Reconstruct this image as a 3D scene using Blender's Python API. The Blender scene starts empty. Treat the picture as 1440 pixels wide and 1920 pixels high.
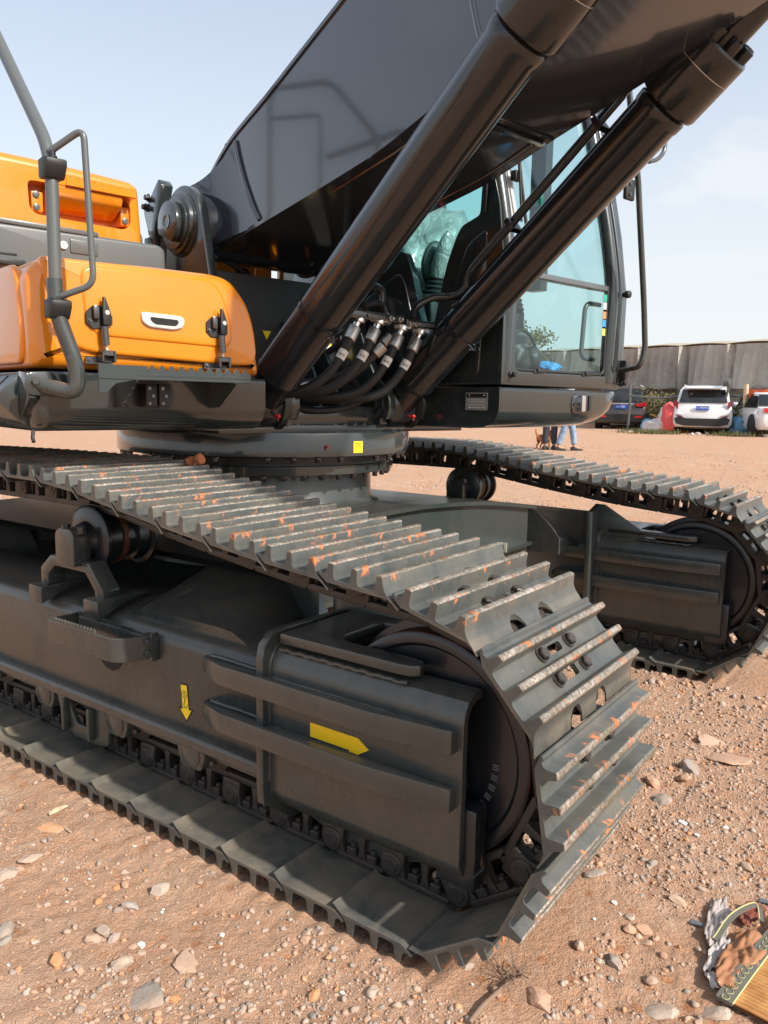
import bpy, bmesh, math, random
import numpy as np
from mathutils import Vector, Matrix, noise

random.seed(7); np.random.seed(7)
sc = bpy.context.scene
COL = sc.collection
PI = math.pi
R_ = math.radians

# ------------------------------------------------------------------ camera
cam_d = bpy.data.cameras.new('camera'); cam = bpy.data.objects.new('camera', cam_d); COL.objects.link(cam)
cam_d.sensor_fit = 'HORIZONTAL'; cam_d.sensor_width = 36.0
cam_d.lens = 1474.55 / 1440 * 36.0
cam_d.clip_start = 0.05; cam_d.clip_end = 3000
cr = Vector((0.8065773, 0.5908575, 0.0179023)); cdn = Vector((0.0964095, -0.1016084, -0.9901419)); cf = Vector((-0.5832138, 0.8003519, -0.1389192))
M = Matrix((cr, -cdn, -cf)).transposed().to_4x4(); M.translation = Vector((0.946, -1.461, 1.370))
cam.matrix_world = M
sc.camera = cam

# ------------------------------------------------------------------ light
SUN_AZ, SUN_EL = R_(-3), R_(37)     # azimuth measured from +X towards +Y
world = bpy.data.worlds.new('World'); sc.world = world; world.use_nodes = True
nt = world.node_tree; nt.nodes.clear()
sky = nt.nodes.new('ShaderNodeTexSky'); sky.sky_type = 'NISHITA'; sky.sun_disc = False
sky.sun_elevation = SUN_EL; sky.sun_rotation = PI/2 - SUN_AZ
sky.air_density = 1.1; sky.dust_density = 2.2; sky.ozone_density = 1.3; sky.altitude = 50
tc = nt.nodes.new('ShaderNodeTexCoord'); mp = nt.nodes.new('ShaderNodeMapping'); mp.inputs['Scale'].default_value = (1.0, 1.0, 3.2)
nz = nt.nodes.new('ShaderNodeTexNoise'); nz.inputs['Scale'].default_value = 1.7; nz.inputs['Detail'].default_value = 7; nz.inputs['Roughness'].default_value = 0.55; nz.inputs['Distortion'].default_value = 0.5
rp = nt.nodes.new('ShaderNodeValToRGB'); rp.color_ramp.elements[0].position = 0.40; rp.color_ramp.elements[1].position = 0.64
mul = nt.nodes.new('ShaderNodeMath'); mul.operation = 'MULTIPLY'; mul.inputs[1].default_value = 0.85
mx = nt.nodes.new('ShaderNodeMixRGB'); mx.inputs['Color2'].default_value = (4.35, 4.50, 4.62, 1)
bg = nt.nodes.new('ShaderNodeBackground'); bg.inputs['Strength'].default_value = 0.14
wo = nt.nodes.new('ShaderNodeOutputWorld')
L = nt.links.new
L(tc.outputs['Generated'], mp.inputs['Vector']); L(mp.outputs['Vector'], nz.inputs['Vector']); L(nz.outputs['Fac'], rp.inputs['Fac'])
sx = nt.nodes.new('ShaderNodeSeparateXYZ'); L(tc.outputs['Generated'], sx.inputs[0])
hz = nt.nodes.new('ShaderNodeMapRange'); hz.interpolation_type = 'SMOOTHSTEP'; hz.inputs['From Min'].default_value = -0.02; hz.inputs['From Max'].default_value = 0.55; hz.inputs['To Min'].default_value = 0.92; hz.inputs['To Max'].default_value = 0.38; L(sx.outputs['Z'], hz.inputs['Value'])
mxx = nt.nodes.new('ShaderNodeMath'); mxx.operation = 'MAXIMUM'
L(rp.outputs['Color'], mul.inputs[0]); L(mul.outputs[0], mxx.inputs[0]); L(hz.outputs['Result'], mxx.inputs[1]); L(mxx.outputs[0], mx.inputs['Fac']); L(sky.outputs['Color'], mx.inputs['Color1']); L(mx.outputs['Color'], bg.inputs['Color']); L(bg.outputs['Background'], wo.inputs['Surface'])
sd = bpy.data.lights.new('sun', 'SUN'); sd.energy = 3.6; sd.angle = R_(1.0); sd.color = (1.0, 0.95, 0.88)
sun = bpy.data.objects.new('sun', sd); COL.objects.link(sun)
sdir = Vector((math.cos(SUN_EL)*math.cos(SUN_AZ), math.cos(SUN_EL)*math.sin(SUN_AZ), math.sin(SUN_EL)))
sun.rotation_euler = sdir.to_track_quat('Z', 'Y').to_euler()
sc.view_settings.view_transform = 'Standard'; sc.view_settings.look = 'None'
sc.view_settings.exposure = 0.60; sc.view_settings.gamma = 1.0; sc.view_settings.use_curve_mapping = False
sc.render.engine = 'CYCLES'
sc.cycles.max_bounces = 8; sc.cycles.transparent_max_bounces = 12; sc.cycles.caustics_reflective = False; sc.cycles.caustics_refractive = False
try:
    sc.cycles.use_denoising = True; sc.cycles.denoiser = 'OPENIMAGEDENOISE'
except Exception: pass

# ------------------------------------------------------------------ materials
MATS = {}
def mat(name, base, rough=0.5, metal=0.0, coat=0.0, coat_rough=0.05, spec=0.5, build=None):
    m = bpy.data.materials.new(name); m.use_nodes = True
    b = m.node_tree.nodes['Principled BSDF']
    b.inputs['Base Color'].default_value = (*base, 1); b.inputs['Roughness'].default_value = rough
    b.inputs['Metallic'].default_value = metal; b.inputs['Coat Weight'].default_value = coat; b.inputs['Coat Roughness'].default_value = coat_rough
    b.inputs['Specular IOR Level'].default_value = spec
    if build: build(m.node_tree, b)
    MATS[name] = m
    return m
def N(t, kind, **kw):
    n = t.nodes.new(kind)
    for k, v in kw.items():
        if k in n.inputs: n.inputs[k].default_value = v
        else: setattr(n, k, v)
    return n
def coord(t, scale=1.0, world=False):
    if world:
        c = t.nodes.new('ShaderNodeNewGeometry'); out = c.outputs['Position']
    else:
        c = t.nodes.new('ShaderNodeTexCoord'); out = c.outputs['Object']
    return out
def noise_n(t, src, scale, detail=4, rough=0.55, dist=0.0):
    n = N(t, 'ShaderNodeTexNoise'); n.inputs['Scale'].default_value = scale; n.inputs['Detail'].default_value = detail
    n.inputs['Roughness'].default_value = rough; n.inputs['Distortion'].default_value = dist
    t.links.new(src, n.inputs['Vector']); return n.outputs['Fac']
def ramp(t, src, p0, p1, c0=(0,0,0,1), c1=(1,1,1,1)):
    r = N(t, 'ShaderNodeValToRGB'); e = r.color_ramp.elements
    e[0].position = p0; e[1].position = p1; e[0].color = c0; e[1].color = c1
    t.links.new(src, r.inputs['Fac']); return r.outputs['Color']
def mixc(t, fac, a, b, mode='MIX'):
    m = N(t, 'ShaderNodeMixRGB'); m.blend_type = mode
    for s, i in ((fac, 'Fac'), (a, 'Color1'), (b, 'Color2')):
        if hasattr(s, 'links') or hasattr(s, 'is_linked'): t.links.new(s, m.inputs[i])
        elif i == 'Fac': m.inputs[i].default_value = s
        else: m.inputs[i].default_value = (*s, 1) if len(s) == 3 else s
    return m.outputs['Color']
def math_n(t, op, a, b=None):
    m = N(t, 'ShaderNodeMath'); m.operation = op
    for s, i in ((a, 0), (b, 1)):
        if s is None: continue
        if hasattr(s, 'is_linked'): t.links.new(s, m.inputs[i])
        else: m.inputs[i].default_value = s
    return m.outputs[0]
def bump(t, b, h, strength=0.3, dist=0.002):
    n = N(t, 'ShaderNodeBump'); n.inputs['Strength'].default_value = strength; n.inputs['Distance'].default_value = dist
    t.links.new(h, n.inputs['Height']); t.links.new(n.outputs['Normal'], b.inputs['Normal']); return n

def paint_build(dust=0.25, base=(0.03,0.037,0.036), dustc=(0.16,0.115,0.085), r0=0.28, r1=0.6, up=0.5, orange=0.06):
    def f(t, b):
        P = coord(t, world=True)
        n1 = noise_n(t, P, 2.3, 6, 0.62, 0.6); n2 = noise_n(t, P, 26, 5, 0.65)
        g = t.nodes.new('ShaderNodeNewGeometry'); sep = N(t, 'ShaderNodeSeparateXYZ'); t.links.new(g.outputs['Normal'], sep.inputs[0])
        upf = math_n(t, 'MULTIPLY', math_n(t, 'MAXIMUM', sep.outputs['Z'], 0.0), up)
        m = math_n(t, 'MULTIPLY', math_n(t, 'ADD', ramp(t, n1, 0.38, 0.72), upf), math_n(t, 'ADD', ramp(t, n2, 0.2, 0.8), 0.25))
        n4 = noise_n(t, P, 120, 3, 0.7); sm = N(t, 'ShaderNodeMapping'); sm.inputs['Scale'].default_value = (9, 9, 1.2); t.links.new(P, sm.inputs['Vector']); n5 = noise_n(t, sm.outputs[0], 1.6, 5, 0.7)
        m = math_n(t, 'ADD', m, math_n(t, 'MULTIPLY', ramp(t, n5, 0.50, 0.75), 0.35))
        m = math_n(t, 'ADD', m, math_n(t, 'MULTIPLY', ramp(t, n4, 0.58, 0.72), 0.35))
        m = math_n(t, 'MINIMUM', math_n(t, 'MULTIPLY', m, dust), 0.8)
        c = mixc(t, m, base, dustc)
        t.links.new(c, b.inputs['Base Color'])
        rr = N(t, 'ShaderNodeMapRange'); rr.inputs['To Min'].default_value = r0; rr.inputs['To Max'].default_value = r1
        t.links.new(m, rr.inputs['Value']); t.links.new(rr.outputs['Result'], b.inputs['Roughness'])
        n3 = noise_n(t, P, 14, 2, 0.4)
        bump(t, b, n3, orange, 0.01)
    return f
mat('frame_paint', (0.04,0.045,0.043), coat=0.45, coat_rough=0.22, build=paint_build(0.40, (0.030,0.040,0.040), dustc=(0.155,0.130,0.105), r0=0.24, r1=0.62, up=0.9))
mat('carbody_paint', (0.03,0.037,0.036), coat=0.35, coat_rough=0.15, build=paint_build(0.20, (0.030,0.042,0.040), r0=0.30, r1=0.6))
mat('gloss_paint', (0.03,0.035,0.036), coat=0.8, coat_rough=0.04, build=paint_build(0.07, (0.024,0.033,0.034), r0=0.2, r1=0.45, up=0.2, orange=0.04))
mat('boom_paint', (0.035,0.038,0.044), coat=1.0, coat_rough=0.06, spec=0.7, build=paint_build(0.06, (0.030,0.039,0.054), r0=0.14, r1=0.35, up=0.2, orange=0.04))
mat('cylinder_paint', (0.02,0.022,0.024), coat=0.55, coat_rough=0.03, spec=0.35, build=paint_build(0.05, (0.014,0.017,0.020), r0=0.22, r1=0.3, up=0.1, orange=0.025))
mat('idler_paint', (0.008,0.012,0.016), rough=0.38, coat=0.3, build=paint_build(0.16, (0.010,0.014,0.019), dustc=(0.09,0.07,0.06), r0=0.32, r1=0.6, up=0.3, orange=0.15))
mat('link_paint', (0.03,0.03,0.03), build=paint_build(0.35, (0.022,0.023,0.023), dustc=(0.13,0.085,0.06), r0=0.4, r1=0.75, up=0.8, orange=0.5))
mat('black_paint', (0.012,0.012,0.013), rough=0.4, coat=0.2)
mat('black_plastic', (0.018,0.018,0.018), rough=0.5)
mat('dark_void', (0.006,0.006,0.007), rough=0.7)
mat('rubber', (0.016,0.016,0.016), rough=0.62)
def rust_build(t, b):
    P = coord(t, world=True); n = noise_n(t, P, 30, 6, 0.7)
    c = mixc(t, ramp(t, n, 0.35, 0.65), (0.045,0.028,0.020), (0.16,0.062,0.028)); t.links.new(c, b.inputs['Base Color']); bump(t, b, n, 0.5, 0.002)
mat('rail_steel', (0.08,0.04,0.03), rough=0.55, metal=0.3, build=rust_build)
def orange_build(t, b):
    P = coord(t, world=True); n = noise_n(t, P, 5, 4, 0.5)
    t.links.new(mixc(t, ramp(t, n, 0.3, 0.8), (0.76,0.245,0.008), (0.70,0.215,0.006)), b.inputs['Base Color'])
    n3 = noise_n(t, P, 9, 2, 0.4); bump(t, b, n3, 0.04, 0.01)
mat('orange_paint', (0.85,0.28,0.012), rough=0.26, coat=0.9, coat_rough=0.04, build=orange_build)
mat('grey_plastic', (0.10,0.11,0.11), rough=0.38, coat=0.2, coat_rough=0.2)
mat('chrome', (0.75,0.75,0.76), rough=0.18, metal=1.0)
mat('dark_chrome', (0.14,0.14,0.15), rough=0.22, metal=0.9)
mat('ferrule_steel', (0.45,0.44,0.42), rough=0.35, metal=0.85)
mat('silver_plastic', (0.62,0.62,0.60), rough=0.35, coat=0.3)
mat('white_label', (0.75,0.75,0.72), rough=0.5)
mat('cream_label', (0.72,0.70,0.50), rough=0.6)
mat('print_black', (0.015,0.015,0.015), rough=0.5)
mat('print_grey', (0.30,0.30,0.29), rough=0.5)
mat('yellow_decal', (0.93,0.70,0.02), rough=0.4)
mat('arrow_orange', (0.95,0.62,0.012), rough=0.4)
mat('red_cap', (0.65,0.02,0.02), rough=0.4)
mat('green_label', (0.02,0.38,0.25), rough=0.5); mat('blue_label', (0.05,0.30,0.65), rough=0.5); mat('orange_label', (0.75,0.25,0.12), rough=0.5); mat('lime_label', (0.55,0.55,0.10), rough=0.5)
mat('white_paint', (0.78,0.78,0.77), rough=0.25, coat=0.8)
mat('brown_paint', (0.055,0.038,0.032), rough=0.25, coat=0.9)
mat('car_glass', (0.012,0.014,0.016), rough=0.06, coat=0.5)
mat('tail_red', (0.45,0.01,0.015), rough=0.15, coat=0.8)
mat('tail_dark', (0.22,0.02,0.04), rough=0.15, coat=0.8)
mat('plate_blue', (0.02,0.10,0.55), rough=0.4)
mat('tyre', (0.02,0.02,0.02), rough=0.8)
mat('alloy', (0.35,0.35,0.36), rough=0.3, metal=0.8)

def glass_build(tint, gloss=0.12):
    m = bpy.data.materials.new('cab_glass'); m.use_nodes = True; t = m.node_tree; t.nodes.clear()
    o = N(t, 'ShaderNodeOutputMaterial'); mxs = N(t, 'ShaderNodeMixShader'); tr = N(t, 'ShaderNodeBsdfTransparent'); gl = N(t, 'ShaderNodeBsdfGlossy')
    tr.inputs['Color'].default_value = (*tint, 1); gl.inputs['Roughness'].default_value = 0.01
    lw = N(t, 'ShaderNodeLayerWeight'); lw.inputs['Blend'].default_value = 0.5
    fr = math_n(t, 'ADD', math_n(t, 'MULTIPLY', math_n(t, 'POWER', lw.outputs['Facing'], 5.0), 0.9), 0.05)
    t.links.new(fr, mxs.inputs[0]); t.links.new(tr.outputs[0], mxs.inputs[1]); t.links.new(gl.outputs[0], mxs.inputs[2]); t.links.new(mxs.outputs[0], o.inputs['Surface'])
    return m
MATS['cab_glass'] = glass_build((0.885, 0.972, 0.968))
MATS['side_glass'] = glass_build((0.72, 0.935, 0.92)); MATS['side_glass'].name = 'side_glass'

def shoe_build(t, b):
    # local frame of a shoe: x along the chain, y across, z outwards; tips at z = 0.1
    c = t.nodes.new('ShaderNodeTexCoord'); oi = t.nodes.new('ShaderNodeObjectInfo')
    off = N(t, 'ShaderNodeVectorMath'); off.operation = 'SCALE'; cmb = N(t, 'ShaderNodeCombineXYZ')
    for k in range(3): t.links.new(oi.outputs['Random'], cmb.inputs[k])
    t.links.new(cmb.outputs[0], off.inputs[0]); off.inputs['Scale'].default_value = 37.0
    ad = N(t, 'ShaderNodeVectorMath'); ad.operation = 'ADD'; t.links.new(c.outputs['Object'], ad.inputs[0]); t.links.new(off.outputs[0], ad.inputs[1])
    V = ad.outputs[0]
    sep = N(t, 'ShaderNodeSeparateXYZ'); t.links.new(c.outputs['Object'], sep.inputs[0])
    z = sep.outputs['Z']
    nf = noise_n(t, V, 95, 6, 0.72); nm = noise_n(t, V, 16, 5, 0.65, 0.4); nb = noise_n(t, V, 5.0, 3, 0.55)
    # worn tip mask
    tipz = N(t, 'ShaderNodeMapRange'); tipz.inputs['From Min'].default_value = 0.0925; tipz.inputs['From Max'].default_value = 0.1005; t.links.new(z, tipz.inputs['Value'])
    wz = math_n(t, 'ADD', tipz.outputs[0], math_n(t, 'MULTIPLY', math_n(t, 'SUBTRACT', nm, 0.5), 0.9))
    tip = ramp(t, wz, 0.42, 0.62)
    paint = mixc(t, ramp(t, nm, 0.35, 0.70), (0.056,0.063,0.061), (0.100,0.101,0.090))
    paint = mixc(t, math_n(t, 'MULTIPLY', ramp(t, nb, 0.45, 0.75), 0.38), paint, (0.19,0.16,0.11))
    inn = N(t, 'ShaderNodeMapRange'); inn.inputs['From Min'].default_value = 0.056; inn.inputs['From Max'].default_value = 0.050; t.links.new(z, inn.inputs['Value'])
    dn = math_n(t, 'MULTIPLY', inn.outputs[0], math_n(t, 'ADD', math_n(t, 'MULTIPLY', ramp(t, nb, 0.35, 0.65), 0.55), math_n(t, 'MULTIPLY', ramp(t, nm, 0.4, 0.7), 0.25)))
    paint = mixc(t, dn, paint, (0.19,0.155,0.115))
    worn = mixc(t, ramp(t, nf, 0.40, 0.58), (0.24,0.18,0.135), (0.58,0.53,0.46))
    worn = mixc(t, math_n(t, 'MULTIPLY', ramp(t, nm, 0.50, 0.66), 0.7), worn, (0.28,0.115,0.055))
    col = mixc(t, tip, paint, worn)
    worn2 = mixc(t, ramp(t, noise_n(t, V, 4.2, 4, 0.6), 0.40, 0.62), mixc(t, ramp(t, nf, 0.42, 0.62), (0.13,0.115,0.09), (0.30,0.26,0.20)), worn)
    col = mixc(t, tip, paint, worn2)
    # orange clay smears on and just below the tips
    sm = math_n(t, 'MULTIPLY', ramp(t, noise_n(t, V, 9.5, 6, 0.75, 1.4), 0.575, 0.63), ramp(t, z, 0.078, 0.090))
    col = mixc(t, sm, col, (0.62,0.20,0.065))
    wsp = math_n(t, 'MULTIPLY', ramp(t, noise_n(t, V, 210, 2, 0.5), 0.735, 0.75), math_n(t, 'MULTIPLY', inn.outputs[0], ramp(t, nb, 0.5, 0.6)))
    col = mixc(t, wsp, col, (0.7,0.7,0.68))
    # light scratches
    mpn = N(t, 'ShaderNodeMapping'); mpn.inputs['Scale'].default_value = (1.0, 0.35, 1.0); t.links.new(V, mpn.inputs['Vector'])
    sc1 = ramp(t, noise_n(t, mpn.outputs[0], 70, 3, 0.8), 0.70, 0.76)
    col = mixc(t, math_n(t, 'MULTIPLY', sc1, 0.5), col, (0.5,0.5,0.47))
    t.links.new(col, b.inputs['Base Color'])
    rr = N(t, 'ShaderNodeMapRange'); rr.inputs['To Min'].default_value = 0.42; rr.inputs['To Max'].default_value = 0.5; t.links.new(tip, rr.inputs['Value']); t.links.new(rr.outputs[0], b.inputs['Roughness'])
    mt = math_n(t, 'MULTIPLY', tip, 0.45); t.links.new(mt, b.inputs['Metallic'])
    hh = math_n(t, 'ADD', nf, math_n(t, 'MULTIPLY', nm, 1.5)); bump(t, b, hh, 0.35, 0.0025)
mat('shoe_steel', (0.12,0.125,0.11), rough=0.45, coat=0.12, coat_rough=0.3, build=shoe_build)

def soil_cols(t, P):
    n1 = noise_n(t, P, 0.55, 5, 0.6, 0.4); n2 = noise_n(t, P, 5.0, 6, 0.65, 0.3); n3 = noise_n(t, P, 45, 6, 0.7); n4 = noise_n(t, P, 160, 3, 0.6)
    c = mixc(t, ramp(t, n1, 0.35, 0.68), (0.56,0.245,0.112), (0.57,0.295,0.165))
    c = mixc(t, math_n(t, 'MULTIPLY', ramp(t, n2, 0.42, 0.72), 0.55), c, (0.50,0.335,0.235))
    c = mixc(t, math_n(t, 'MULTIPLY', ramp(t, noise_n(t, P, 3.3, 5, 0.65, 0.8), 0.50, 0.66), 0.55), c, (0.60,0.42,0.32))
    c = mixc(t, math_n(t, 'MULTIPLY', ramp(t, noise_n(t, P, 9.0, 5, 0.7, 0.5), 0.56, 0.70), 0.5), c, (0.42,0.30,0.235))
    c = mixc(t, math_n(t, 'MULTIPLY', ramp(t, noise_n(t, P, 2.1, 4, 0.6, 0.5), 0.56, 0.68), 0.6), c, (0.68,0.30,0.115))
    c = mixc(t, math_n(t, 'MULTIPLY', ramp(t, n3, 0.55, 0.75), 0.45), c, (0.74,0.53,0.37))
    c = mixc(t, math_n(t, 'MULTIPLY', ramp(t, n3, 0.45, 0.22), 0.45), c, (0.30,0.15,0.085))
    return c, n2, n3, n4
def soil_build(t, b):
    P = coord(t, world=True)
    c, n2, n3, n4 = soil_cols(t, P)
    # distant ground: straw-coloured scatter, darker damp patches
    c = mixc(t, math_n(t, 'MULTIPLY', ramp(t, n4, 0.60, 0.72), 0.5), c, (0.76,0.60,0.42))
    smp = N(t, 'ShaderNodeMapping'); smp.inputs['Scale'].default_value = (1.0, 0.55, 1.0); t.links.new(P, smp.inputs['Vector'])
    c = mixc(t, math_n(t, 'MULTIPLY', ramp(t, noise_n(t, smp.outputs[0], 1.3, 7, 0.75, 0.6), 0.50, 0.62), 0.45), c, (0.43,0.27,0.17))
    c = mixc(t, math_n(t, 'MULTIPLY', ramp(t, noise_n(t, smp.outputs[0], 7.0, 5, 0.8, 0.3), 0.56, 0.66), 0.40), c, (0.70,0.53,0.37))
    c = mixc(t, math_n(t, 'MULTIPLY', ramp(t, noise_n(t, smp.outputs[0], 11.0, 4, 0.8), 0.58, 0.66), 0.40), c, (0.30,0.19,0.12))
    v = N(t, 'ShaderNodeTexVoronoi'); v.inputs['Scale'].default_value = 14; t.links.new(P, v.inputs['Vector'])
    c = mixc(t, math_n(t, 'MULTIPLY', ramp(t, v.outputs['Distance'], 0.20, 0.08), 0.35), c, (0.62,0.45,0.33))
    t.links.new(c, b.inputs['Base Color'])
    h = math_n(t, 'ADD', math_n(t, 'MULTIPLY', n3, 1.0), math_n(t, 'MULTIPLY', n4, 0.35))
    h = math_n(t, 'ADD', h, math_n(t, 'MULTIPLY', ramp(t, v.outputs['Distance'], 0.30, 0.0), 0.35))
    bump(t, b, h, 0.9, 0.02)
mat('soil', (0.45,0.27,0.16), rough=0.95, spec=0.15, build=soil_build)
def stone_build(t, b):
    P = coord(t, world=True); oi = t.nodes.new('ShaderNodeObjectInfo')
    at = N(t, 'ShaderNodeAttribute'); at.attribute_name = 'tint'
    r = N(t, 'ShaderNodeValToRGB'); e = r.color_ramp.elements; e[0].position = 0.0; e[0].color = (0.27,0.235,0.21,1); e[1].position = 1.0; e[1].color = (0.60,0.36,0.23,1)
    for p, c in ((0.18,(0.34,0.30,0.26,1)), (0.34,(0.50,0.36,0.27,1)), (0.50,(0.46,0.39,0.33,1)), (0.66,(0.50,0.29,0.19,1)), (0.80,(0.36,0.34,0.32,1)), (0.95,(0.60,0.28,0.12,1))):
        x = e.new(p); x.color = c
    s = math_n(t, 'FRACT', math_n(t, 'ADD', oi.outputs['Random'], at.outputs['Fac'])); t.links.new(s, r.inputs['Fac'])
    n = noise_n(t, P, 60, 6, 0.7); n2 = noise_n(t, P, 14, 4, 0.6)
    c = mixc(t, math_n(t, 'ADD', math_n(t, 'MULTIPLY', ramp(t, n2, 0.45, 0.68), 0.5), 0.08), r.outputs['Color'], (0.55,0.33,0.20))
    c = mixc(t, math_n(t, 'MULTIPLY', ramp(t, n, 0.55, 0.75), 0.4), c, (0.58,0.50,0.42))
    t.links.new(c, b.inputs['Base Color']); bump(t, b, n, 0.6, 0.006)
mat('stone', (0.35,0.28,0.22), rough=0.9, spec=0.2, build=stone_build)

# ------------------------------------------------------------------ mesh helpers
class MB:
    def __init__(s): s.v = []; s.f = []; s.m = []
    def add(s, vs, fs, mi=0):
        o = len(s.v); s.v += [tuple(x) for x in vs]; s.f += [tuple(i+o for i in f) for f in fs]; s.m += [mi]*len(fs); return s
    def box(s, lo, hi, fn=None, mi=0):
        x0,y0,z0 = lo; x1,y1,z1 = hi
        vs = [(x0,y0,z0),(x1,y0,z0),(x1,y1,z0),(x0,y1,z0),(x0,y0,z1),(x1,y0,z1),(x1,y1,z1),(x0,y1,z1)]
        if fn: vs = [fn(*v) for v in vs]
        return s.add(vs, [(0,3,2,1),(4,5,6,7),(0,1,5,4),(1,2,6,5),(2,3,7,6),(3,0,4,7)], mi)
    def prism(s, poly, w0, w1, fn, mi=0):
        """poly: 2-D outline, fn(u, v, w) -> point"""
        n = len(poly)
        vs = [fn(u,v,w0) for u,v in poly] + [fn(u,v,w1) for u,v in poly]
        fs = [tuple(range(n))[::-1], tuple(range(n, 2*n))] + [(i, (i+1)%n, n+(i+1)%n, n+i) for i in range(n)]
        return s.add(vs, fs, mi)
    def rings(s, rings, cap0=True, cap1=True, closed=True, mi=0):
        n = len(rings[0]); vs = [p for r in rings for p in r]; fs = []
        for k in range(len(rings)-1):
            for i in range(n if closed else n-1):
                j = (i+1) % n; fs.append((k*n+i, k*n+j, (k+1)*n+j, (k+1)*n+i))
        if cap0: fs.append(tuple(range(n))[::-1])
        if cap1: fs.append(tuple(range((len(rings)-1)*n, len(rings)*n)))
        return s.add(vs, fs, mi)
    def cyl(s, p0, p1, r0, r1=None, n=24, mi=0):
        return s.tube([p0, p1], [r0, r0 if r1 is None else r1], n, mi=mi)
    def lathe(s, p0, axis, prof, n=32, mi=0, cap=True):
        """prof: [(t along axis, radius)]"""
        a = Vector(axis).normalized(); p0 = Vector(p0)
        u = a.orthogonal().normalized(); w = a.cross(u)
        rs = [[p0 + a*t + (u*math.cos(2*PI*i/n) + w*math.sin(2*PI*i/n))*max(r, 1e-4) for i in range(n)] for t, r in prof]
        return s.rings(rs, cap, cap, mi=mi)
    def tube(s, pts, r, n=12, mi=0, cap=True):
        pts = [Vector(p) for p in pts]; m = len(pts)
        rs = r if isinstance(r, (list, tuple)) else [r]*m
        u = None; rings = []
        for k in range(m):
            d = (pts[min(k+1,m-1)] - pts[max(k-1,0)]).normalized()
            if u is None: u = d.orthogonal().normalized()
            u = (u - d*u.dot(d)).normalized(); w = d.cross(u)
            rings.append([pts[k] + (u*math.cos(2*PI*i/n) + w*math.sin(2*PI*i/n))*rs[k] for i in range(n)])
        return s.rings(rings, cap, cap, mi=mi)
    def hexbolt(s, p, axis, r, h, mi=0, washer=True):
        if washer: s.lathe(p, axis, [(0, r*1.35), (h*0.18, r*1.35)], 20, mi)
        return s.lathe(Vector(p) + Vector(axis).normalized()*(h*0.18 if washer else 0), axis, [(0, r), (h*0.75, r), (h*0.85, r*0.88)], 6, mi)

def bez(pts, r=0.03, seg=6):
    """polyline with rounded corners of radius r"""
    P = [Vector(p) for p in pts]; out = [P[0]]
    for i in range(1, len(P)-1):
        a, b, c = P[i-1], P[i], P[i+1]
        rr = min(r, (a-b).length*0.49, (c-b).length*0.49)
        p0 = b + (a-b).normalized()*rr; p1 = b + (c-b).normalized()*rr
        for k in range(seg+1):
            t = k/seg; out.append(p0*(1-t)**2 + b*2*t*(1-t) + p1*t*t)
    out.append(P[-1]); return out
def catmull(pts, seg=8):
    P = [Vector(p) for p in pts]; P = [P[0]*2-P[1]] + P + [P[-1]*2-P[-2]]; out = []
    for i in range(1, len(P)-2):
        for k in range(seg):
            t = k/seg; a,b,c,d = P[i-1],P[i],P[i+1],P[i+2]
            out.append(0.5*((2*b)+(c-a)*t+(2*a-5*b+4*c-d)*t*t+(3*b-a-3*c+d)*t**3))
    out.append(P[-2]); return out
def round_poly(poly, r, seg=4):
    """round the corners of a 2-D polygon; r float or list"""
    n = len(poly); out = []
    for i in range(n):
        a = Vector(poly[i-1]); b = Vector(poly[i]); c = Vector(poly[(i+1)%n])
        ri = r[i] if isinstance(r, (list, tuple)) else r
        ri = min(ri, (a-b).length*0.48, (c-b).length*0.48)
        if ri < 1e-5: out.append(tuple(b)); continue
        p0 = b + (a-b).normalized()*ri; p1 = b + (c-b).normalized()*ri
        for k in range(seg+1):
            t = k/seg; q = p0*(1-t)**2 + b*2*t*(1-t) + p1*t*t; out.append((q.x, q.y))
    return out
def inset(poly, d):
    n = len(poly); out = []
    area = sum(poly[i-1][0]*poly[i][1]-poly[i][0]*poly[i-1][1] for i in range(n)); sg = 1 if area > 0 else -1
    for i in range(n):
        a = Vector(poly[i-1]); b = Vector(poly[i]); c = Vector(poly[(i+1)%n])
        e0 = (b-a).normalized(); e1 = (c-b).normalized()
        n0 = Vector((-e0.y, e0.x))*sg; n1 = Vector((-e1.y, e1.x))*sg
        m = (n0+n1)
        if m.length < 1e-6: m = n0
        m.normalize(); k = d/max(0.35, m.dot(n0)); q = b + m*k; out.append((q.x, q.y))
    return out
def pillow(mb, poly, w_back, w_front, r, fn, seg=5, mi=0):
    """outline extruded from w_back to w_front with a rounded front edge of radius r"""
    sgn = 1 if w_front > w_back else -1; rings = [[fn(u,v,w_back) for u,v in poly]]
    for k in range(seg+1):
        t = k/seg*PI/2; pp = inset(poly, r*(1-math.cos(t))) if k else poly
        rings.append([fn(u,v,w_front - sgn*r*(1-math.sin(t))) for u,v in pp])
    mb.rings(rings, True, True, mi=mi); return mb

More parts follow.
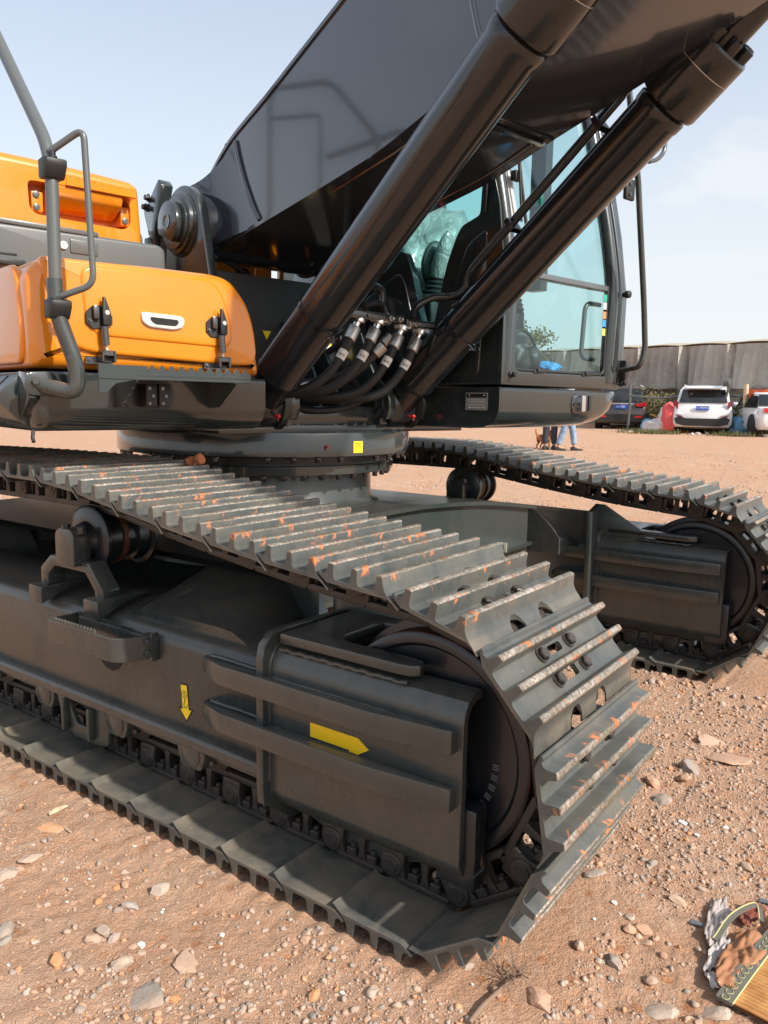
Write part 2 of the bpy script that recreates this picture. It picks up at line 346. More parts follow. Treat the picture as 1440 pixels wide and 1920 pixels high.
WORLD_LOC = {}
def finish_mesh(name, mb, mats, bevel=0, seg=2, ang=38, smooth_ang=35, clean=True):
    me = bpy.data.meshes.new(name); me.from_pydata(mb.v, [], mb.f)
    if not isinstance(mats, (list, tuple)): mats = [mats]
    for m in mats: me.materials.append(MATS[m])
    for p, i in zip(me.polygons, mb.m): p.material_index = i
    if clean or bevel:
        bm = bmesh.new(); bm.from_mesh(me)
        bmesh.ops.recalc_face_normals(bm, faces=bm.faces)
        if bevel:
            es = [e for e in bm.edges if len(e.link_faces) == 2 and e.calc_face_angle(0) > R_(ang)]
            try: bmesh.ops.bevel(bm, geom=es, offset=bevel, offset_type='OFFSET', segments=seg, profile=0.5, affect='EDGES', clamp_overlap=True)
            except Exception as ex: print('bevel', name, ex)
        bm.to_mesh(me); bm.free()
    me.polygons.foreach_set('use_smooth', [True]*len(me.polygons))
    me.set_sharp_from_angle(angle=R_(smooth_ang))
    return me
def link(o, parent, wloc):
    COL.objects.link(o); WORLD_LOC[o.name] = Vector(wloc)
    if parent is not None:
        o.parent = parent; o.location = Vector(wloc) - WORLD_LOC[parent.name]
    else: o.location = wloc
def obj(name, mb, mats, parent=None, bevel=0, seg=2, smooth=35, label=None, ang=38, clean=True):
    if mb.v:
        a = np.array(mb.v); c = (a.min(0)+a.max(0))/2
    else: c = np.zeros(3)
    mb.v = [tuple(x) for x in (np.array(mb.v)-c)]
    me = finish_mesh(name, mb, mats, bevel, seg, ang, smooth, clean)
    o = bpy.data.objects.new(name, me); link(o, parent, c)
    if label: o['label'] = label
    return o
def tag(o, label=None, cat=None, group=None, kind=None):
    if label: o['label'] = label
    if cat: o['category'] = cat
    if group: o['group'] = group
    if kind: o['kind'] = kind
    return o
def empty(name, loc):
    o = bpy.data.objects.new(name, None); o.empty_display_size = 0.3; link(o, None, loc); return o
def copy_part(src, parent, loc, rot=None):
    c = src.copy(); COL.objects.link(c); c.parent = parent; WORLD_LOC[c.name] = Vector(loc)
    c.location = Vector(loc) - (WORLD_LOC[parent.name] if parent else Vector())
    if rot is not None: c.rotation_euler = rot
    return c
def text_part(name, s, size, origin, ux, uy, matname, parent, ext=0.0004, align='CENTER'):
    """flat lettering: ux reading direction, uy up direction"""
    cu = bpy.data.curves.new(name, 'FONT'); cu.body = s; cu.size = size; cu.align_x = align; cu.align_y = 'CENTER'; cu.extrude = ext; cu.resolution_u = 2
    tmp = bpy.data.objects.new(name+'_tmp', cu); COL.objects.link(tmp)
    dg = bpy.context.evaluated_depsgraph_get(); me = bpy.data.meshes.new_from_object(tmp.evaluated_get(dg))
    bpy.data.objects.remove(tmp)
    ux = Vector(ux).normalized(); uy = Vector(uy); uy = (uy-ux*uy.dot(ux)).normalized(); uz = ux.cross(uy)
    Mx = Matrix((ux, uy, uz)).transposed()
    for v in me.vertices: v.co = Mx @ v.co
    me.materials.clear(); me.materials.append(MATS[matname])
    o = bpy.data.objects.new(name, me); link(o, parent, origin); return o

# frames of reference -------------------------------------------------
SX, SY = -2.06, 1.583             # slewing centre
TH = R_(-12)
Fv = Vector((math.cos(TH), math.sin(TH), 0)); Lv = Vector((-math.sin(TH), math.cos(TH), 0)); Zv = Vector((0,0,1))
def H(a, b, z): return Vector((SX, SY, 0)) + Fv*a + Lv*b + Zv*z      # upper structure frame: a forward, b left
def Hbz(b, z, a): return H(a, b, z)
def Haz(a, z, b): return H(a, b, z)
def XZ(x, z, y): return Vector((x, y, z))
def YZ(y, z, x): return Vector((x, y, z))
def XY(x, y, z): return Vector((x, y, z))

# ------------------------------------------------------------------ ground
def vnoise(x, y, seed=0):
    xi = np.floor(x).astype(np.int64); yi = np.floor(y).astype(np.int64); xf = x-xi; yf = y-yi
    def h(a, b):
        n = (a*374761393 + b*668265263 + seed*1442695041) & 0x7fffffff
        n = ((n ^ (n >> 13))*1274126177) & 0x7fffffff
        return ((n ^ (n >> 16)) & 0xffff)/65535.0
    u = xf*xf*(3-2*xf); v = yf*yf*(3-2*yf)
    return (h(xi,yi)*(1-u)+h(xi+1,yi)*u)*(1-v) + (h(xi,yi+1)*(1-u)+h(xi+1,yi+1)*u)*v
def fbm(x, y, oct=5, seed=0, gain=0.5):
    s = 0; a = 1; t = 0
    for k in range(oct): s = s + a*vnoise(x*2**k, y*2**k, seed+k); t += a; a *= gain
    return s/t
def ground_z(x, y):
    x = np.asarray(x, float); y = np.asarray(y, float)
    rise = 0.34*np.clip((y-4.0)/11.0, 0, 1)**1.6 + 0.0145*np.clip(y-15, 0, 45)
    near = np.clip((6.0-np.hypot(x+0.5, y-0.5))/4.0, 0, 1)
    z = (fbm(x*0.9, y*0.9, 3, 3)-0.5)*0.05 + (fbm(x*5, y*5, 4, 11)-0.5)*0.022
    z = z + (fbm(x*24, y*24, 3, 23)-0.5)*0.016*near + (fbm(x*60, y*60, 2, 31)-0.5)*0.007*near
    # pressed flat under the two tracks, little ridge beside them
    for yc in (0.30, 2.866):
        d = np.abs(y-yc); under = np.clip((0.37-d)/0.06, 0, 1)*np.clip((0.42-x)/0.10, 0, 1)*np.clip((x+4.6)/0.1, 0, 1)
        z = z*(1-under) + under*0.0
        ridge = np.exp(-((d-0.36)/0.05)**2)*np.clip((0.5-x)/0.3, 0, 1)*np.clip((x+5)/0.3, 0, 1)
        z = z + ridge*0.020*(0.4+fbm(x*6, y*6, 3, 51))
        grous = under*np.clip((0.15-x)/0.1, 0, 1)*(0.006*np.cos((x+0.0)*2*PI/0.0715))
        z = z + grous
    return z - 0.006 + rise
def axis(lo, hi, step, far, g=1.06):
    a = list(np.arange(lo, hi, step)); s = step; x = a[-1]
    while x < far[1]: s = min(s*g, 12); x += s; a.append(x)
    s = step; x = lo; pre = []
    while x > far[0]: s = min(s*g, 12); x -= s; pre.append(x)
    return np.array(pre[::-1]+a)
gx = axis(-2.3, 1.5, 0.0115, (-420, 300)); gy = axis(-0.95, 1.6, 0.0125, (-160, 520))
GX, GY_ = np.meshgrid(gx, gy, indexing='ij'); GZ = ground_z(GX, GY_)
nx_, ny_ = GX.shape
idx = np.arange(nx_*ny_).reshape(nx_, ny_)
q = np.stack([idx[:-1,:-1], idx[1:,:-1], idx[1:,1:], idx[:-1,1:]], -1).reshape(-1, 4)
me = bpy.data.meshes.new('ground'); me.vertices.add(nx_*ny_)
me.vertices.foreach_set('co', np.stack([GX, GY_, GZ], -1).reshape(-1))
me.loops.add(q.size); me.loops.foreach_set('vertex_index', q.reshape(-1).astype(np.int32)); me.polygons.add(len(q))
me.polygons.foreach_set('loop_start', (np.arange(len(q))*4).astype(np.int32)); me.polygons.foreach_set('loop_total', np.full(len(q), 4, np.int32))
me.update(calc_edges=True); me.polygons.foreach_set('use_smooth', [True]*len(q)); me.materials.append(MATS['soil'])
g = bpy.data.objects.new('ground', me); link(g, None, (0,0,0)); g['kind'] = 'structure'

# ------------------------------------------------------------------ excavator root
exc = empty('excavator', (SX, SY, 0))
tag(exc, 'large dark grey and orange crawler excavator standing on the red gravel, boom raised', 'excavator')

P_ = 0.2146
# --- track shoe -------------------------------------------------------
def shoe_profile():
    pts = [(-0.050,0.030),(-0.046,0.027),(-0.030,0.040),(-0.014,0.0466),(0.170,0.0466),(0.186,0.055),(0.196,0.061),(0.203,0.066),
           (0.203,0.071),(0.196,0.073),(0.188,0.068),(0.180,0.070),(0.1745,0.076),(0.1700,0.096),(0.1675,0.1005),(0.1545,0.1005),(0.1520,0.096),(0.1490,0.066),(0.1455,0.0608),(0.140,0.0585)]
    pts += [(0.1075,0.0585),(0.1020,0.0608),(0.0995,0.066),(0.0963,0.096),(0.0940,0.1005),(0.0805,0.1005),(0.0782,0.096),(0.0750,0.066),(0.0722,0.0608),(0.0665,0.0585)]
    pts += [(0.0325,0.0585),(0.0270,0.0608),(0.0245,0.066),(0.0203,0.096),(0.0180,0.1005),(0.0045,0.1005),(0.0020,0.096),(-0.0035,0.072),(-0.012,0.059),(-0.030,0.045)]
    return pts
def make_shoe_mesh():
    mb = MB(); mb.prism(shoe_profile(), -0.30, 0.30, lambda u,v,w: Vector((u,w,v)))
    me = finish_mesh('track_shoe', mb, 'shoe_steel', bevel=0.0014, seg=1, ang=60)
    o = bpy.data.objects.new('tmp_shoe', me); COL.objects.link(o)
    cut = MB()
    for u0, u1 in ((0.046, 0.074), (0.116, 0.139)):
        cut.prism(round_poly([(u0,-0.036),(u1,-0.036),(u1,0.036),(u0,0.036)], 0.010, 3), 0.03, 0.066, lambda u,v,w: Vector((u,v,w)))
    for yc in (-0.078, 0.078):
        cut.prism([(-0.075,yc-0.034),(-0.030,yc-0.034),(-0.016,yc-0.024),(-0.009,yc-0.010),(-0.008,yc),(-0.009,yc+0.010),(-0.016,yc+0.024),(-0.030,yc+0.034),(-0.075,yc+0.034)], 0.01, 0.0638, lambda u,v,w: Vector((u,v,w)))
    cm = finish_mesh('tmp_cut', cut, 'shoe_steel'); co = bpy.data.objects.new('tmp_cut', cm); COL.objects.link(co)
    md = o.modifiers.new('b', 'BOOLEAN'); md.object = co; md.operation = 'DIFFERENCE'; md.solver = 'EXACT'
    dg = bpy.context.evaluated_depsgraph_get(); m2 = bpy.data.meshes.new_from_object(o.evaluated_get(dg)); m2.name = 'track_shoe'
    bpy.data.objects.remove(o); bpy.data.objects.remove(co)
    m2.polygons.foreach_set('use_smooth', [True]*len(m2.polygons)); m2.set_sharp_from_angle(angle=R_(32))
    return m2
SHOE = make_shoe_mesh()
b_ = MB(); b_.lathe((0,0,0.0585), (0,0,1), [(0,0.0205),(0.004,0.0205)], 20); b_.lathe((0,0,0.0625), (0,0,1), [(0,0.0165),(0.010,0.0165),(0.0135,0.0135)], 6); b_.lathe((0,0,0.0605), (0,0,1), [(0,0.0175),(0.003,0.0175)], 24)
BOLT = finish_mesh('track_bolt', b_, 'link_paint')
def link_mesh(s):
    mb = MB(); f = lambda u,v,w: Vector((u,w,v))
    if True:
        y0, y1, y2 = s*0.105, s*0.072, s*0.060       # outer face, inner face of the strap, inner boss
        def pr(poly, a, b): mb.prism(poly, min(a,b), max(a,b), f)
        pr(round_poly([(-0.018,-0.067),(0.190,-0.067),(0.200,-0.046),(-0.026,-0.046)], 0.006, 2), y0*0.93, y2)                # rail
        pr(round_poly([(0.030,0.0460),(0.182,0.0460),(0.190,0.028),(0.024,0.028)], 0.004, 2), y0*1.02, y1*0.9)                 # foot
        pr(round_poly([(-0.034,-0.050),(0.046,-0.050),(0.040,0.004),(0.050,0.034),(0.022,0.036),(0.004,0.034),(-0.030,0.016),(-0.038,-0.010)], 0.010, 3), y0, y1)
        pr(round_poly([(0.092,-0.050),(0.122,-0.050),(0.116,0.0),(0.124,0.032),(0.092,0.032),(0.098,0.0)], 0.006, 3), y0*0.96, y1)
        pr(round_poly([(0.166,-0.050),(0.246,-0.044),(0.252,0.008),(0.236,0.030),(0.186,0.034),(0.160,0.030),(0.170,0.0)], 0.010, 3), y0*0.80, y2)
        mb.lathe(f(0,0,s*0.070), (0,s,0), [(0,0.037),(0.034,0.037),(0.040,0.033)], 28)
        mb.lathe(f(P_,0,s*0.050), (0,s,0), [(0,0.034),(0.026,0.034)], 24)
    return finish_mesh('track_link', mb, 'link_paint', bevel=0.003, seg=2, ang=50)
LINKS = [link_mesh(-1), link_mesh(1)]
mb = MB(); mb.lathe((0,-0.1135,0), (0,1,0), [(0,0.020),(0.002,0.0225),(0.225,0.0225),(0.227,0.020)], 24); PINM = finish_mesh('track_pin', mb, 'link_paint')
mb = MB(); mb.box((-0.016,-0.016,0.006),(0.016,0.016,0.029)); mb.lathe((0,0,-0.006), (0,0,1), [(0,0.0095),(0.014,0.0095)], 12)
NUT = finish_mesh('link_nut', mb, 'link_paint', bevel=0.003, seg=1)

ZB = 0.1016
ICX, ICZ, IR = -0.116, 0.4785, 0.299
TOPX = [-4.3,-4.0,-3.6,-2.9,-2.3,-1.83,-1.6,-1.4,-1.18,-0.97,-0.76,-0.5,-0.28,-0.125]
TOPZ = [0.80,0.90,0.97,1.02,1.030,1.033,1.032,1.014,0.979,0.949,0.922,0.892,0.875,0.8635]
def top_z(x): return float(np.interp(x, TOPX, TOPZ))
def loop_pins():
    pins = [(0.0, ZB)]
    for k in range(5):
        a = R_(-40.05 + 32.84*k); pins.append((ICX+0.385*math.cos(a), ICZ+0.385*math.sin(a)))
    x, z = pins[-1]
    while x > -3.95:
        lo, hi = x-P_*1.05, x-P_*0.5
        for _ in range(40):
            m = (lo+hi)/2
            if math.hypot(m-x, top_z(m)-z) > P_: lo = m
            else: hi = m
        x = (lo+hi)/2; z = top_z(x); pins.append((x, z))
    # around the rear sprocket
    cx, cz = x-0.02, (z+ZB)/2; r = (z-ZB)/2; n = int(round(PI*r/P_*0.98))
    for k in range(1, n): a = PI/2 + PI*k/n; pins.append((cx+r*math.cos(a), cz+r*math.sin(a)))
    nb = int(round((0-cx)/P_))
    for k in range(nb, 0, -1): pins.append((-k*P_, ZB))
    return pins
PINS = loop_pins()
def rot_for(d):
    X = Vector((d[0],0,d[1])).normalized(); Y = Vector((0,-1,0)); Z = X.cross(Y)
    return Matrix((X, Y, Z)).transposed().to_euler()
def build_chain(yc, near):
    n = len(PINS); last_b = 0
    for i in range(n):
        a = PINS[i]; b = PINS[(i+1) % n]; d = (b[0]-a[0], b[1]-a[1]); e = rot_for(d)
        loc = Vector((a[0], yc, a[1]))
        jit = Matrix.Rotation(R_(random.uniform(-0.5,0.5)), 3, 'Y')
        for nm, me in (('track_shoe', SHOE), ('track_link', LINKS[0]), ('track_link', LINKS[1])):
            o = bpy.data.objects.new(nm, me); link(o, exc, loc); o.rotation_euler = e
            if nm == 'track_shoe':
                sh = o
                if 0 <= i <= 8:      # bolt heads where the shoes face the camera
                    Mx = e.to_matrix()
                    for u in (0.060, 0.1275):
                        for yy in (-0.078, 0.078):
                            q = bpy.data.objects.new('track_bolt', BOLT); COL.objects.link(q); q.parent = sh; q.location = (u, yy, 0)
                            q.rotation_euler = (0,0,random.uniform(0,1)); WORLD_LOC[q.name] = loc
            else:
                if me is LINKS[1]:      # local +y is the side that faces the camera
                    for u in (0.070, 0.142):
                        q = bpy.data.objects.new('link_nut', NUT); COL.objects.link(q); q.parent = o; q.location = (u, 0.088, 0); WORLD_LOC[q.name] = loc
        q = bpy.data.objects.new('track_pin', PINM); link(q, exc, loc)
build_chain(0.30, True); build_chain(2.866, False)

# --- idlers, rollers, track frames -----------------------------------
FAR = 2.566 + 0.60           # mirror: y -> FAR - y
def both(fn):
    fn(lambda y: y, 1, True); fn(lambda y: y+2.566, 1, False)
def idler(my, s, near):
    mb = MB(); yc = my(0.30)
    mb.lathe((ICX, my(0.20), ICZ), (0,s,0), [(0.012,0.09),(0.006,0.10),(0.010,0.262),(0.0,0.272),(0.0,0.292),(0.004,IR),(0.066,IR),(0.070,IR+0.022),(0.130,IR+0.022),(0.134,IR),(0.196,IR),(0.2,0.292),(0.2,0.272),(0.190,0.262),(0.194,0.10),(0.188,0.09)], 72, mi=0)
    mb.lathe((ICX, my(0.185), ICZ), (0,s,0), [(0,0.06),(0.008,0.085),(0.03,0.09)], 32)
    o = obj('idler_wheel', mb, ['idler_paint'], exc, smooth=30)
    # the tread that the chain polishes
    mb = MB(); mb.lathe((ICX, my(0.204), ICZ), (0,s,0), [(0,IR-0.01),(0.0,IR+0.0012),(0.062,IR+0.0012),(0.062,IR-0.01)], 72, cap=False); obj('tread', mb, 'rail_steel', o)
    if near:
        for k in range(9):     # punched serial marks on the disc face
            a = R_(-2 - k*8); rr = 0.205
            mb = MB(); p = Vector((ICX+rr*math.cos(a), my(0.2085), ICZ+rr*math.sin(a)))
            t = Vector((-math.sin(a),0,math.cos(a))); q = Vector((math.cos(a),0,math.sin(a)))
            for j in (-1,0,1): mb.tube([p+t*j*0.006-q*0.009, p+t*j*0.006+q*0.009], 0.0009, 5)
            obj('stamp_mark', mb, 'print_grey', o)
both(idler)

def frame(my, s, near):
    f = lambda y, z, x: Vector((x, my(y), z))
    # side frame: box section with rounded top edge and sloping roof
    mb = MB()
    sec = [(0.13,0.300),(0.13,0.570),(0.1315,0.580),(0.136,0.592),(0.144,0.603),(0.155,0.612),(0.168,0.618),(0.185,0.6215),(0.30,0.648),(0.44,0.648),(0.452,0.640),(0.456,0.62),(0.456,0.300)]
    mb.prism(sec, -4.0, -0.59, f)
    fr = obj('track_frame', mb, 'frame_paint', exc, bevel=0.004, ang=60)
    # lower flange with the pale rolled edge
    mb = MB(); mb.prism(round_poly([(0.100,0.266),(0.100,0.306),(0.16,0.306),(0.16,0.262),(0.11,0.262)], [0.006,0.030,0,0,0.006], 6), -4.0, -0.60, f); obj('lower_flange', mb, 'frame_paint', fr)
    mb = MB(); mb.prism([(0.15,0.225),(0.15,0.262),(0.45,0.262),(0.45,0.225)], -4.0, -0.60, f); obj('sole_plate', mb, 'frame_paint', fr)
    # guard ring flange
    outer = [(0.075,0.135),(0.062,0.16),(0.062,0.640),(0.072,0.685),(0.105,0.715),(0.16,0.724),(0.52,0.716),(0.60,0.700),(0.60,0.62),(0.50,0.60),(0.50,0.14),(0.30,0.12)]
    mb = MB(); mb.prism([(0.20,0.110),(0.080,0.200),(0.076,0.26),(0.076,0.635),(0.086,0.678),(0.118,0.706),(0.17,0.714),(0.54,0.704),(0.56,0.66),(0.50,0.60),(0.50,0.11)], -0.618, -0.590, f)
    obj('flange_ring', mb, 'frame_paint', fr, bevel=0.003, ang=60)
    # idler yoke guard: bent plate
    o_ = [(0.20,0.135),(0.115,0.215),(0.100,0.245),(0.100,0.600),(0.106,0.632),(0.124,0.658),(0.152,0.670),(0.47,0.682)]
    i_ = [(0.47,0.662),(0.158,0.650),(0.138,0.640),(0.124,0.622),(0.120,0.598),(0.120,0.250),(0.132,0.225),(0.205,0.155)]
    # outer wall (full length) and roof strip beside the idler slot
    mb = MB()
    wall_o = [(0.158,0.171),(0.112,0.218),(0.100,0.245),(0.100,0.600),(0.106,0.632),(0.124,0.658),(0.152,0.670),(0.190,0.6725)]
    wall_i = [(0.190,0.6525),(0.158,0.650),(0.138,0.640),(0.126,0.622),(0.122,0.598),(0.122,0.250),(0.130,0.228),(0.170,0.190)]
    mb.prism(wall_o + wall_i, -0.589, 0.055, f)
    gp = obj('idler_guard', mb, 'frame_paint', exc, bevel=0.0015, seg=1, ang=75, smooth=28)
    mb = MB(); mb.prism([(0.190,0.655),(0.190,0.675),(0.47,0.682),(0.47,0.660)], -0.589, -0.43, f); obj('roof_plate', mb, 'frame_paint', gp)
    # slotted top plate with rounded tongues either side of the idler
    xa, xb = -0.565, -0.100
    tong = [(xa,0.120),(xb-0.05,0.120),(xb-0.018,0.126),(xb,0.142),(xb,0.162),(xb-0.018,0.180),(xb-0.05,0.186),(-0.365,0.186),(-0.40,0.200),(-0.415,0.232),(-0.415,0.368),(-0.40,0.40),(-0.365,0.414),(xb-0.05,0.414),(xb,0.44),(xb-0.05,0.470),(xa,0.470)]
    mb = MB(); mb.prism(tong, 0.682, 0.712, lambda x,y,z: Vector((x, my(y), z))); obj('top_plate', mb, 'frame_paint', gp, bevel=0.004, ang=50)
    mb = MB(); mb.tube([Vector((x, my(0.116+0.0015*math.sin(x*90)), 0.6675+0.0015*math.sin(x*140))) for x in np.linspace(-0.56,-0.12,70)], 0.0055, 7); obj('weld_bead', mb, 'frame_paint', gp)
    mb = MB(); mb.tube([Vector((-0.587, my(y), z)) for y, z in [(0.099,0.27),(0.099,0.60),(0.105,0.635),(0.125,0.662),(0.155,0.675),(0.30,0.684),(0.46,0.688)]], 0.006, 7); obj('weld_bead', mb, 'frame_paint', gp)
    # inner wall of the yoke
    mb = MB(); mb.prism([(-0.589,0.17),(0.055,0.17),(0.055,0.67),(-0.589,0.67)], my(0.478), my(0.50), lambda x,z,y: Vector((x,y,z))); obj('inner_wall', mb, 'frame_paint', gp)
    mb = MB(); mb.prism([(-0.56,0.14),(-0.10,0.14),(-0.25,0.09),(-0.42,0.095)], my(0.215), my(0.235), lambda x,z,y: Vector((x,y,z))); obj('lower_web', mb, 'carbody_paint', gp)
    mb = MB(); mb.prism(round_poly([(-0.30,0.25),(0.02,0.25),(0.02,0.36),(0.03,0.40),(-0.02,0.56),(-0.30,0.60)], 0.01, 2), my(0.126), my(0.190), lambda x,z,y: Vector((x,y,z))); obj('idler_bearing', mb, 'idler_paint', gp, bevel=0.006)
    mb = MB(); mb.box((-0.03, min(my(0.125),my(0.185)), 0.17), (0.085, max(my(0.125),my(0.185)), 0.385)); obj('spring_block', mb, 'idler_paint', gp, bevel=0.01)
    # two rubbing bars
    for zt, zb, xl in ((0.595,0.542,-0.892),(0.448,0.395,-0.895)):
        xr = 0.040
        top_o = [(xl,0.128),(xl+0.015,0.104),(xl+0.085,0.064),(xl+0.155,0.046),(-0.20,0.044),(xr-0.004,0.070),(xr,0.074),(xr,0.128)]
        mb = MB(); mb.prism(top_o, zb-0.004, zt+0.004, lambda x,y,z: Vector((x, my(y)+0, z + (-0.020 if y > 0.1 and z > (zb+zt)/2 else 0))))
        bar = obj('rubbing_bar', mb, 'frame_paint', gp, bevel=0.003, ang=35)
        mb = MB()
        pts = [Vector((xl+0.03+k*(xr-xl-0.03)/60, my(0.1 if xl+0.03+k*(xr-xl-0.03)/60 > -0.59 else 0.13)-s*0.001, zt-0.013+random.uniform(-0.0015,0.0015))) for k in range(61)]
        mb.tube(pts, [0.0075+random.uniform(-0.001,0.001) for _ in pts], 8); obj('weld_bead', mb, 'frame_paint', bar)
    # rollers
    for xr in (-3.6,-3.15,-2.70,-2.25,-1.795,-1.345,-0.95):
        mb = MB(); mb.lathe((xr, my(0.195), 0.258), (0,s,0), [(0,0.05),(0.002,0.105),(0.022,0.105),(0.024,0.087),(0.07,0.087),(0.075,0.07),(0.135,0.07),(0.14,0.087),(0.186,0.087),(0.188,0.105),(0.208,0.105),(0.21,0.05)], 36)
        ro = obj('track_roller', mb, 'link_paint', exc)
        mb = MB(); mb.prism(round_poly([(xr-0.065,0.272),(xr+0.065,0.272),(xr+0.065,0.235),(xr+0.045,0.192),(xr-0.045,0.192),(xr-0.065,0.235)], 0.012, 3), my(0.112), my(0.185), lambda x,z,y: Vector((x,y,z)))
        c = obj('roller_collar', mb, 'frame_paint', ro, bevel=0.004)
        mb = MB(); mb.lathe((xr, my(0.116), 0.238), (0,-s,0), [(0,0.043),(0.007,0.043),(0.009,0.040)], 30); obj('roller_cap', mb, 'frame_paint', ro)
        mb = MB()
        for dx in (-0.055, 0.055): mb.lathe((xr+dx, my(0.15), 0.222), (0,0,-1), [(0,0.012),(0.016,0.012)], 6)
        obj('collar_bolt', mb, 'frame_paint', ro)
    # chain guard between rollers
    for xc in (-1.565, -3.0) if near else (-1.565,):
        mb = MB(); mb.prism([(xc-0.155,0.268),(xc-0.075,0.268),(xc-0.055,0.205),(xc-0.03,0.172),(xc+0.03,0.172),(xc+0.055,0.205),(xc+0.085,0.268),(xc+0.145,0.268),(xc+0.175,0.21),(xc+0.165,0.135),(xc+0.09,0.118),(xc-0.05,0.118),(xc-0.11,0.145)], my(0.115), my(0.138), lambda x,z,y: Vector((x,y,z)))
        cg = obj('chain_guard', mb, 'carbody_paint', exc, bevel=0.006)
        for dx in (-0.085, 0.075):
            mb = MB(); mb.prism([(0.0,0.262),(0.0,0.140),(0.018,0.140),(0.018,0.262)], my(0.088), my(0.115), lambda x,z,y: Vector((xc+dx+x,y,z))); obj('guard_rib', mb, 'carbody_paint', cg, bevel=0.005)
    # carrier rollers with bracket
    for xr in ((-1.575,-2.95) if near else (-1.52,-2.95)):
        zc = 0.858; hx = xr+0.0
        mb = MB(); mb.lathe((hx, my(0.150), zc), (0,s,0), [(0,0.058),(0.012,0.062),(0.022,0.066),(0.026,0.114),(0.032,0.122),(0.044,0.122),(0.054,0.112),(0.058,0.100),(0.105,0.100),(0.11,0.085),(0.175,0.085),(0.18,0.100),(0.23,0.100),(0.234,0.118),(0.25,0.118),(0.254,0.06)], 48)
        cr_ = obj('carrier_roller', mb, 'idler_paint' if near else 'carbody_paint', exc)
        mb = MB(); mb.lathe((hx, my(0.262), zc), (0,s,0), [(0,0.095),(0,0.1012),(0.022,0.1012),(0.022,0.095)], 40, cap=False); mb.lathe((hx, my(0.382), zc), (0,s,0), [(0,0.095),(0,0.1012),(0.020,0.1012),(0.020,0.095)], 40, cap=False); obj('roller_tread', mb, 'rail_steel', cr_)
        mb = MB(); mb.prism(round_poly([(hx-0.058,zc-0.085),(hx+0.056,zc-0.085),(hx+0.056,zc+0.030),(hx+0.032,zc+0.048),(hx-0.032,zc+0.048),(hx-0.058,zc+0.030)], 0.014, 3), my(0.085), my(0.150), lambda x,z,y: Vector((x,y,z)))
        mb.lathe((hx+0.0, my(0.087), zc-0.012), (0,-s,0), [(0,0.049),(0.001,0.049),(0.0015,0.0475)], 30)
        hb = obj('roller_support', mb, 'frame_paint', cr_, bevel=0.004)
        for dx in (-0.046, 0.046):
            mb = MB(); mb.hexbolt((hx+dx, my(0.122), zc+0.034), (0,0,1), 0.016, 0.022); obj('support_bolt', mb, 'frame_paint', cr_)
        # arch bracket
        bx = hx-0.01
        arch_o = [(bx-0.205,0.668),(bx-0.205,0.735),(bx-0.135,0.790),(bx+0.105,0.790),(bx+0.185,0.700),(bx+0.185,0.640)]
        arch_i = [(bx+0.135,0.650),(bx+0.135,0.694),(bx+0.080,0.752),(bx-0.110,0.752),(bx-0.155,0.715),(bx-0.155,0.674)]
        mb = MB(); mb.prism(arch_o + arch_i, my(0.115), my(0.185), lambda x,z,y: Vector((x,y,z))); obj('arch_bracket', mb, 'frame_paint', cr_, bevel=0.005)
        for x0 in (bx-0.235, bx+0.115):
            mb = MB(); mb.prism([(0.082,0.605),(0.082,0.672),(0.30,0.672),(0.20,0.650)], x0, x0+0.085, f); obj('bracket_foot', mb, 'frame_paint', cr_, bevel=0.004)
    return fr
both(frame)

# step on the near track frame
def step():
    stp = None
    y0 = -0.002; zt, zb = 0.600, 0.520; xl, xr = -1.565, -1.122
    pts_o = round_poly([(xl,0.128),(xl,y0),(xr-0.050,y0),(xr,0.128)], [0,0.018,0.05,0], 5)
    t = 0.009
    pts_i = round_poly([(xl+t,0.128),(xl+t,y0+t),(xr-0.057,y0+t),(xr-t,0.128)], [0,0.014,0.045,0], 5)
    mb = MB(); n = len(pts_o)
    poly = pts_o + pts_i[::-1]
    mb.prism(poly, zb, zt, lambda x,y,z: Vector((x,y,z)))
    stp = obj('step', mb, 'frame_paint', exc, bevel=0.0018, seg=1, ang=60)
    n = 13
    for yy in (y0+0.001, 0.095):
        mb = MB(); xs = xl+0.045
        for k in range(n):
            xa = xs + k*0.0185
            mb.prism([(xa,zt-0.002),(xa+0.018,zt-0.002),(xa+0.018,zt+0.002),(xa+0.009,zt+0.015),(xa,zt+0.002)], yy, yy+t-0.002, lambda x,z,y: Vector((x,y,z)))
        obj('serrated_edge', mb, 'frame_paint', stp)
    mb = MB(); mb.box((xl+0.05,0.090,zb+0.02),(xr-0.03,0.099,zt-0.001)); mb.box((xl+0.05,0.096,zb+0.02),(xl+0.066,0.127,zt)); mb.box((xr-0.046,0.096,zb+0.02),(xr-0.03,0.127,zt)); obj('inner_rung', mb, 'frame_paint', stp, bevel=0.002)
    mb = MB(); mb.box((xr-0.010,0.100,zb-0.006),(xr+0.004,0.1295,zt+0.006)); obj('mount_plate', mb, 'frame_paint', stp, bevel=0.002)
    for z in (0.578, 0.540):
        mb = MB(); mb.hexbolt((xr-0.012,0.096,z), (1,-0.35,0), 0.012, 0.016); obj('step_bolt', mb, 'frame_paint', stp)
    mb = MB()
    mb.prism([(-1.455,0.470),(-1.310,0.500),(-1.318,0.462),(-1.345,0.430),(-1.378,0.417),(-1.415,0.424),(-1.440,0.440)], 0.1285, 0.1300, lambda x,z,y: Vector((x,y-0.0005,z))); obj('drain_hole', mb, 'dark_void', stp)
step()
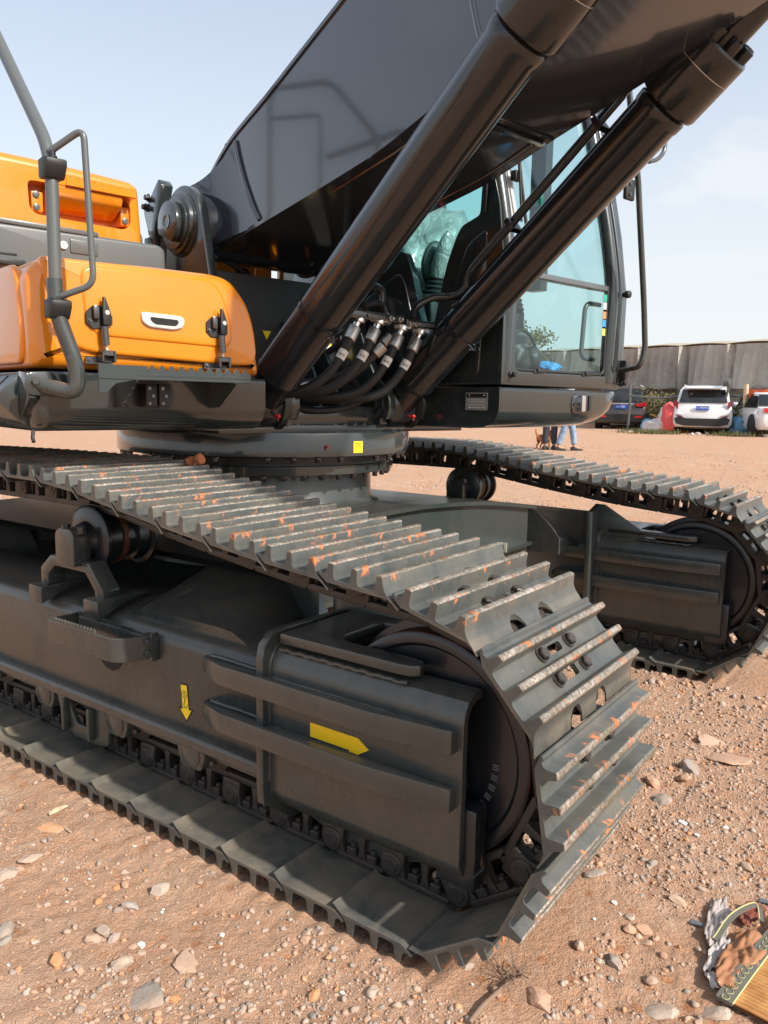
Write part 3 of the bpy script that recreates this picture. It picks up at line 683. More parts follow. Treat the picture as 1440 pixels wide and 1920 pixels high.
# yellow direction arrow and hook decal on the near frame
ya = 0.0988
mb = MB(); mb.prism([(-0.430,0.448),(-0.430,0.489),(-0.262,0.489),(-0.226,0.466),(-0.292,0.424),(-0.292,0.448)], ya, ya+0.0008, lambda x,z,y: Vector((x,y,z))); obj('arrow_decal', mb, 'arrow_orange', exc)
def ln(p, ua, ub, ang):
    c, s_ = math.cos(ang), math.sin(ang); return [(p[0]+u*c-v*s_, p[1]+u*s_+v*c) for u, v in zip(ua, ub)]
hook = MB(); A0 = R_(6)
def loc2(pts, off): 
    c, s_ = math.cos(A0), math.sin(A0); return [(-0.992+x*c-y*s_, 0.398+x*s_+y*c) for x, y in pts]
hook.prism(loc2([(-0.0185,0.062),(0.0185,0.062),(0.0185,-0.020),(0.037,-0.020),(0.0,-0.066),(-0.037,-0.020),(-0.0185,-0.020)],0), 0.1285, 0.1295, lambda x,z,y: Vector((x,y,z)), 1)
hook.prism(loc2([(-0.0145,0.057),(0.0145,0.057),(0.0145,-0.024),(0.027,-0.024),(0.0,-0.058),(-0.027,-0.024),(-0.0145,-0.024)],0), 0.1278, 0.1284, lambda x,z,y: Vector((x,y,z)), 0)
def line_on(mb, pts, y, r=0.0013): mb.tube([Vector((x,y,z)) for x,z in loc2(pts,0)], r, 5, mi=1)
line_on(hook, [(0.0125*math.cos(t/12*2*PI), 0.026+0.0125*math.sin(t/12*2*PI)) for t in range(13)], 0.1276, 0.0009)
line_on(hook, [(0,0.0355),(-0.005,0.028),(-0.0025,0.028),(-0.0025,0.018),(0.0025,0.018),(0.0025,0.028),(0.005,0.028),(0,0.0355)], 0.1276, 0.0007)
line_on(hook, [(0.0,0.012),(0.0,0.003),(-0.006,-0.004),(-0.006,-0.014),(0.001,-0.019),(0.009,-0.014),(0.010,-0.004)], 0.1276, 0.0013)
obj('hook_decal', hook, ['yellow_decal','print_black'], exc)

# --- carbody (centre frame) -------------------------------------------
def carbody():
    # plan outline of the top deck (x, y), quarter = front/near; mirrored in both axes about the slewing centre
    q = [(-1.25,1.583),(-1.245,1.28),(-1.20,1.02),(-1.12,0.84),(-1.00,0.66),(-0.86,0.52),(-0.66,0.44)]
    CX = SX
    def hgt(y):
        d = abs(y-SY); return 0.848 - 0.010*np.clip((d-0.3)/0.5,0,1) - 0.060*np.clip((d-0.75)/0.45,0,1)**1.3
    top = []; 
    front = [(x, y) for x, y in q[::-1]] + [(x, 2*SY-y) for x, y in q[1:]]
    # smooth
    fr = catmull([(x,y,0) for x,y in front], 6)
    rear = [(2*CX-p.x, p.y) for p in fr]
    mb = MB(); n = len(fr)
    for k in range(n-1):
        for t0, t1 in ((0.022,0.0),):
            a, b = fr[k], fr[k+1]; c, d = rear[k+1], rear[k]
            za, zb_ = hgt(a.y), hgt(b.y)
            vs = [(a.x,a.y,za),(b.x,b.y,zb_),(c[0],c[1],zb_),(d[0],d[1],za),(a.x,a.y,za-0.022),(b.x,b.y,zb_-0.022),(c[0],c[1],zb_-0.022),(d[0],d[1],za-0.022)]
            mb.add(vs, [(0,1,2,3),(4,7,6,5),(0,4,5,1),(2,6,7,3)])
    deck = obj('carbody', mb, 'carbody_paint', exc, smooth=40, clean=False)
    # front web, set back under the deck edge, arched lower flange
    def web(pts, sx, name):
        m = len(pts); V = []
        mbw = MB(); rings = []
        for p in pts:
            d = abs(p.y-SY); zt = hgt(p.y)-0.020; zb = 0.40 + 0.125*np.exp(-((d-0.62)/0.30)**2) 
            if d < 0.3: zb = 0.42
            xo = p.x if sx > 0 else 2*CX-p.x
            xi = xo - sx*0.035; xi2 = xo - sx*0.055
            rings.append([Vector((xi,p.y,zb)), Vector((xi,p.y,zt)), Vector((xi2,p.y,zt)), Vector((xi2,p.y,zb))])
        mbw.rings(rings, True, True); w = obj(name, mbw, 'carbody_paint', deck, smooth=40)
        mbw = MB(); rings = []
        for p in pts:
            d = abs(p.y-SY); zb = 0.40 + 0.125*np.exp(-((d-0.62)/0.30)**2)
            if d < 0.3: zb = 0.42
            xo = (p.x if sx > 0 else 2*CX-p.x) - sx*0.012
            rings.append([Vector((xo,p.y,zb-0.018)), Vector((xo,p.y,zb)), Vector((xo-sx*0.07,p.y,zb)), Vector((xo-sx*0.07,p.y,zb-0.018))])
        mbw.rings(rings, True, True); obj('lower_lip', mbw, 'carbody_paint', deck, smooth=40)
    web(fr, 1, 'front_web'); web(fr, -1, 'rear_web')
    # vertical junction plates against the track frames
    for my in (lambda y: y, lambda y: FAR-y):
        mb = MB(); mb.prism([(-0.655,0.46),(-0.655,0.80),(-0.62,0.835),(-0.59,0.835),(-0.36,0.70),(-0.36,0.66),(-0.589,0.64),(-0.589,0.30),(-0.655,0.30)], my(0.462), my(0.480), lambda x,z,y: Vector((x,y,z))); obj('junction_plate', mb, 'carbody_paint', deck, bevel=0.003)
        mb = MB(); mb.prism([(0.476,0.20),(0.476,0.838),(0.60,0.80),(0.60,0.20)], -0.640, -0.612, lambda y,z,x: Vector((x,my(y),z))); obj('end_plate', mb, 'carbody_paint', deck, bevel=0.003)
        # saddle where each leg runs onto the side frame
        for sx in (1, -1):
            rings = []
            for t in np.linspace(0, 1, 14):
                y = 0.60 - 0.42*t; zc = 0.79 - 0.135*t**0.8; hw = 0.34+0.10*t
                xc = SX + sx*(0.93 + 0.08*t); ring = []
                for k in range(17):
                    a = -1 + 2*k/16; ring.append(Vector((xc+sx*a*hw, my(y), max(0.60, zc - 0.15*max(0, abs(a)-0.45)**1.6/0.38))))
                ring += [Vector((xc+sx*hw, my(y), 0.55)), Vector((xc-sx*hw, my(y), 0.55))]
                rings.append(ring)
            mb = MB(); mb.rings(rings, True, True); obj('leg_saddle', mb, 'frame_paint', deck, smooth=50)
    for y0, y1 in ((0.459,1.02),(FAR-1.02,FAR-0.459)):
        mb = MB(); mb.box((-3.3,y0,0.585),(-0.95,y1,0.605)); obj('gap_cover', mb, 'carbody_paint', deck)  # dark plate added to hide the sunlit ground, so the gap shows black
    # pedestal and slewing ring
    mb = MB(); mb.lathe((SX,SY,0.60), (0,0,1), [(0,0.70),(0.235,0.62),(0.25,0.585),(0.28,0.562),(0.425,0.560)], 96); obj('pedestal', mb, 'carbody_paint', deck, smooth=40)
    mb = MB(); mb.lathe((SX,SY,0.845), (0,0,1), [(0,0.605),(0.006,0.600),(0.012,0.57),(0.014,0.55)], 96); obj('weld_seam', mb, 'carbody_paint', deck)
carbody()
def slew_ring():
    mb = MB(); mb.lathe((SX,SY,1.022), (0,0,1), [(0,0.665),(0.004,0.680),(0.044,0.680),(0.048,0.675),(0.048,0.55)], 96)
    sr = obj('slewing_ring', mb, 'gloss_paint', exc)
    mb = MB(); mb.lathe((SX,SY,1.070), (0,0,1), [(0,0.640),(0.042,0.640)], 96); obj('ring_seal', mb, 'black_paint', sr)
    mb = MB(); mb.lathe((SX,SY,1.112), (0,0,1), [(0,0.70),(0.0,0.752),(0.006,0.762),(0.10,0.762),(0.112,0.758)], 96); hs = obj('swing_housing', mb, 'gloss_paint', exc)
    b0 = MB(); b0.hexbolt((0,0,0), (0,0,-1), 0.0135, 0.022); BM = finish_mesh('ring_bolt', b0, 'dark_chrome')
    n1 = 40
    for k in range(n1):
        if k % 5 == 4: continue
        a = 2*PI*k/n1; o = bpy.data.objects.new('ring_bolt', BM); link(o, hs, (SX+0.735*math.cos(a), SY+0.735*math.sin(a), 1.111))
    n2 = 44
    for k in range(n2):
        a = 2*PI*(k+0.3)/n2; o = bpy.data.objects.new('ring_bolt', BM); link(o, sr, (SX+0.650*math.cos(a), SY+0.650*math.sin(a), 1.021))
    # yellow label + red plug on the housing
    def on_ring(ang, z, r): return Vector((SX+r*math.cos(ang), SY+r*math.sin(ang), z))
    a0 = math.atan2(1.583-1.2,0)  # placeholder
    base = math.atan2(-1.461-SY, 0.946-SX)
    al = base + R_(33.5)
    mb = MB(); rings = []
    for k in range(7):
        a = al + (k-3)/3*0.036; rings.append([on_ring(a, 1.132, 0.7635), on_ring(a, 1.186, 0.7635), on_ring(a, 1.186, 0.7622), on_ring(a, 1.132, 0.7622)])
    mb.rings(rings); lab = obj('grease_label', mb, 'yellow_decal', hs)
    t = Vector((-math.sin(al), math.cos(al), 0))
    for zz, w in ((1.177,0.040),(1.170,0.030),(1.163,0.040)):
        mb = MB(); p = on_ring(al, zz, 0.7637); mb.box((-w/2,-0.0004,-0.0012),(w/2,0.0004,0.0012), lambda x,y,z: p + t*x + Vector((math.cos(al),math.sin(al),0))*y + Zv*z); obj('print_line', mb, 'print_black', hs)
    for dx in (-0.011, 0.011):
        mb = MB(); p = on_ring(al, 1.147, 0.7637) + t*dx; r8 = [(-0.008,-0.009),(0.008,-0.009),(0.008,0.009),(-0.008,0.009),(-0.008,-0.009)]
        mb.tube([p + t*x + Zv*z for x, z in r8], 0.0007, 4); obj('pictogram', mb, 'print_black', hs)
    ap = base + R_(20.5); mb = MB(); d = Vector((math.cos(ap),math.sin(ap),0)); p = on_ring(ap, 1.165, 0.760)
    mb.tube([p, p+d*0.012, p+d*0.016-Zv*0.006], 0.005, 10); mb.tube([p+d*0.010, p+d*0.014-Zv*0.018], 0.003, 8); obj('red_plug', mb, 'red_cap', hs)
slew_ring()

# ------------------------------------------------------------------ upper structure
def Hbox(mb, a0, a1, b0, b1, z0, z1, mi=0): return mb.box((a0,b0,z0), (a1,b1,z1), H, mi)
def boolean_diff(o, cutter_mb, name='cut'):
    """subtract cutter (house coordinates already in world space) from object o, baked"""
    cm = finish_mesh(name, cutter_mb, [m.name for m in o.data.materials][:1] or 'black_paint'); co = bpy.data.objects.new(name, cm); COL.objects.link(co)
    wl = WORLD_LOC[o.name]; co.location = Vector((0,0,0))
    par = o.parent; o.parent = None; o.location = wl
    md = o.modifiers.new('b', 'BOOLEAN'); md.object = co; md.operation = 'DIFFERENCE'; md.solver = 'EXACT'
    bpy.context.view_layer.update(); dg = bpy.context.evaluated_depsgraph_get()
    m2 = bpy.data.meshes.new_from_object(o.evaluated_get(dg)); m2.name = o.data.name
    o.modifiers.clear(); o.data = m2; m2.polygons.foreach_set('use_smooth', [True]*len(m2.polygons)); m2.set_sharp_from_angle(angle=R_(32))
    bpy.data.objects.remove(co)
    if par is not None: o.parent = par; o.location = wl - WORLD_LOC[par.name]

def deck():
    mb = MB(); Hbox(mb, -2.6, 0.64, -0.66, 0.84, 1.222, 1.257)
    d = obj('revolving_frame', mb, 'gloss_paint', exc, bevel=0.004)
    mb = MB(); Hbox(mb, -2.6, 0.30, -1.46, 1.44, 1.265, 1.40); obj('side_decks', mb, 'gloss_paint', d)
    mb = MB(); Hbox(mb, 0.60, 0.625, -0.36, 0.30, 1.257, 1.345); obj('front_beam', mb, 'gloss_paint', d, bevel=0.006)
    # bolts on the deck edge
    for b in (-0.02,0.04,0.10,-0.30,-0.24,0.16):
        mb = MB(); mb.hexbolt(H(0.615,b,1.257), (0,0,1), 0.011, 0.014); obj('deck_bolt', mb, 'dark_chrome', d)
    # cylinder lugs: two plates per cylinder
    for c in (-0.44, 0.366):
        for db in (-0.118, 0.118):
            pts = [(0.30,1.257)] + [(0.60+0.125*math.cos(t), 1.355+0.125*math.sin(t)) for t in np.linspace(R_(140), R_(-35), 16)] + [(0.66,1.29),(0.665,1.257)]
            mb = MB(); mb.prism(pts, c+db-0.022, c+db+0.022, Haz)
            lg = obj('cylinder_lug', mb, 'gloss_paint', d, bevel=0.005, ang=50)
        mb = MB(); mb.lathe(H(0.60,c-0.165,1.357), Lv, [(0,0.052),(0.33,0.052)], 32); mb.lathe(H(0.60,c-0.152,1.357), Lv, [(0,0.085),(0.012,0.085)], 32); mb.lathe(H(0.60,c+0.140,1.357), Lv, [(0,0.085),(0.012,0.085)], 32); obj('lug_pin', mb, 'gloss_paint', d)
        for k in range(6):
            mb = MB(); mb.lathe(H(0.60,c+0.062+k*0.006,1.357), Lv, [(0,0.100),(0.0,0.1245),(0.004,0.1245),(0.004,0.100)], 40, cap=False); obj('shim_ring', mb, 'frame_paint', d)
    # foot brackets of the boom, both sides
    for b0, s in ((-0.455,-1), (0.385,1)):
        circ = [(0.0+0.178*math.cos(t), 2.190+0.178*math.sin(t)) for t in np.linspace(R_(20), R_(165), 18)]
        pts = [(0.60,1.257),(0.40,1.60),(0.26,1.90)] + circ + [(-0.36,1.90),(-0.75,1.60),(-1.0,1.257)]
        mb = MB(); mb.prism(pts, b0-0.024, b0+0.024, Haz); fp = obj('boom_foot_bracket', mb, 'gloss_paint', d, bevel=0.006, ang=45)
        mb = MB(); mb.lathe(H(0,b0,2.19), -Lv if s < 0 else Lv, [(0,0.150),(0.030,0.150),(0.034,0.138),(0.050,0.136),(0.054,0.118),(0.066,0.118)], 48); bs = obj('pin_boss', mb, 'gloss_paint', fp)
        mb = MB()
        disc = [(0.098*math.cos(t), 0.098*math.sin(t)) for t in np.linspace(R_(-68), R_(205), 34)]
        mb.prism([(x-0.005, 2.190+z) for x, z in disc], b0+s*0.066, b0+s*0.096, Haz)
        pd = obj('pin_retainer', mb, 'gloss_paint', fp, bevel=0.003, ang=50)
        mb = MB(); mb.lathe(H(-0.01,b0+s*0.0965,2.195), Lv*s, [(0,0.031),(0.001,0.034),(0.003,0.034),(0.003,0.028),(0.0005,0.022),(0.0005,0.014)], 28); obj('pin_centre', mb, 'gloss_paint', fp)
        if s < 0:
            mb = MB(); mb.prism([(-0.36,2.30),(-0.19,2.43),(-0.16,2.40),(-0.24,2.20),(-0.26,2.0),(-0.30,2.0),(-0.30,2.16)], b0-0.045, b0+0.02, Haz); obj('stop_plate', mb, 'gloss_paint', fp, bevel=0.004)
            mb = MB(); mb.prism([(-0.235,2.14),(-0.21,2.145),(-0.12,2.0),(-0.19,1.99)], b0-0.10, b0-0.08, Haz); obj('lock_plate', mb, 'gloss_paint', fp, bevel=0.003)
            for p in ((-0.33,2.32),(-0.30,2.36),(-0.30,2.15)):
                mb = MB(); mb.hexbolt(H(p[0],b0-0.045,p[1]), -Lv, 0.015, 0.02); obj('bracket_bolt', mb, 'black_paint', fp)
    # dark bulkhead between the brackets
    mb = MB(); Hbox(mb, 0.13, 0.16, -0.43, 0.36, 1.257, 1.975); bk = obj('bulkhead', mb, 'black_plastic', d, bevel=0.005)
    mb = MB(); mb.prism([(-0.128,1.712),(-0.078,1.712),(-0.103,1.668)], 0.160, 0.1615, Hbz); obj('warning_triangle', mb, 'yellow_decal', bk)
    mb = MB(); mb.prism([(0.20,1.66),(0.235,1.69),(0.31,1.672),(0.31,1.628),(0.20,1.625)], 0.160, 0.1615, Hbz); wl = obj('warning_label', mb, 'yellow_decal', bk)
    mb = MB(); mb.prism([(0.225,1.668),(0.30,1.665),(0.30,1.640),(0.215,1.640)], 0.1617, 0.162, Hbz); obj('label_text_field', mb, 'white_label', bk)
    for i, (b0, b1, z1) in enumerate(((-0.18,0.062,2.09),(0.07,0.168,2.085),(0.222,0.250,2.09))):
        mb = MB(); Hbox(mb, -0.23, -0.20, b0, b1, 1.80, z1); obj('inner_panel', mb, 'orange_paint', d, bevel=0.004)
    mb = MB(); mb.lathe(H(-0.195,-0.02,2.02), Fv, [(0,0.05),(0.004,0.05)], 24); obj('panel_hole', mb, 'dark_void', d)
    mb = MB(); mb.tube(catmull([H(0.1,-0.40,2.02),H(0.06,-0.36,2.055),H(0.03,-0.30,2.06),H(0.02,-0.2,2.03),H(0.0,-0.1,1.98),H(0,-0.05,1.93)],6), 0.013, 10); obj('bulkhead_hose', mb, 'rubber', d)
    mb = MB(); mb.lathe(H(0.10,-0.41,2.015), H(0.08,-0.375,2.05)-H(0.10,-0.41,2.015), [(0,0.018),(0.02,0.018),(0.022,0.014),(0.04,0.014)], 10); obj('hose_fitting', mb, 'ferrule_steel', d)
    # body behind: engine bay block so nothing shows through
    mb = MB(); Hbox(mb, -2.9, -0.45, -1.40, 0.45, 1.40, 2.0); obj('engine_bay', mb, 'black_paint', d)
    mb = MB(); Hbox(mb, -3.6, -2.7, -1.45, 1.45, 1.28, 2.2); obj('counterweight', mb, 'grey_plastic', d, bevel=0.08, seg=4)
    mb = MB(); Hbox(mb, -0.75, -0.55, -0.80, -0.40, 2.02, 2.26); obj('rear_cover', mb, 'grey_plastic', d, bevel=0.05, seg=3)
deck()

def skirts():
    # right front skirt
    sec = [(1.000,1.438),(0.992,1.446),(0.50,1.446),(0.50,1.253),(0.86,1.253),(0.92,1.257),(0.962,1.272),(0.988,1.300),(1.000,1.335)]
    mb = MB(); mb.prism(sec, -1.470, -0.662, lambda a,z,b: H(a,b,z))
    # flared left end
    sk = obj('right_front_skirt', mb, 'gloss_paint', exc, bevel=0.003, ang=50)
    mb = MB(); rings = []
    for t, ins in ((0,0.0),(0.35,0.004),(0.7,0.02),(1.0,0.055)):
        b = -1.470-0.040*t; rings.append([H(a-ins*(1 if a > 0.7 else 0), b, z + (0.02*t*t if z < 1.32 else -0.002*t)) for a, z in sec])
    mb.rings(rings); obj('skirt_corner', mb, 'gloss_paint', sk, smooth=45)
    # side skirt with slots
    mb = MB(); mb.prism([(1.495,1.446),(1.525,1.436),(1.60,1.372),(1.60,1.358),(1.535,1.29),(1.495,1.262)], -0.9, 0.90, lambda b,z,a: H(a,-b,z)); ss = obj('side_skirt', mb, 'gloss_paint', sk, bevel=0.003)
    for k in range(5):
        a0 = 0.80-0.09*k; mb = MB(); mb.prism([(a0,1.532),(a0+0.012,1.532),(a0+0.040,1.585),(a0+0.028,1.585)], -0.0012, 0.0012, lambda a,b,w: H(a,-b, 1.436-(b-1.525)*0.853+0.002+w)); obj('slot', mb, 'dark_void', ss)
    mb = MB(); mb.prism([(0.905,1.30),(0.990,1.36),(0.975,1.44),(0.905,1.446)], 1.502, 1.530, lambda a,z,b: H(a,-b,z)); obj('corner_gusset', mb, 'gloss_paint', sk, bevel=0.003)
    mb = MB(); mb.tube([H(0.93,-1.50,1.26),H(0.935,-1.505,1.235),H(0.945,-1.505,1.222)], 0.006, 8); obj('drain_tube', mb, 'rubber', sk)
    # step plate with serrated edge
    mb = MB()
    Hbox(mb, 1.002, 1.185, -1.262, -0.842, 1.434, 1.440)
    Hbox(mb, 1.178, 1.185, -1.384, -0.842, 1.424, 1.450)
    mb.prism([(-1.384,1.424),(-1.384,1.380),(-1.362,1.380),(-1.330,1.410),(-1.262,1.424)], 1.178, 1.185, Hbz)
    st = obj('front_step', mb, 'gloss_paint', exc, bevel=0.0015, seg=1)
    mb = MB(); n = 11
    for k in range(n):
        b0 = -1.225 + k*0.0345
        mb.prism(round_poly([(b0,1.449),(b0,1.456),(b0+0.012,1.471),(b0+0.018,1.471),(b0+0.028,1.456),(b0+0.0342,1.456),(b0+0.0342,1.449)],0.003,2), 1.1785, 1.1845, Hbz)
    Hbox(mb, 1.1785, 1.1845, -1.384, -1.226, 1.449, 1.468); obj('serrated_edge', mb, 'gloss_paint', st)
    for b0 in (-1.262, -0.905):
        mb = MB(); mb.prism([(1.0,1.434),(1.178,1.434),(1.178,1.42),(1.06,1.34),(1.0,1.335)], b0, b0+0.008, Haz); obj('step_gusset', mb, 'gloss_paint', st)
    # lamp under the step
    mb = MB(); 
    for b0 in (-1.175, -1.128): mb.prism(round_poly([(b0,1.338),(b0+0.040,1.338),(b0+0.040,1.415),(b0,1.415)],0.006,3), 1.01, 1.062, Hbz)
    lp = obj('skirt_lamp', mb, 'black_plastic', exc, bevel=0.003)
    for b0 in (-1.175, -1.128):
        for dz in (1.350, 1.375, 1.40):
            mb = MB(); mb.lathe(H(1.062, b0+0.012+0.012*(dz==1.375), dz), Fv, [(0,0.006),(0.003,0.006)], 12); obj('lamp_screw', mb, 'dark_chrome', lp)
    mb = MB(); mb.prism(round_poly([(-1.225,1.33),(-1.05,1.33),(-1.05,1.425),(-1.225,1.425)],0.03,4), 1.001, 1.008, Hbz); obj('lamp_recess', mb, 'black_paint', lp)
    # left front skirt under the cab
    sec2 = [(1.200,1.436),(1.192,1.446),(0.30,1.446),(0.30,1.252),(1.03,1.252),(1.10,1.257),(1.155,1.275),(1.187,1.305),(1.200,1.345)]
    mb = MB(); rings = []
    for b, ins, up in ((0.490,0.0,0.0),(0.496,0.0,0.0),(0.9,0,0),(1.20,0,0.004),(1.35,0.004,0.020),(1.44,0.015,0.050),(1.488,0.035,0.095),(1.502,0.06,0.14)):
        rings.append([H(a-ins*(1 if a > 0.7 else 0), b, min(z+up, 1.43) if z < 1.40 else z) for a, z in sec2])
    mb.rings(rings); ls = obj('left_front_skirt', mb, 'gloss_paint', exc, smooth=38)
    mb = MB(); mb.prism([(a, z) for a, z in sec2], 0.478, 0.4895, Haz); obj('skirt_end_plate', mb, 'gloss_paint', ls)
    # name plate
    mb = MB(); mb.prism(round_poly([(0.995,1.338),(1.132,1.338),(1.132,1.420),(0.995,1.420)],0.003,2), 0.4745, 0.4775, Haz); npz = obj('name_plate', mb, 'print_grey', ls)
    mb = MB(); mb.prism([(1.0,1.397),(1.127,1.397),(1.127,1.415),(1.0,1.415)], 0.4735, 0.4743, Haz); obj('plate_header', mb, 'print_black', ls)
    for z in (1.385,1.376,1.362,1.350):
        mb = MB(); Hbox(mb, 1.012, 1.115, 0.4735, 0.4743, z, z+0.0025); obj('plate_line', mb, 'white_label', ls)
    for a in (1.018,1.110):
        for z in (1.408,1.350):
            mb = MB(); mb.lathe(H(a,0.4735,z), -Lv, [(0,0.004),(0.002,0.003)], 10); obj('rivet', mb, 'chrome', ls)
    # front lamp
    mb = MB(); mb.prism(round_poly([(1.045,1.325),(1.215,1.325),(1.215,1.428),(1.045,1.428)],0.035,5), 1.198, 1.206, Hbz); fl = obj('skirt_headlamp', mb, 'dark_chrome', exc, bevel=0.004, ang=50)
    mb = MB(); mb.prism(round_poly([(1.085,1.338),(1.118,1.338),(1.118,1.418),(1.085,1.418)],0.008,3), 1.206, 1.236, Hbz); obj('lens', mb, 'chrome', fl)
    for b0 in (1.128, 1.158):
        mb = MB(); mb.prism(round_poly([(b0,1.340),(b0+0.020,1.340),(b0+0.020,1.418),(b0,1.418)],0.005,3), 1.206, 1.228, Hbz); obj('louvre', mb, 'black_paint', fl)
    for b0 in (1.058, 1.200):
        mb = MB(); mb.lathe(H(1.206,b0,1.375), Fv, [(0,0.009),(0.004,0.009)], 12); obj('lamp_screw', mb, 'black_paint', fl)
skirts()

def toolbox():
    out = [(-1.505,1.456),(-1.508,1.60),(-1.512,1.74),(-1.475,1.795),(-1.40,1.806),(-1.10,1.817),(-0.86,1.820),(-0.800,1.812),(-0.755,1.785),(-0.722,1.735),(-0.698,1.665),(-0.672,1.55),(-0.655,1.456)]
    out = round_poly(out, 0.03, 4)
    mb = MB(); pillow(mb, out, -0.2, 0.970, 0.045, Hbz, 6)
    tb = obj('tool_box', mb, 'orange_paint', exc, smooth=40)
    door = round_poly([(-1.478,1.800),(-1.440,1.640),(-1.420,1.570),(-1.375,1.522),(-1.30,1.508),(-0.78,1.492),(-0.705,1.497),(-0.690,1.535),(-0.700,1.63),(-0.730,1.715),(-0.780,1.775),(-0.84,1.800),(-1.1,1.806)], [0.02,0.1,0.05,0.05,0.05,0.1,0.03,0.02,0.1,0.1,0.05,0.05,0.1], 5)
    mb = MB(); pillow(mb, door, 0.955, 0.988, 0.014, Hbz, 5); dr = obj('tool_box_door', mb, 'orange_paint', tb, smooth=40)
    panel = round_poly([(-1.36,1.785),(-1.345,1.62),(-1.31,1.565),(-0.83,1.553),(-0.80,1.575),(-0.805,1.66),(-0.84,1.75),(-0.88,1.79),(-1.1,1.795)], [0.05,0.08,0.06,0.02,0.03,0.06,0.06,0.05,0.1], 5)
    mb = MB(); pillow(mb, panel, 0.980, 0.9945, 0.012, Hbz, 5); obj('pressed_panel', mb, 'orange_paint', tb, smooth=45)
    # side panel line
    mb = MB(); pillow(mb, round_poly([(0.50,1.47),(0.895,1.47),(0.905,1.60),(0.885,1.74),(0.84,1.785),(0.50,1.795)], 0.04, 4), 1.500, 1.519, 0.012, lambda a,z,w: H(a,-w,z), 4); obj('side_panel', mb, 'orange_paint', tb, smooth=45)
    # handle
    hp = [(-1.158,1.656),(-1.010,1.652),(-0.996,1.640),(-1.004,1.612),(-1.040,1.602),(-1.130,1.606),(-1.156,1.622)]
    mb = MB(); pillow(mb, round_poly(hp, 0.012, 3), 0.990, 1.006, 0.006, Hbz, 3); hd = obj('door_handle', mb, 'silver_plastic', tb, smooth=45)
    hr = [(-1.128,1.641),(-1.026,1.638),(-1.022,1.628),(-1.034,1.616),(-1.108,1.617),(-1.126,1.628)]
    mb = MB(); mb.prism(round_poly(hr, 0.006, 3), 1.0055, 1.0072, Hbz); obj('handle_recess', mb, 'dark_void', hd)
    # over-centre latches
    def latch(bc):
        f = 0.993
        mb = MB(); mb.prism([(bc-0.044,1.640),(bc-0.020,1.662),(bc+0.012,1.662),(bc+0.044,1.632),(bc+0.044,1.606),(bc+0.026,1.588),(bc-0.024,1.588),(bc-0.044,1.606)], f, f+0.006, Hbz)
        lt = obj('latch', mb, 'black_plastic', tb, bevel=0.0015, seg=1)
        mb = MB(); mb.prism([(bc+0.006,1.690),(bc+0.012,1.690),(bc+0.030,1.640),(bc+0.030,1.600),(bc+0.004,1.600),(bc+0.002,1.640)], f+0.014, f+0.030, Hbz); obj('latch_lever', mb, 'black_plastic', lt, bevel=0.003)
        mb = MB(); mb.lathe(H(f+0.030, bc+0.017, 1.640), Fv, [(0,0.008),(0.002,0.007)], 16); obj('latch_label', mb, 'silver_plastic', lt)
        mb = MB(); Hbox(mb, f+0.006, f+0.022, bc-0.024, bc-0.004, 1.618, 1.662); obj('latch_block', mb, 'dark_chrome', lt, bevel=0.004)
        for s in (-1, 1):
            mb = MB(); mb.hexbolt(H(f+0.006, bc+s*0.031, 1.612), Fv, 0.006, 0.006); obj('latch_screw', mb, 'dark_chrome', lt)
        mb = MB(); mb.tube([H(f+0.018, bc+0.010, 1.596), H(f+0.018, bc+0.014, 1.536)], 0.0125, 16); obj('latch_spring_tube', mb, 'dark_chrome', lt)
        mb = MB(); mb.tube([H(f+0.018, bc+0.014, 1.536), H(f+0.016, bc+0.018, 1.518)], 0.0045, 10); obj('latch_rod', mb, 'silver_plastic', lt)
        mb = MB(); Hbox(mb, 0.972, 0.980, bc-0.042, bc+0.050, 1.474, 1.500)
        Hbox(mb, 0.98, 1.008, bc-0.004, bc+0.044, 1.482, 1.488); Hbox(mb, 0.98, 1.022, bc-0.004, bc+0.004, 1.482, 1.518); Hbox(mb, 0.98, 1.022, bc+0.036, bc+0.044, 1.482, 1.518); Hbox(mb, 0.99, 1.018, bc-0.002, bc+0.044, 1.502, 1.520)
        obj('latch_catch', mb, 'dark_chrome', lt, bevel=0.002, seg=1)
        mb = MB(); mb.hexbolt(H(0.980, bc-0.030, 1.487), Fv, 0.006, 0.005); obj('catch_screw', mb, 'dark_chrome', lt)
    latch(-1.300); latch(-0.868)
toolbox()

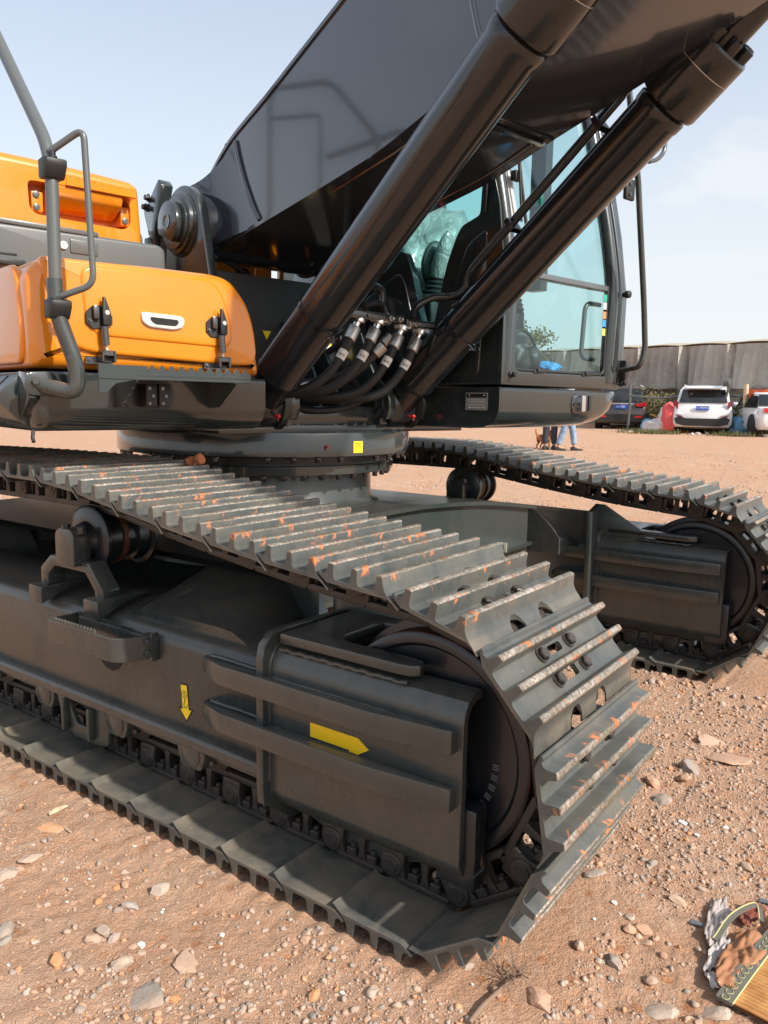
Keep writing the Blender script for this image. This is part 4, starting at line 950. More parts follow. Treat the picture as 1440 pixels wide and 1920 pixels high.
def hood():
    # grey cover above the tool box
    mb = MB(); pillow(mb, round_poly([(-1.50,1.80),(-1.50,1.957),(-0.89,1.962),(-0.862,1.945),(-0.862,1.80)], [0,0.02,0.02,0.015,0], 4), -0.3, 0.60, 0.015, Hbz, 4)
    gc = obj('upper_cover', mb, 'grey_plastic', exc, smooth=40)
    mb = MB(); Hbox(mb, 0.585, 0.602, -1.50, -1.13, 1.955, 1.972); obj('cover_lip', mb, 'grey_plastic', gc, bevel=0.004)
    mb = MB(); pillow(mb, round_poly([(-1.238,1.885),(-1.135,1.885),(-1.135,1.935),(-1.238,1.935)],0.006,2), 0.598, 0.606, 0.004, Hbz, 2); obj('lock_flap', mb, 'grey_plastic', gc, smooth=40)
    mb = MB(); mb.lathe(H(0.60,-1.262,1.908), Fv, [(0,0.014),(0.008,0.014),(0.009,0.010),(0.007,0.006)], 24); obj('lock', mb, 'silver_plastic', gc)
    mb = MB(); Hbox(mb, -0.3, 0.62, -1.53, -1.40, 1.815, 1.835); Hbox(mb, -0.3, 0.60, -1.53, -1.42, 1.845, 1.86); obj('trim_strip', mb, 'black_plastic', gc, bevel=0.003)
    # orange hood
    out = round_poly([(-1.52,1.975),(-1.52,2.262),(-1.42,2.277),(-1.20,2.276),(-0.86,2.262),(-0.825,2.245),(-0.815,2.10),(-0.808,1.975)], [0,0.06,0.05,0.1,0.04,0.03,0.02,0], 5)
    mb = MB(); pillow(mb, out, -0.9, 0.300, 0.038, Hbz, 6)
    hd = obj('hood', mb, 'orange_paint', exc, smooth=40)
    cut = MB(); cut.prism(round_poly([(-1.280,2.188),(-1.275,2.085),(-1.25,2.065),(-0.895,2.060),(-0.868,2.085),(-0.868,2.16),(-0.90,2.195),(-1.0,2.197)], 0.022, 4), 0.20, 0.36, Hbz)
    boolean_diff(hd, cut)
    rec = hd
    mb = MB(); mb.prism(round_poly([(-1.30,2.205),(-1.30,2.055),(-0.85,2.050),(-0.85,2.21)], 0.02, 3), 0.180, 0.188, Hbz); obj('recess_back', mb, 'orange_paint', rec)
    # grab step in the recess with scalloped lip
    n = 8; top = []
    for k in range(n*8+1):
        b = -1.150 + 0.262*k/(n*8); top.append((b, 2.212 + 0.0065*math.cos(2*PI*k/8)))
    lip = [(-1.150,2.182)] + top + [(-0.868,2.212),(-0.868,2.182)]
    mb = MB(); mb.prism(lip, 0.348, 0.356, Hbz); st = obj('hood_step', mb, 'orange_paint', hd)
    mb = MB(); Hbox(mb, 0.22, 0.352, -1.150, -0.868, 2.180, 2.186); obj('step_tread', mb, 'orange_paint', st)
    mb = MB(); mb.prism([(0.20,2.18),(0.345,2.18),(0.33,2.14),(0.25,2.10),(0.20,2.10)], -1.20, -0.915, Haz); obj('step_pan', mb, 'orange_paint', st, bevel=0.01, seg=3)
    for b0 in (-1.262, -0.905):
        mb = MB(); Hbox(mb, 0.19, 0.285, b0, b0+0.045, 2.078, 2.155); obj('step_ear', mb, 'orange_paint', st, bevel=0.006)
        for z in ((2.142,2.095) if b0 < -1 else (2.098,)):
            mb = MB(); mb.lathe(H(0.285, b0+0.018, z), Fv, [(0,0.013),(0.006,0.013),(0.008,0.008)], 20); obj('plug', mb, 'grey_plastic', st)
    return hd
hood()

def handrail():
    pts = [H(0.99,-1.475,1.408), H(1.10,-1.445,1.395), H(1.165,-1.425,1.400), H(1.180,-1.425,1.47), H(1.13,-1.448,1.56), H(1.075,-1.462,1.62), H(1.070,-1.462,1.70)]
    mb = MB(); mb.tube(catmull(bez([H(0.99,-1.500,1.405),H(1.09,-1.415,1.378),H(1.093,-1.414,1.46),H(1.075,-1.464,1.62),H(1.070,-1.464,1.72)],0.05,8),2), 0.0245, 20); hr = obj('handrail', mb, 'frame_paint', exc, smooth=50)
    mb = MB(); mb.tube(bez([H(1.070,-1.462,1.71),H(1.074,-1.462,2.085),H(0.60,-1.50,2.64),H(0.1,-1.52,2.90),H(-0.6,-1.52,2.90)],0.10,10), 0.0190, 20); obj('upper_rail', mb, 'grey_plastic', hr, smooth=50)
    mb = MB(); mb.prism(round_poly([(-1.540,1.372),(-1.40,1.362),(-1.395,1.38),(-1.46,1.445),(-1.53,1.440),(-1.545,1.42)],0.02,4), 1.0, 1.008, Hbz); pl = obj('rail_base_plate', mb, 'gloss_paint', hr, bevel=0.002)
    mb = MB(); mb.hexbolt(H(1.008,-1.515,1.412), Fv, 0.011, 0.014); obj('base_bolt', mb, 'frame_paint', hr)
    mb = MB(); mb.tube(bez([H(-1.17,-1.46,2.25),H(-1.17,-1.46,3.44),H(-0.50,-1.46,3.31),H(-0.03,-1.46,2.86),H(0.02,-1.46,2.40)],0.12,8), 0.020, 14); rr_ = obj('deck_railing', mb, 'grey_plastic', hr, smooth=50)
    mb = MB(); mb.tube(bez([H(-1.17,-1.46,3.25),H(-0.60,-1.46,3.14),H(-0.60,-1.46,2.36),H(-1.17,-1.46,2.44)],0.06,6), 0.014, 12); obj('deck_railing', mb, 'grey_plastic', hr, smooth=50)
    # small grab loop clamped to the rail
    mb = MB(); mb.tube(bez([H(1.074,-1.466,2.085),H(1.15,-1.392,2.150),H(1.155,-1.378,1.705),H(1.085,-1.455,1.668)],0.035,8), 0.0098, 14); gl = obj('grab_loop', mb, 'grey_plastic', hr, smooth=50)
    for z in (2.045, 1.640):
        mb = MB(); mb.prism([(1.045,z-0.036),(1.045,z+0.020),(1.09,z+0.022),(1.120,z+0.014),(1.118,z-0.006),(1.095,z-0.040)], -1.492, -1.430, Haz); cl = obj('rail_clamp', mb, 'black_plastic', hr, bevel=0.006)
        mb = MB(); mb.lathe(H(1.085,-1.462,z+0.018), (0,0,1), [(0,0.014),(0.008,0.014),(0.010,0.010),(0.022,0.010)], 16); obj('clamp_spring', mb, 'black_paint', hr)
handrail()

# ------------------------------------------------------------------ boom
BB = -0.03
def boom():
    bot = [(0.03,2.082),(0.40,2.152),(0.75,2.212),(1.05,2.265),(1.284,2.312),(1.60,2.408),(1.88,2.486),(2.27,2.605),(3.0,2.85),(4.0,3.22),(4.6,3.42)]
    top = [(-0.02,2.40),(0.20,2.545),(0.50,2.660),(0.75,2.762),(1.05,2.885),(1.60,3.11),(2.2,3.36),(2.9,3.62),(4.0,3.98),(4.6,4.12)]
    botc = [(p.x,p.z) for p in catmull([(a,0,z) for a,z in bot], 4)]; topc = [(p.x,p.z) for p in catmull([(a,0,z) for a,z in top], 4)]
    foot = [(0.165*math.cos(t), 2.19+0.165*math.sin(t)) for t in np.linspace(R_(120), R_(292), 14)]
    side = botc + topc[::-1] + foot
    w = 0.292
    mb = MB()
    for s in (-1, 1): mb.prism(side, BB+s*w-0.006, BB+s*w+0.006, Haz)
    bm_ = obj('boom', mb, 'boom_paint', exc, bevel=0, smooth=25)
    # top and bottom plates, a little wider than the box
    for nm, c, th in (('boom_bottom_plate', botc, -0.018), ('boom_top_plate', topc, 0.018)):
        mb = MB(); rings = []
        for a, z in c: rings.append([H(a, BB-w-0.014, z), H(a, BB+w+0.014, z), H(a, BB+w+0.014, z+th), H(a, BB-w-0.014, z+th)])
        mb.rings(rings); obj(nm, mb, 'boom_paint', bm_, smooth=25)
    # foot tube and inner boss
    mb = MB(); mb.lathe(H(0,BB-0.385,2.19), Lv, [(0,0.12),(0.0,0.150),(0.77,0.150),(0.77,0.12)], 40); obj('foot_tube', mb, 'boom_paint', bm_)
    # cast foot: tapered skin in front of the side plate with a raised weld line
    for s in (-1,):
        mb = MB()
        nb = 10; r0 = []; r1 = []
        A_ = [(-0.03,2.385),(0.06,2.42),(0.24,2.55)]; B_ = [(0.0,2.075),(0.25,2.118),(0.45,2.155)]
        rings = []
        for k in range(nb+1):
            t = k/nb; bz = lambda P: (P[0][0]*(1-t)**2+2*P[1][0]*t*(1-t)+P[2][0]*t*t, P[0][1]*(1-t)**2+2*P[1][1]*t*(1-t)+P[2][1]*t*t)
            u, l = bz(A_), bz(B_); off = BB+s*(w+0.006+0.085*(1-t)**1.5); ring = []
            for j in range(9):
                v = j/8; ring.append(H(u[0]*(1-v)+l[0]*v, off, u[1]*(1-v)+l[1]*v))
            rings.append(ring)
        back = [[H(*(((p-Vector((SX,SY,0))).dot(Fv)), BB+s*(w-0.002), p.z)) for p in r] for r in rings]
        full = [r + b[::-1] for r, b in zip(rings, back)]
        mb.rings(full); obj('boom_foot_casting', mb, 'boom_paint', bm_, smooth=40)
        wl = [H(0.255, BB-w-0.012, 2.545), H(0.28,BB-w-0.013,2.47), H(0.33,BB-w-0.013,2.36), H(0.40,BB-w-0.013,2.24), H(0.455,BB-w-0.012,2.165)]
        mb = MB(); mb.tube(catmull(wl,8), 0.010, 10); obj('weld_bead', mb, 'boom_paint', bm_, smooth=60)
    wl = [H(1.62,BB-w-0.004,3.09), H(1.66,BB-w-0.005,2.85), H(1.70,BB-w-0.005,2.66), H(1.76,BB-w-0.004,2.47)]
    mb = MB(); mb.tube(catmull(wl,8), 0.011, 10); obj('side_weld', mb, 'boom_paint', bm_, smooth=60)
    # plate joint across the underside
    mb = MB(); mb.tube([H(1.60,BB-w,2.386), H(1.60,BB+w,2.386)], 0.007, 8); obj('underside_weld', mb, 'boom_paint', bm_)
    mb = MB(); Hbox(mb, 1.55, 1.575, BB-w+0.02, BB+w-0.01, 2.366, 2.376); obj('underside_strip', mb, 'boom_paint', bm_)
    # forged ribs at the foot and a faint drip rail keep the underside from reading as one sheet
    for bb in (BB-w+0.05, BB+w-0.05):
        mb = MB(); mb.tube([H(0.9,bb,2.216), H(1.28,bb,2.290), H(1.55,bb,2.366)], 0.0045, 6); obj('underside_weld', mb, 'boom_paint', bm_)
    # pin boss for the cylinder rods
    for s in (-1, 1):
        mb = MB(); mb.lathe(H(2.62,BB+s*w,2.905), Lv*s, [(0,0.17),(0.02,0.17),(0.03,0.11),(0.22,0.11)], 36); obj('rod_pin_boss', mb, 'boom_paint', bm_)
    # hose, junction pipes and red caps on the top face
    mb = MB(); mb.tube(catmull([H(-0.02,-0.10,2.45),H(0.05,-0.12,2.53),H(0.16,-0.14,2.66),H(0.30,-0.15,2.745),H(0.46,-0.15,2.79),H(0.62,-0.15,2.80),H(0.80,-0.15,2.83)],6), 0.026, 12); obj('top_hose', mb, 'rubber', bm_, smooth=60)
    mb = MB(); mb.tube(catmull([H(-0.05,-0.22,2.42),H(0.02,-0.22,2.50),H(0.14,-0.22,2.62),H(0.26,-0.22,2.68),H(0.40,-0.22,2.72)],6), 0.020, 12); obj('top_hose', mb, 'rubber', bm_, smooth=60)
    for k, a in enumerate((0.015, 0.055)):
        mb = MB(); mb.lathe(H(a,-0.25,2.43+0.62*a), Vector((0.5*Fv.x,0.5*Fv.y,1)), [(0,0.022),(0.03,0.022),(0.032,0.028),(0.05,0.028),(0.052,0.018),(0.07,0.018)], 12); obj('pipe_fitting', mb, 'ferrule_steel', bm_)
    mb = MB(); Hbox(mb, 0.10, 0.125, -0.30, -0.22, 2.50, 2.575); obj('pipe_bracket', mb, 'grey_plastic', bm_, bevel=0.004)
    for k in range(5):
        a = 0.62+0.058*k; z = float(np.interp(a, [p[0] for p in topc], [p[1] for p in topc]))+0.018
        mb = MB(); mb.tube([H(a,BB-0.25,z), H(a,BB-0.25,z+0.024)], 0.0045, 8); mb.lathe(H(a,BB-0.25,z+0.022), (0,0,1), [(0,0.004),(0.003,0.010),(0.010,0.010),(0.013,0.005)], 12); obj('red_cap', mb, 'red_cap', bm_)
boom()

# boom cylinders -------------------------------------------------------
def cyl_axis(c): 
    return lambda a: H(a, c, 1.663+0.766*(a-1))
AXD = (Fv + Zv*0.766).normalized(); UPN = (Zv - AXD*AXD.z).normalized()      # up-normal of the cylinder, in the boom plane
def cylinder(c, near):
    ax = cyl_axis(c); L0 = ax(0.735)
    def tl(a): return (ax(a)-L0).dot(AXD)
    mb = MB(); mb.lathe(L0, AXD, [(0.0,0.070),(0.012,0.088),(0.02,0.098),(0.040,0.101),(0.050,0.101),(0.058,0.0965),(tl(1.97),0.0965),(tl(1.975),0.100),(tl(2.00),0.101),(tl(2.005),0.097),(tl(2.012),0.085)], 64)
    cy = obj('boom_cylinder', mb, 'cylinder_paint', exc, smooth=35, label='near boom cylinder' if near else 'boom cylinder beside the cab')
    mb = MB(); mb.lathe(ax(2.012), AXD, [(0.0,0.085),(0.004,0.112),(0.016,0.118),(0.155,0.118),(0.157,0.1165),(0.160,0.118),(0.232,0.118),(0.240,0.112),(0.242,0.06)], 64); gl = obj('gland', mb, 'cylinder_paint', cy, smooth=35)
    mb = MB(); mb.lathe(ax(2.012)+AXD*0.1565, AXD, [(0,0.1183),(0.003,0.1183)], 64, cap=False); obj('gland_ring', mb, 'ferrule_steel', cy)
    for k in range(8):
        t = 2*PI*(k+0.3)/8; w = AXD.cross(UPN); p = ax(2.012)+AXD*0.240+(UPN*math.cos(t)+w*math.sin(t))*0.090
        mb = MB(); mb.lathe(p, AXD, [(0,0.021),(0.036,0.021),(0.040,0.019),(0.040,0.012),(0.030,0.011)], 20); obj('gland_bolt', mb, 'black_paint', cy)
    mb = MB(); mb.lathe(ax(2.012)+AXD*0.235, AXD, [(0,0.0605),(0.40,0.0605)], 40); obj('piston_rod', mb, 'cylinder_paint', cy)
    mb = MB(); mb.lathe(ax(2.012)+AXD*0.440, AXD, [(0,0.0605),(0.0,0.072),(0.010,0.075),(0.16,0.085)], 40); obj('rod_collar', mb, 'ferrule_steel' if False else 'cylinder_paint', cy)
    mb = MB(); mb.lathe(H(2.64,c-0.055,2.93), Lv, [(0,0.13),(0.11,0.13)], 40); obj('rod_eye', mb, 'cylinder_paint', cy)
    # base eye
    mb = MB(); mb.lathe(H(0.60,c-0.090,1.357), Lv, [(0,0.112),(0.006,0.116),(0.174,0.116),(0.18,0.112)], 48)
    mb.tube([H(0.60,c,1.357), L0+AXD*0.03], [0.095,0.086], 40); obj('base_eye', mb, 'cylinder_paint', cy, smooth=40)
    mb = MB(); p = H(0.700, c+0.02, 1.300); mb.tube([p, p+Fv*0.03-Zv*0.004], 0.005, 8); mb.lathe(p+Fv*0.026, Fv, [(0,0.005),(0.002,0.009),(0.010,0.009),(0.014,0.004)], 12); mb.tube([p+Fv*0.022, p+Fv*0.030-Zv*0.020], 0.003, 8); obj('grease_cap', mb, 'red_cap', cy)
    # clamp band
    ac = 1.060; pc = ax(ac)
    mb = MB(); w = AXD.cross(UPN); n = 60; rings = []
    ring_pts = [pc + (UPN*math.cos(t)+w*math.sin(t))*0.0995 for t in np.linspace(R_(-165), R_(165), n)]
    for p, t in zip(ring_pts, np.linspace(R_(-165), R_(165), n)):
        rr = (UPN*math.cos(t)+w*math.sin(t)); rings.append([p-rr*0.003-AXD*0.011, p-rr*0.003+AXD*0.011, p+rr*0.0015+AXD*0.011, p+rr*0.0015-AXD*0.011])
    dn = -UPN
    mb.rings(rings)
    for s in (-1, 1):
        e = pc + (UPN*math.cos(R_(165))+w*s*math.sin(R_(165)))*0.0995
        mb.tube([e, e+dn*0.012-w*s*0.012, e+dn*0.036-w*s*0.016], 0.0042, 6)
    cb = obj('clamp_band', mb, 'cylinder_paint', cy, smooth=50)
    mb = MB(); p = pc+dn*0.122; mb.tube([p-w*0.03-AXD*0.006, p+w*0.03-AXD*0.006], 0.0055, 10); mb.hexbolt(p-w*0.022, -w, 0.010, 0.012); obj('clamp_bolt', mb, 'dark_chrome', cy)
    # oil pipe running up the tube
    if near:
        pp = [H(0.935,-0.02,1.80), H(0.935,-0.02,1.852), H(0.95,-0.10,1.862), H(1.02,-0.20,1.85), H(1.12,-0.29,1.88), ax(1.30)+UPN*0.13+Lv*0.06, ax(1.95)+UPN*0.13+Lv*0.06]
    else:
        pp = [H(0.96,0.145,1.74), H(0.95,0.17,1.80), H(0.99,0.25,1.846), H(1.04,0.31,1.842), H(1.10,0.33,1.862), ax(1.22)+UPN*0.150-Lv*0.035, ax(1.93)+UPN*0.150-Lv*0.035, ax(2.15)+UPN*0.14-Lv*0.03]
    mb = MB(); mb.tube(bez(pp, 0.05, 8), 0.0175, 16); obj('oil_pipe', mb, 'cylinder_paint', cy, smooth=60)
    if not near:
        mb = MB(); mb.tube(bez([H(1.06,0.29,1.80),H(1.14,0.34,1.86),ax(1.22)+UPN*0.112-Lv*0.07,ax(1.95)+UPN*0.112-Lv*0.07],0.05,8), 0.010, 12); obj('oil_pipe', mb, 'cylinder_paint', cy, smooth=60)
        for a in (1.45, 1.85):
            mb = MB(); p = ax(a)+UPN*0.125-Lv*0.05; mb.box((-0.012,-0.03,-0.03),(0.012,0.03,0.03), lambda x,y,z: p+AXD*x+Lv*y+UPN*z); obj('pipe_clip', mb, 'black_paint', cy, bevel=0.003)
cylinder(-0.440, True); cylinder(0.366, False)

def hoses():
    tops = [(-0.165,1.668,0.92),(-0.050,1.668,0.92),(0.090,1.650,0.92),(0.205,1.640,0.92)]
    for i, (b, z, a) in enumerate(tops):
        q = -0.065
        p = [H(a,b,z), H(a-0.005,b-0.045,z-0.085), H(a-0.03,b-0.10,z-0.175), H(a-0.09,b-0.17,z-0.245), H(a-0.20,b-0.25-0.02*i,z-0.275+0.004*i), H(a-0.36,b-0.34-0.03*i,z-0.265)]
        mb = MB(); cp = catmull(p, 10); mb.tube(cp, 0.0205, 16); hs = obj('hydraulic_hose', mb, 'rubber', exc, smooth=60)
        d = (Vector(p[1])-Vector(p[0])).normalized(); P0 = Vector(p[0])
        mb = MB(); mb.lathe(P0-d*0.018, d, [(0,0.0265),(0.002,0.0275),(0.060,0.0275),(0.064,0.0235)], 24); obj('ferrule', mb, 'ferrule_steel', hs)
        mb = MB(); mb.lathe(P0-d*0.050, d, [(0,0.016),(0.034,0.016)], 16); mb.lathe(P0-d*0.060, d, [(0,0.028),(0.016,0.028)], 24); obj('hose_neck', mb, 'chrome', hs)
        mb = MB(); bx = P0-d*0.066; w = d.orthogonal().normalized()
        mb.box((-0.040,-0.022,-0.018),(0.040,0.022,0.0), lambda x,y,z: bx + Lv*x*0.9 + Fv*y + Zv*(z+0.006)); obj('split_flange', mb, 'silver_plastic' if i in (1,2,3) else 'black_paint', hs, bevel=0.006)
        mb = MB()
        for s in (-1, 1): mb.hexbolt(bx+Lv*s*0.026+Zv*0.004, Zv, 0.010, 0.016)
        obj('flange_bolt', mb, 'black_paint', hs)
        # paper sleeve
        k0 = 10; seg = cp[int(k0*1.0):int(k0*1.0)+5]
        mb = MB(); mb.tube(seg, 0.0213, 18, cap=False); lb = obj('hose_label', mb, 'white_label', hs, smooth=60)
        mid = seg[2]; ddir = (seg[3]-seg[1]).normalized(); view = (Vector((0.946,-1.461,1.37))-mid).normalized(); ux = view.cross(ddir).normalized()
        text_part('label_print', '7P8F', 0.014, mid+view*0.0216, -ux, -ddir, 'print_black', hs)
    ex = [([(0.93,-0.02,1.60),(0.86,-0.10,1.50),(0.76,-0.18,1.42),(0.62,-0.20,1.40),(0.40,-0.16,1.42)],0.021),
          ([(0.78,0.16,1.66),(0.72,0.06,1.55),(0.62,-0.06,1.47),(0.50,-0.18,1.45),(0.30,-0.22,1.46)],0.019),
          ([(0.55,-0.36,1.40),(0.62,-0.22,1.33),(0.70,-0.05,1.335),(0.66,0.12,1.40),(0.45,0.16,1.50)],0.017),
          ([(0.80,-0.14,1.80),(0.78,-0.05,1.84),(0.74,0.05,1.80),(0.66,0.08,1.70),(0.50,0.02,1.60)],0.016),
          ([(0.70,0.22,1.76),(0.74,0.14,1.82),(0.72,0.02,1.78),(0.60,-0.06,1.66),(0.40,-0.10,1.58)],0.016)]
    for pts, r in ex:
        mb = MB(); cp = catmull([H(*p) for p in pts], 8); mb.tube(cp, r, 14); h2 = obj('hydraulic_hose', mb, 'rubber', exc, smooth=60)
        d = (cp[1]-cp[0]).normalized(); mb = MB(); mb.lathe(cp[0]-d*0.02, d, [(0,r*1.3),(0.05,r*1.3),(0.053,r*1.05)], 18); obj('ferrule', mb, 'ferrule_steel', h2)
    # pipe brackets between the cylinders
    for (b0, b1, z) in ((-0.215,0.105,1.735),(0.12,0.335,1.722)):
        mb = MB(); Hbox(mb, 0.925, 0.95, b0, b1, z-0.016, z+0.016); br = obj('pipe_bracket', mb, 'gloss_paint', exc, bevel=0.003)
        mb = MB(); Hbox(mb, 0.951, 0.958, b0+0.10 if b0 < 0 else b0+0.07, b0+0.20 if b0 < 0 else b0+0.17, z-0.010, z+0.006); obj('clip_plate', mb, 'grey_plastic', br, bevel=0.002)
        for bb in ((0.02,0.075) if b0 < 0 else (0.14,0.175)):
            mb = MB(); mb.lathe(H(0.95,bb,z-0.004), Fv, [(0,0.012),(0.008,0.012),(0.009,0.007),(0.022,0.007)], 6); obj('bracket_nut', mb, 'ferrule_steel', br)
    mb = MB(); mb.tube([H(0.55,-0.30,1.305),H(0.60,-0.24,1.300),H(0.61,-0.20,1.300)], 0.011, 12); gp_ = obj('grease_pipe', mb, 'ferrule_steel', exc)
    mb = MB(); mb.lathe(H(0.61,-0.20,1.300), Lv, [(0,0.010),(0.012,0.012),(0.018,0.010)], 12); obj('red_cap', mb, 'red_cap', gp_)
    # valve body behind the hoses
    mb = MB(); mb.lathe(H(0.45,-0.24,1.46), Fv, [(0,0.05),(0.05,0.05),(0.055,0.04),(0.09,0.04)], 24); mb.lathe(H(0.50,-0.16,1.43), Fv*0.4+Lv*0.2, [(0,0.035),(0.08,0.035)], 16); obj('hydraulic_union', mb, 'ferrule_steel', exc)
    for (b0) in (-0.02, 0.10):
        mb = MB(); pts = [(0.16,1.257),(0.52,1.257),(0.50,1.33),(0.44,1.50),(0.34,1.66),(0.20,1.76),(0.16,1.76)]; mb.prism(pts, b0, b0+0.022, Haz); obj('centre_web', mb, 'gloss_paint', exc, bevel=0.003)
hoses()

# ------------------------------------------------------------------ cab
def cab():
    # side wall facing the boom, with the odd-shaped window cut out
    wall = [(-0.62,1.462),(1.185,1.462),(1.192,1.97),(1.150,2.26),(0.965,2.95),(0.90,3.04),(-0.62,3.04)]
    mb = MB(); mb.prism(wall, 0.490, 0.530, Haz)
    cb = obj('cab', mb, 'gloss_paint', exc, smooth=30)
    win = round_poly([(0.02,1.93),(0.30,2.00),(0.43,2.075),(0.500,2.140),(0.545,2.115),(0.600,1.985),(0.655,1.80),(0.705,1.70),(0.74,1.70),(0.80,1.93),(0.835,2.045),(0.895,2.165),(0.925,2.200),(1.035,2.232),(1.045,2.40),(0.93,2.84),(0.85,2.90),(0.02,2.90)], [0.03,0.0,0.03,0.03,0.03,0.0,0.05,0.02,0.02,0.05,0.05,0.04,0.02,0.02,0.05,0.06,0.06,0.06], 4)
    cut = MB(); cut.prism(win, 0.45, 0.57, Haz)
    boolean_diff(cb, cut)
    mb = MB(); mb.prism(win, 0.508, 0.513, Haz); obj('side_window', mb, 'side_glass', cb)
    # pressed outline on the lower panel (a shallow raised skin)
    mb = MB(); sk = round_poly([(0.84,1.50),(1.06,1.50),(1.09,2.0),(1.085,2.165),(0.985,2.120),(0.955,2.085),(0.885,1.90)], 0.03, 4); pillow(mb, sk, 0.500, 0.482, 0.006, Haz, 3); obj('side_panel_pressing', mb, 'gloss_paint', cb, smooth=45)
    mb = MB(); sk = round_poly([(0.20,1.50),(0.66,1.50),(0.60,1.80),(0.545,1.97),(0.50,2.03),(0.42,2.00),(0.20,1.90)], 0.03, 4); pillow(mb, sk, 0.500, 0.482, 0.006, Haz, 3); obj('side_panel_pressing', mb, 'gloss_paint', cb, smooth=45)
    mb = MB(); mb.tube(bez([H(1.072,0.484,2.24),H(1.078,0.484,2.42),H(0.98,0.484,2.85)],0.05,4), 0.006, 8); obj('door_seal', mb, 'black_plastic', cb)
    # front lower frame with rounded opening
    fr = round_poly([(0.488,1.458),(1.502,1.458),(1.502,1.98),(0.488,1.98)], [0.01,0.05,0.0,0.0], 4)
    mb = MB(); mb.prism(fr, 1.165, 1.200, Hbz); lf = obj('front_frame', mb, 'gloss_paint', cb, bevel=0.004, ang=50)
    cut = MB(); cut.prism(round_poly([(0.578,1.522),(1.420,1.522),(1.420,2.10),(0.578,2.10)], [0.045,0.06,0,0], 6), 1.10, 1.25, Hbz); boolean_diff(lf, cut)
    # floor, rear wall, roof
    mb = MB(); Hbox(mb, -0.62, 1.15, 0.52, 1.48, 1.462, 1.50); obj('cab_floor', mb, 'black_plastic', cb)
    mb = MB(); Hbox(mb, -0.62, 0.96, 0.488, 1.502, 3.02, 3.10); obj('roof', mb, 'gloss_paint', cb, bevel=0.03, seg=3)
    for b0 in (0.53, 1.42):
        mb = MB(); Hbox(mb, -0.62, -0.56, b0, b0+0.07, 1.50, 3.02); obj('rear_pillar', mb, 'gloss_paint', cb)
    mb = MB(); Hbox(mb, -0.62, -0.58, 0.58, 1.44, 1.50, 2.05); obj('rear_wall', mb, 'gloss_paint', cb)
    mb = MB(); Hbox(mb, -0.60, -0.595, 0.60, 1.42, 2.05, 3.02); obj('rear_window', mb, 'cab_glass', cb)
    # left door side: sill, pillars, glass, pull handle
    mb = MB(); Hbox(mb, -0.62, 1.13, 1.462, 1.500, 1.50, 1.56); Hbox(mb, 0.22, 0.29, 1.462, 1.500, 1.56, 3.02); Hbox(mb, -0.62, -0.56, 1.462, 1.5, 1.56, 3.02); Hbox(mb, -0.62, 0.95, 1.462, 1.5, 2.96, 3.02); obj('left_door', mb, 'gloss_paint', cb, bevel=0.004)
    mb = MB(); mb.prism([(-0.56,1.56),(1.12,1.56),(1.12,1.98),(0.90,2.96),(-0.56,2.96)], 1.475, 1.480, Haz); obj('door_window', mb, 'cab_glass', cb)
    mb = MB(); mb.tube(bez([H(1.10,1.40,1.905),H(1.10,1.268,1.905),H(1.10,1.25,1.62),H(1.10,1.37,1.615)],0.05,8), 0.0125, 12); obj('pull_handle', mb, 'grey_plastic', cb, smooth=60)
    # leaning A pillars
    def lean(b, r0, off=0.0, m='gloss_paint', nm='front_pillar'):
        mb = MB(); mb.tube(bez([H(1.165+off,b,1.49),H(1.180+off,b,1.975),H(1.128+off,b,2.26),H(0.985+off,b-0.03,2.90),H(0.90+off,b-0.04,3.06)],0.12,8), r0, 20); return obj(nm, mb, m, cb, smooth=60)
    lean(0.533, 0.040); lean(1.372, 0.036, 0.012, 'gloss_paint'); 
    lean(1.432, 0.020, 0.020, 'gloss_paint', 'pillar_trim'); lean(1.478, 0.022, 0.0)
    mb = MB(); pts = [(1.19,1.50),(1.196,1.975),(1.150,2.26),(0.99,2.95),(0.93,2.95),(1.08,2.26),(1.12,1.975),(1.12,1.50)]; mb.prism(pts, 1.455, 1.503, Haz); obj('front_pillar_skin', mb, 'gloss_paint', cb, bevel=0.006)
    # windscreen: lower and upper panes, seals, dividing bar
    def slab(a0, z0, a1, z1, b0, b1, th, m, nm, bev=0):
        d = Vector((a1-a0, z1-z0)).normalized(); n = Vector((d.y, -d.x)); pp = [(a0,z0),(a1,z1),(a1-n.x*th,z1-n.y*th),(a0-n.x*th,z0-n.y*th)]
        mb = MB(); mb.prism(pp, b0, b1, Haz); return obj(nm, mb, m, cb, bevel=bev)
    slab(1.188,1.528,1.192,1.965,0.572,1.335,0.006,'cab_glass','lower_windscreen')
    slab(1.186,1.99,0.985,2.92,0.560,1.335,0.006,'cab_glass','upper_windscreen')
    slab(1.196,1.962,1.190,1.990,0.560,1.345,0.03,'grey_plastic','screen_divider',0.004)
    mb = MB(); mb.tube(bez([H(1.190,0.578,1.975),H(1.190,0.578,1.530),H(1.190,1.330,1.530),H(1.190,1.330,1.975)],0.04,6), 0.008, 8); obj('screen_seal', mb, 'black_plastic', cb, smooth=60)
    mb = MB(); Hbox(mb, 1.165, 1.190, 1.336, 1.350, 1.53, 1.975); obj('screen_edge_trim', mb, 'black_plastic', cb)
    for b0 in (0.745, 1.145):
        mb = MB(); Hbox(mb, 1.193, 1.212, b0, b0+0.062, 1.520, 1.540); Hbox(mb, 1.190, 1.205, b0-0.022, b0+0.005, 1.515, 1.532); obj('pane_clip', mb, 'black_plastic', cb, bevel=0.003)
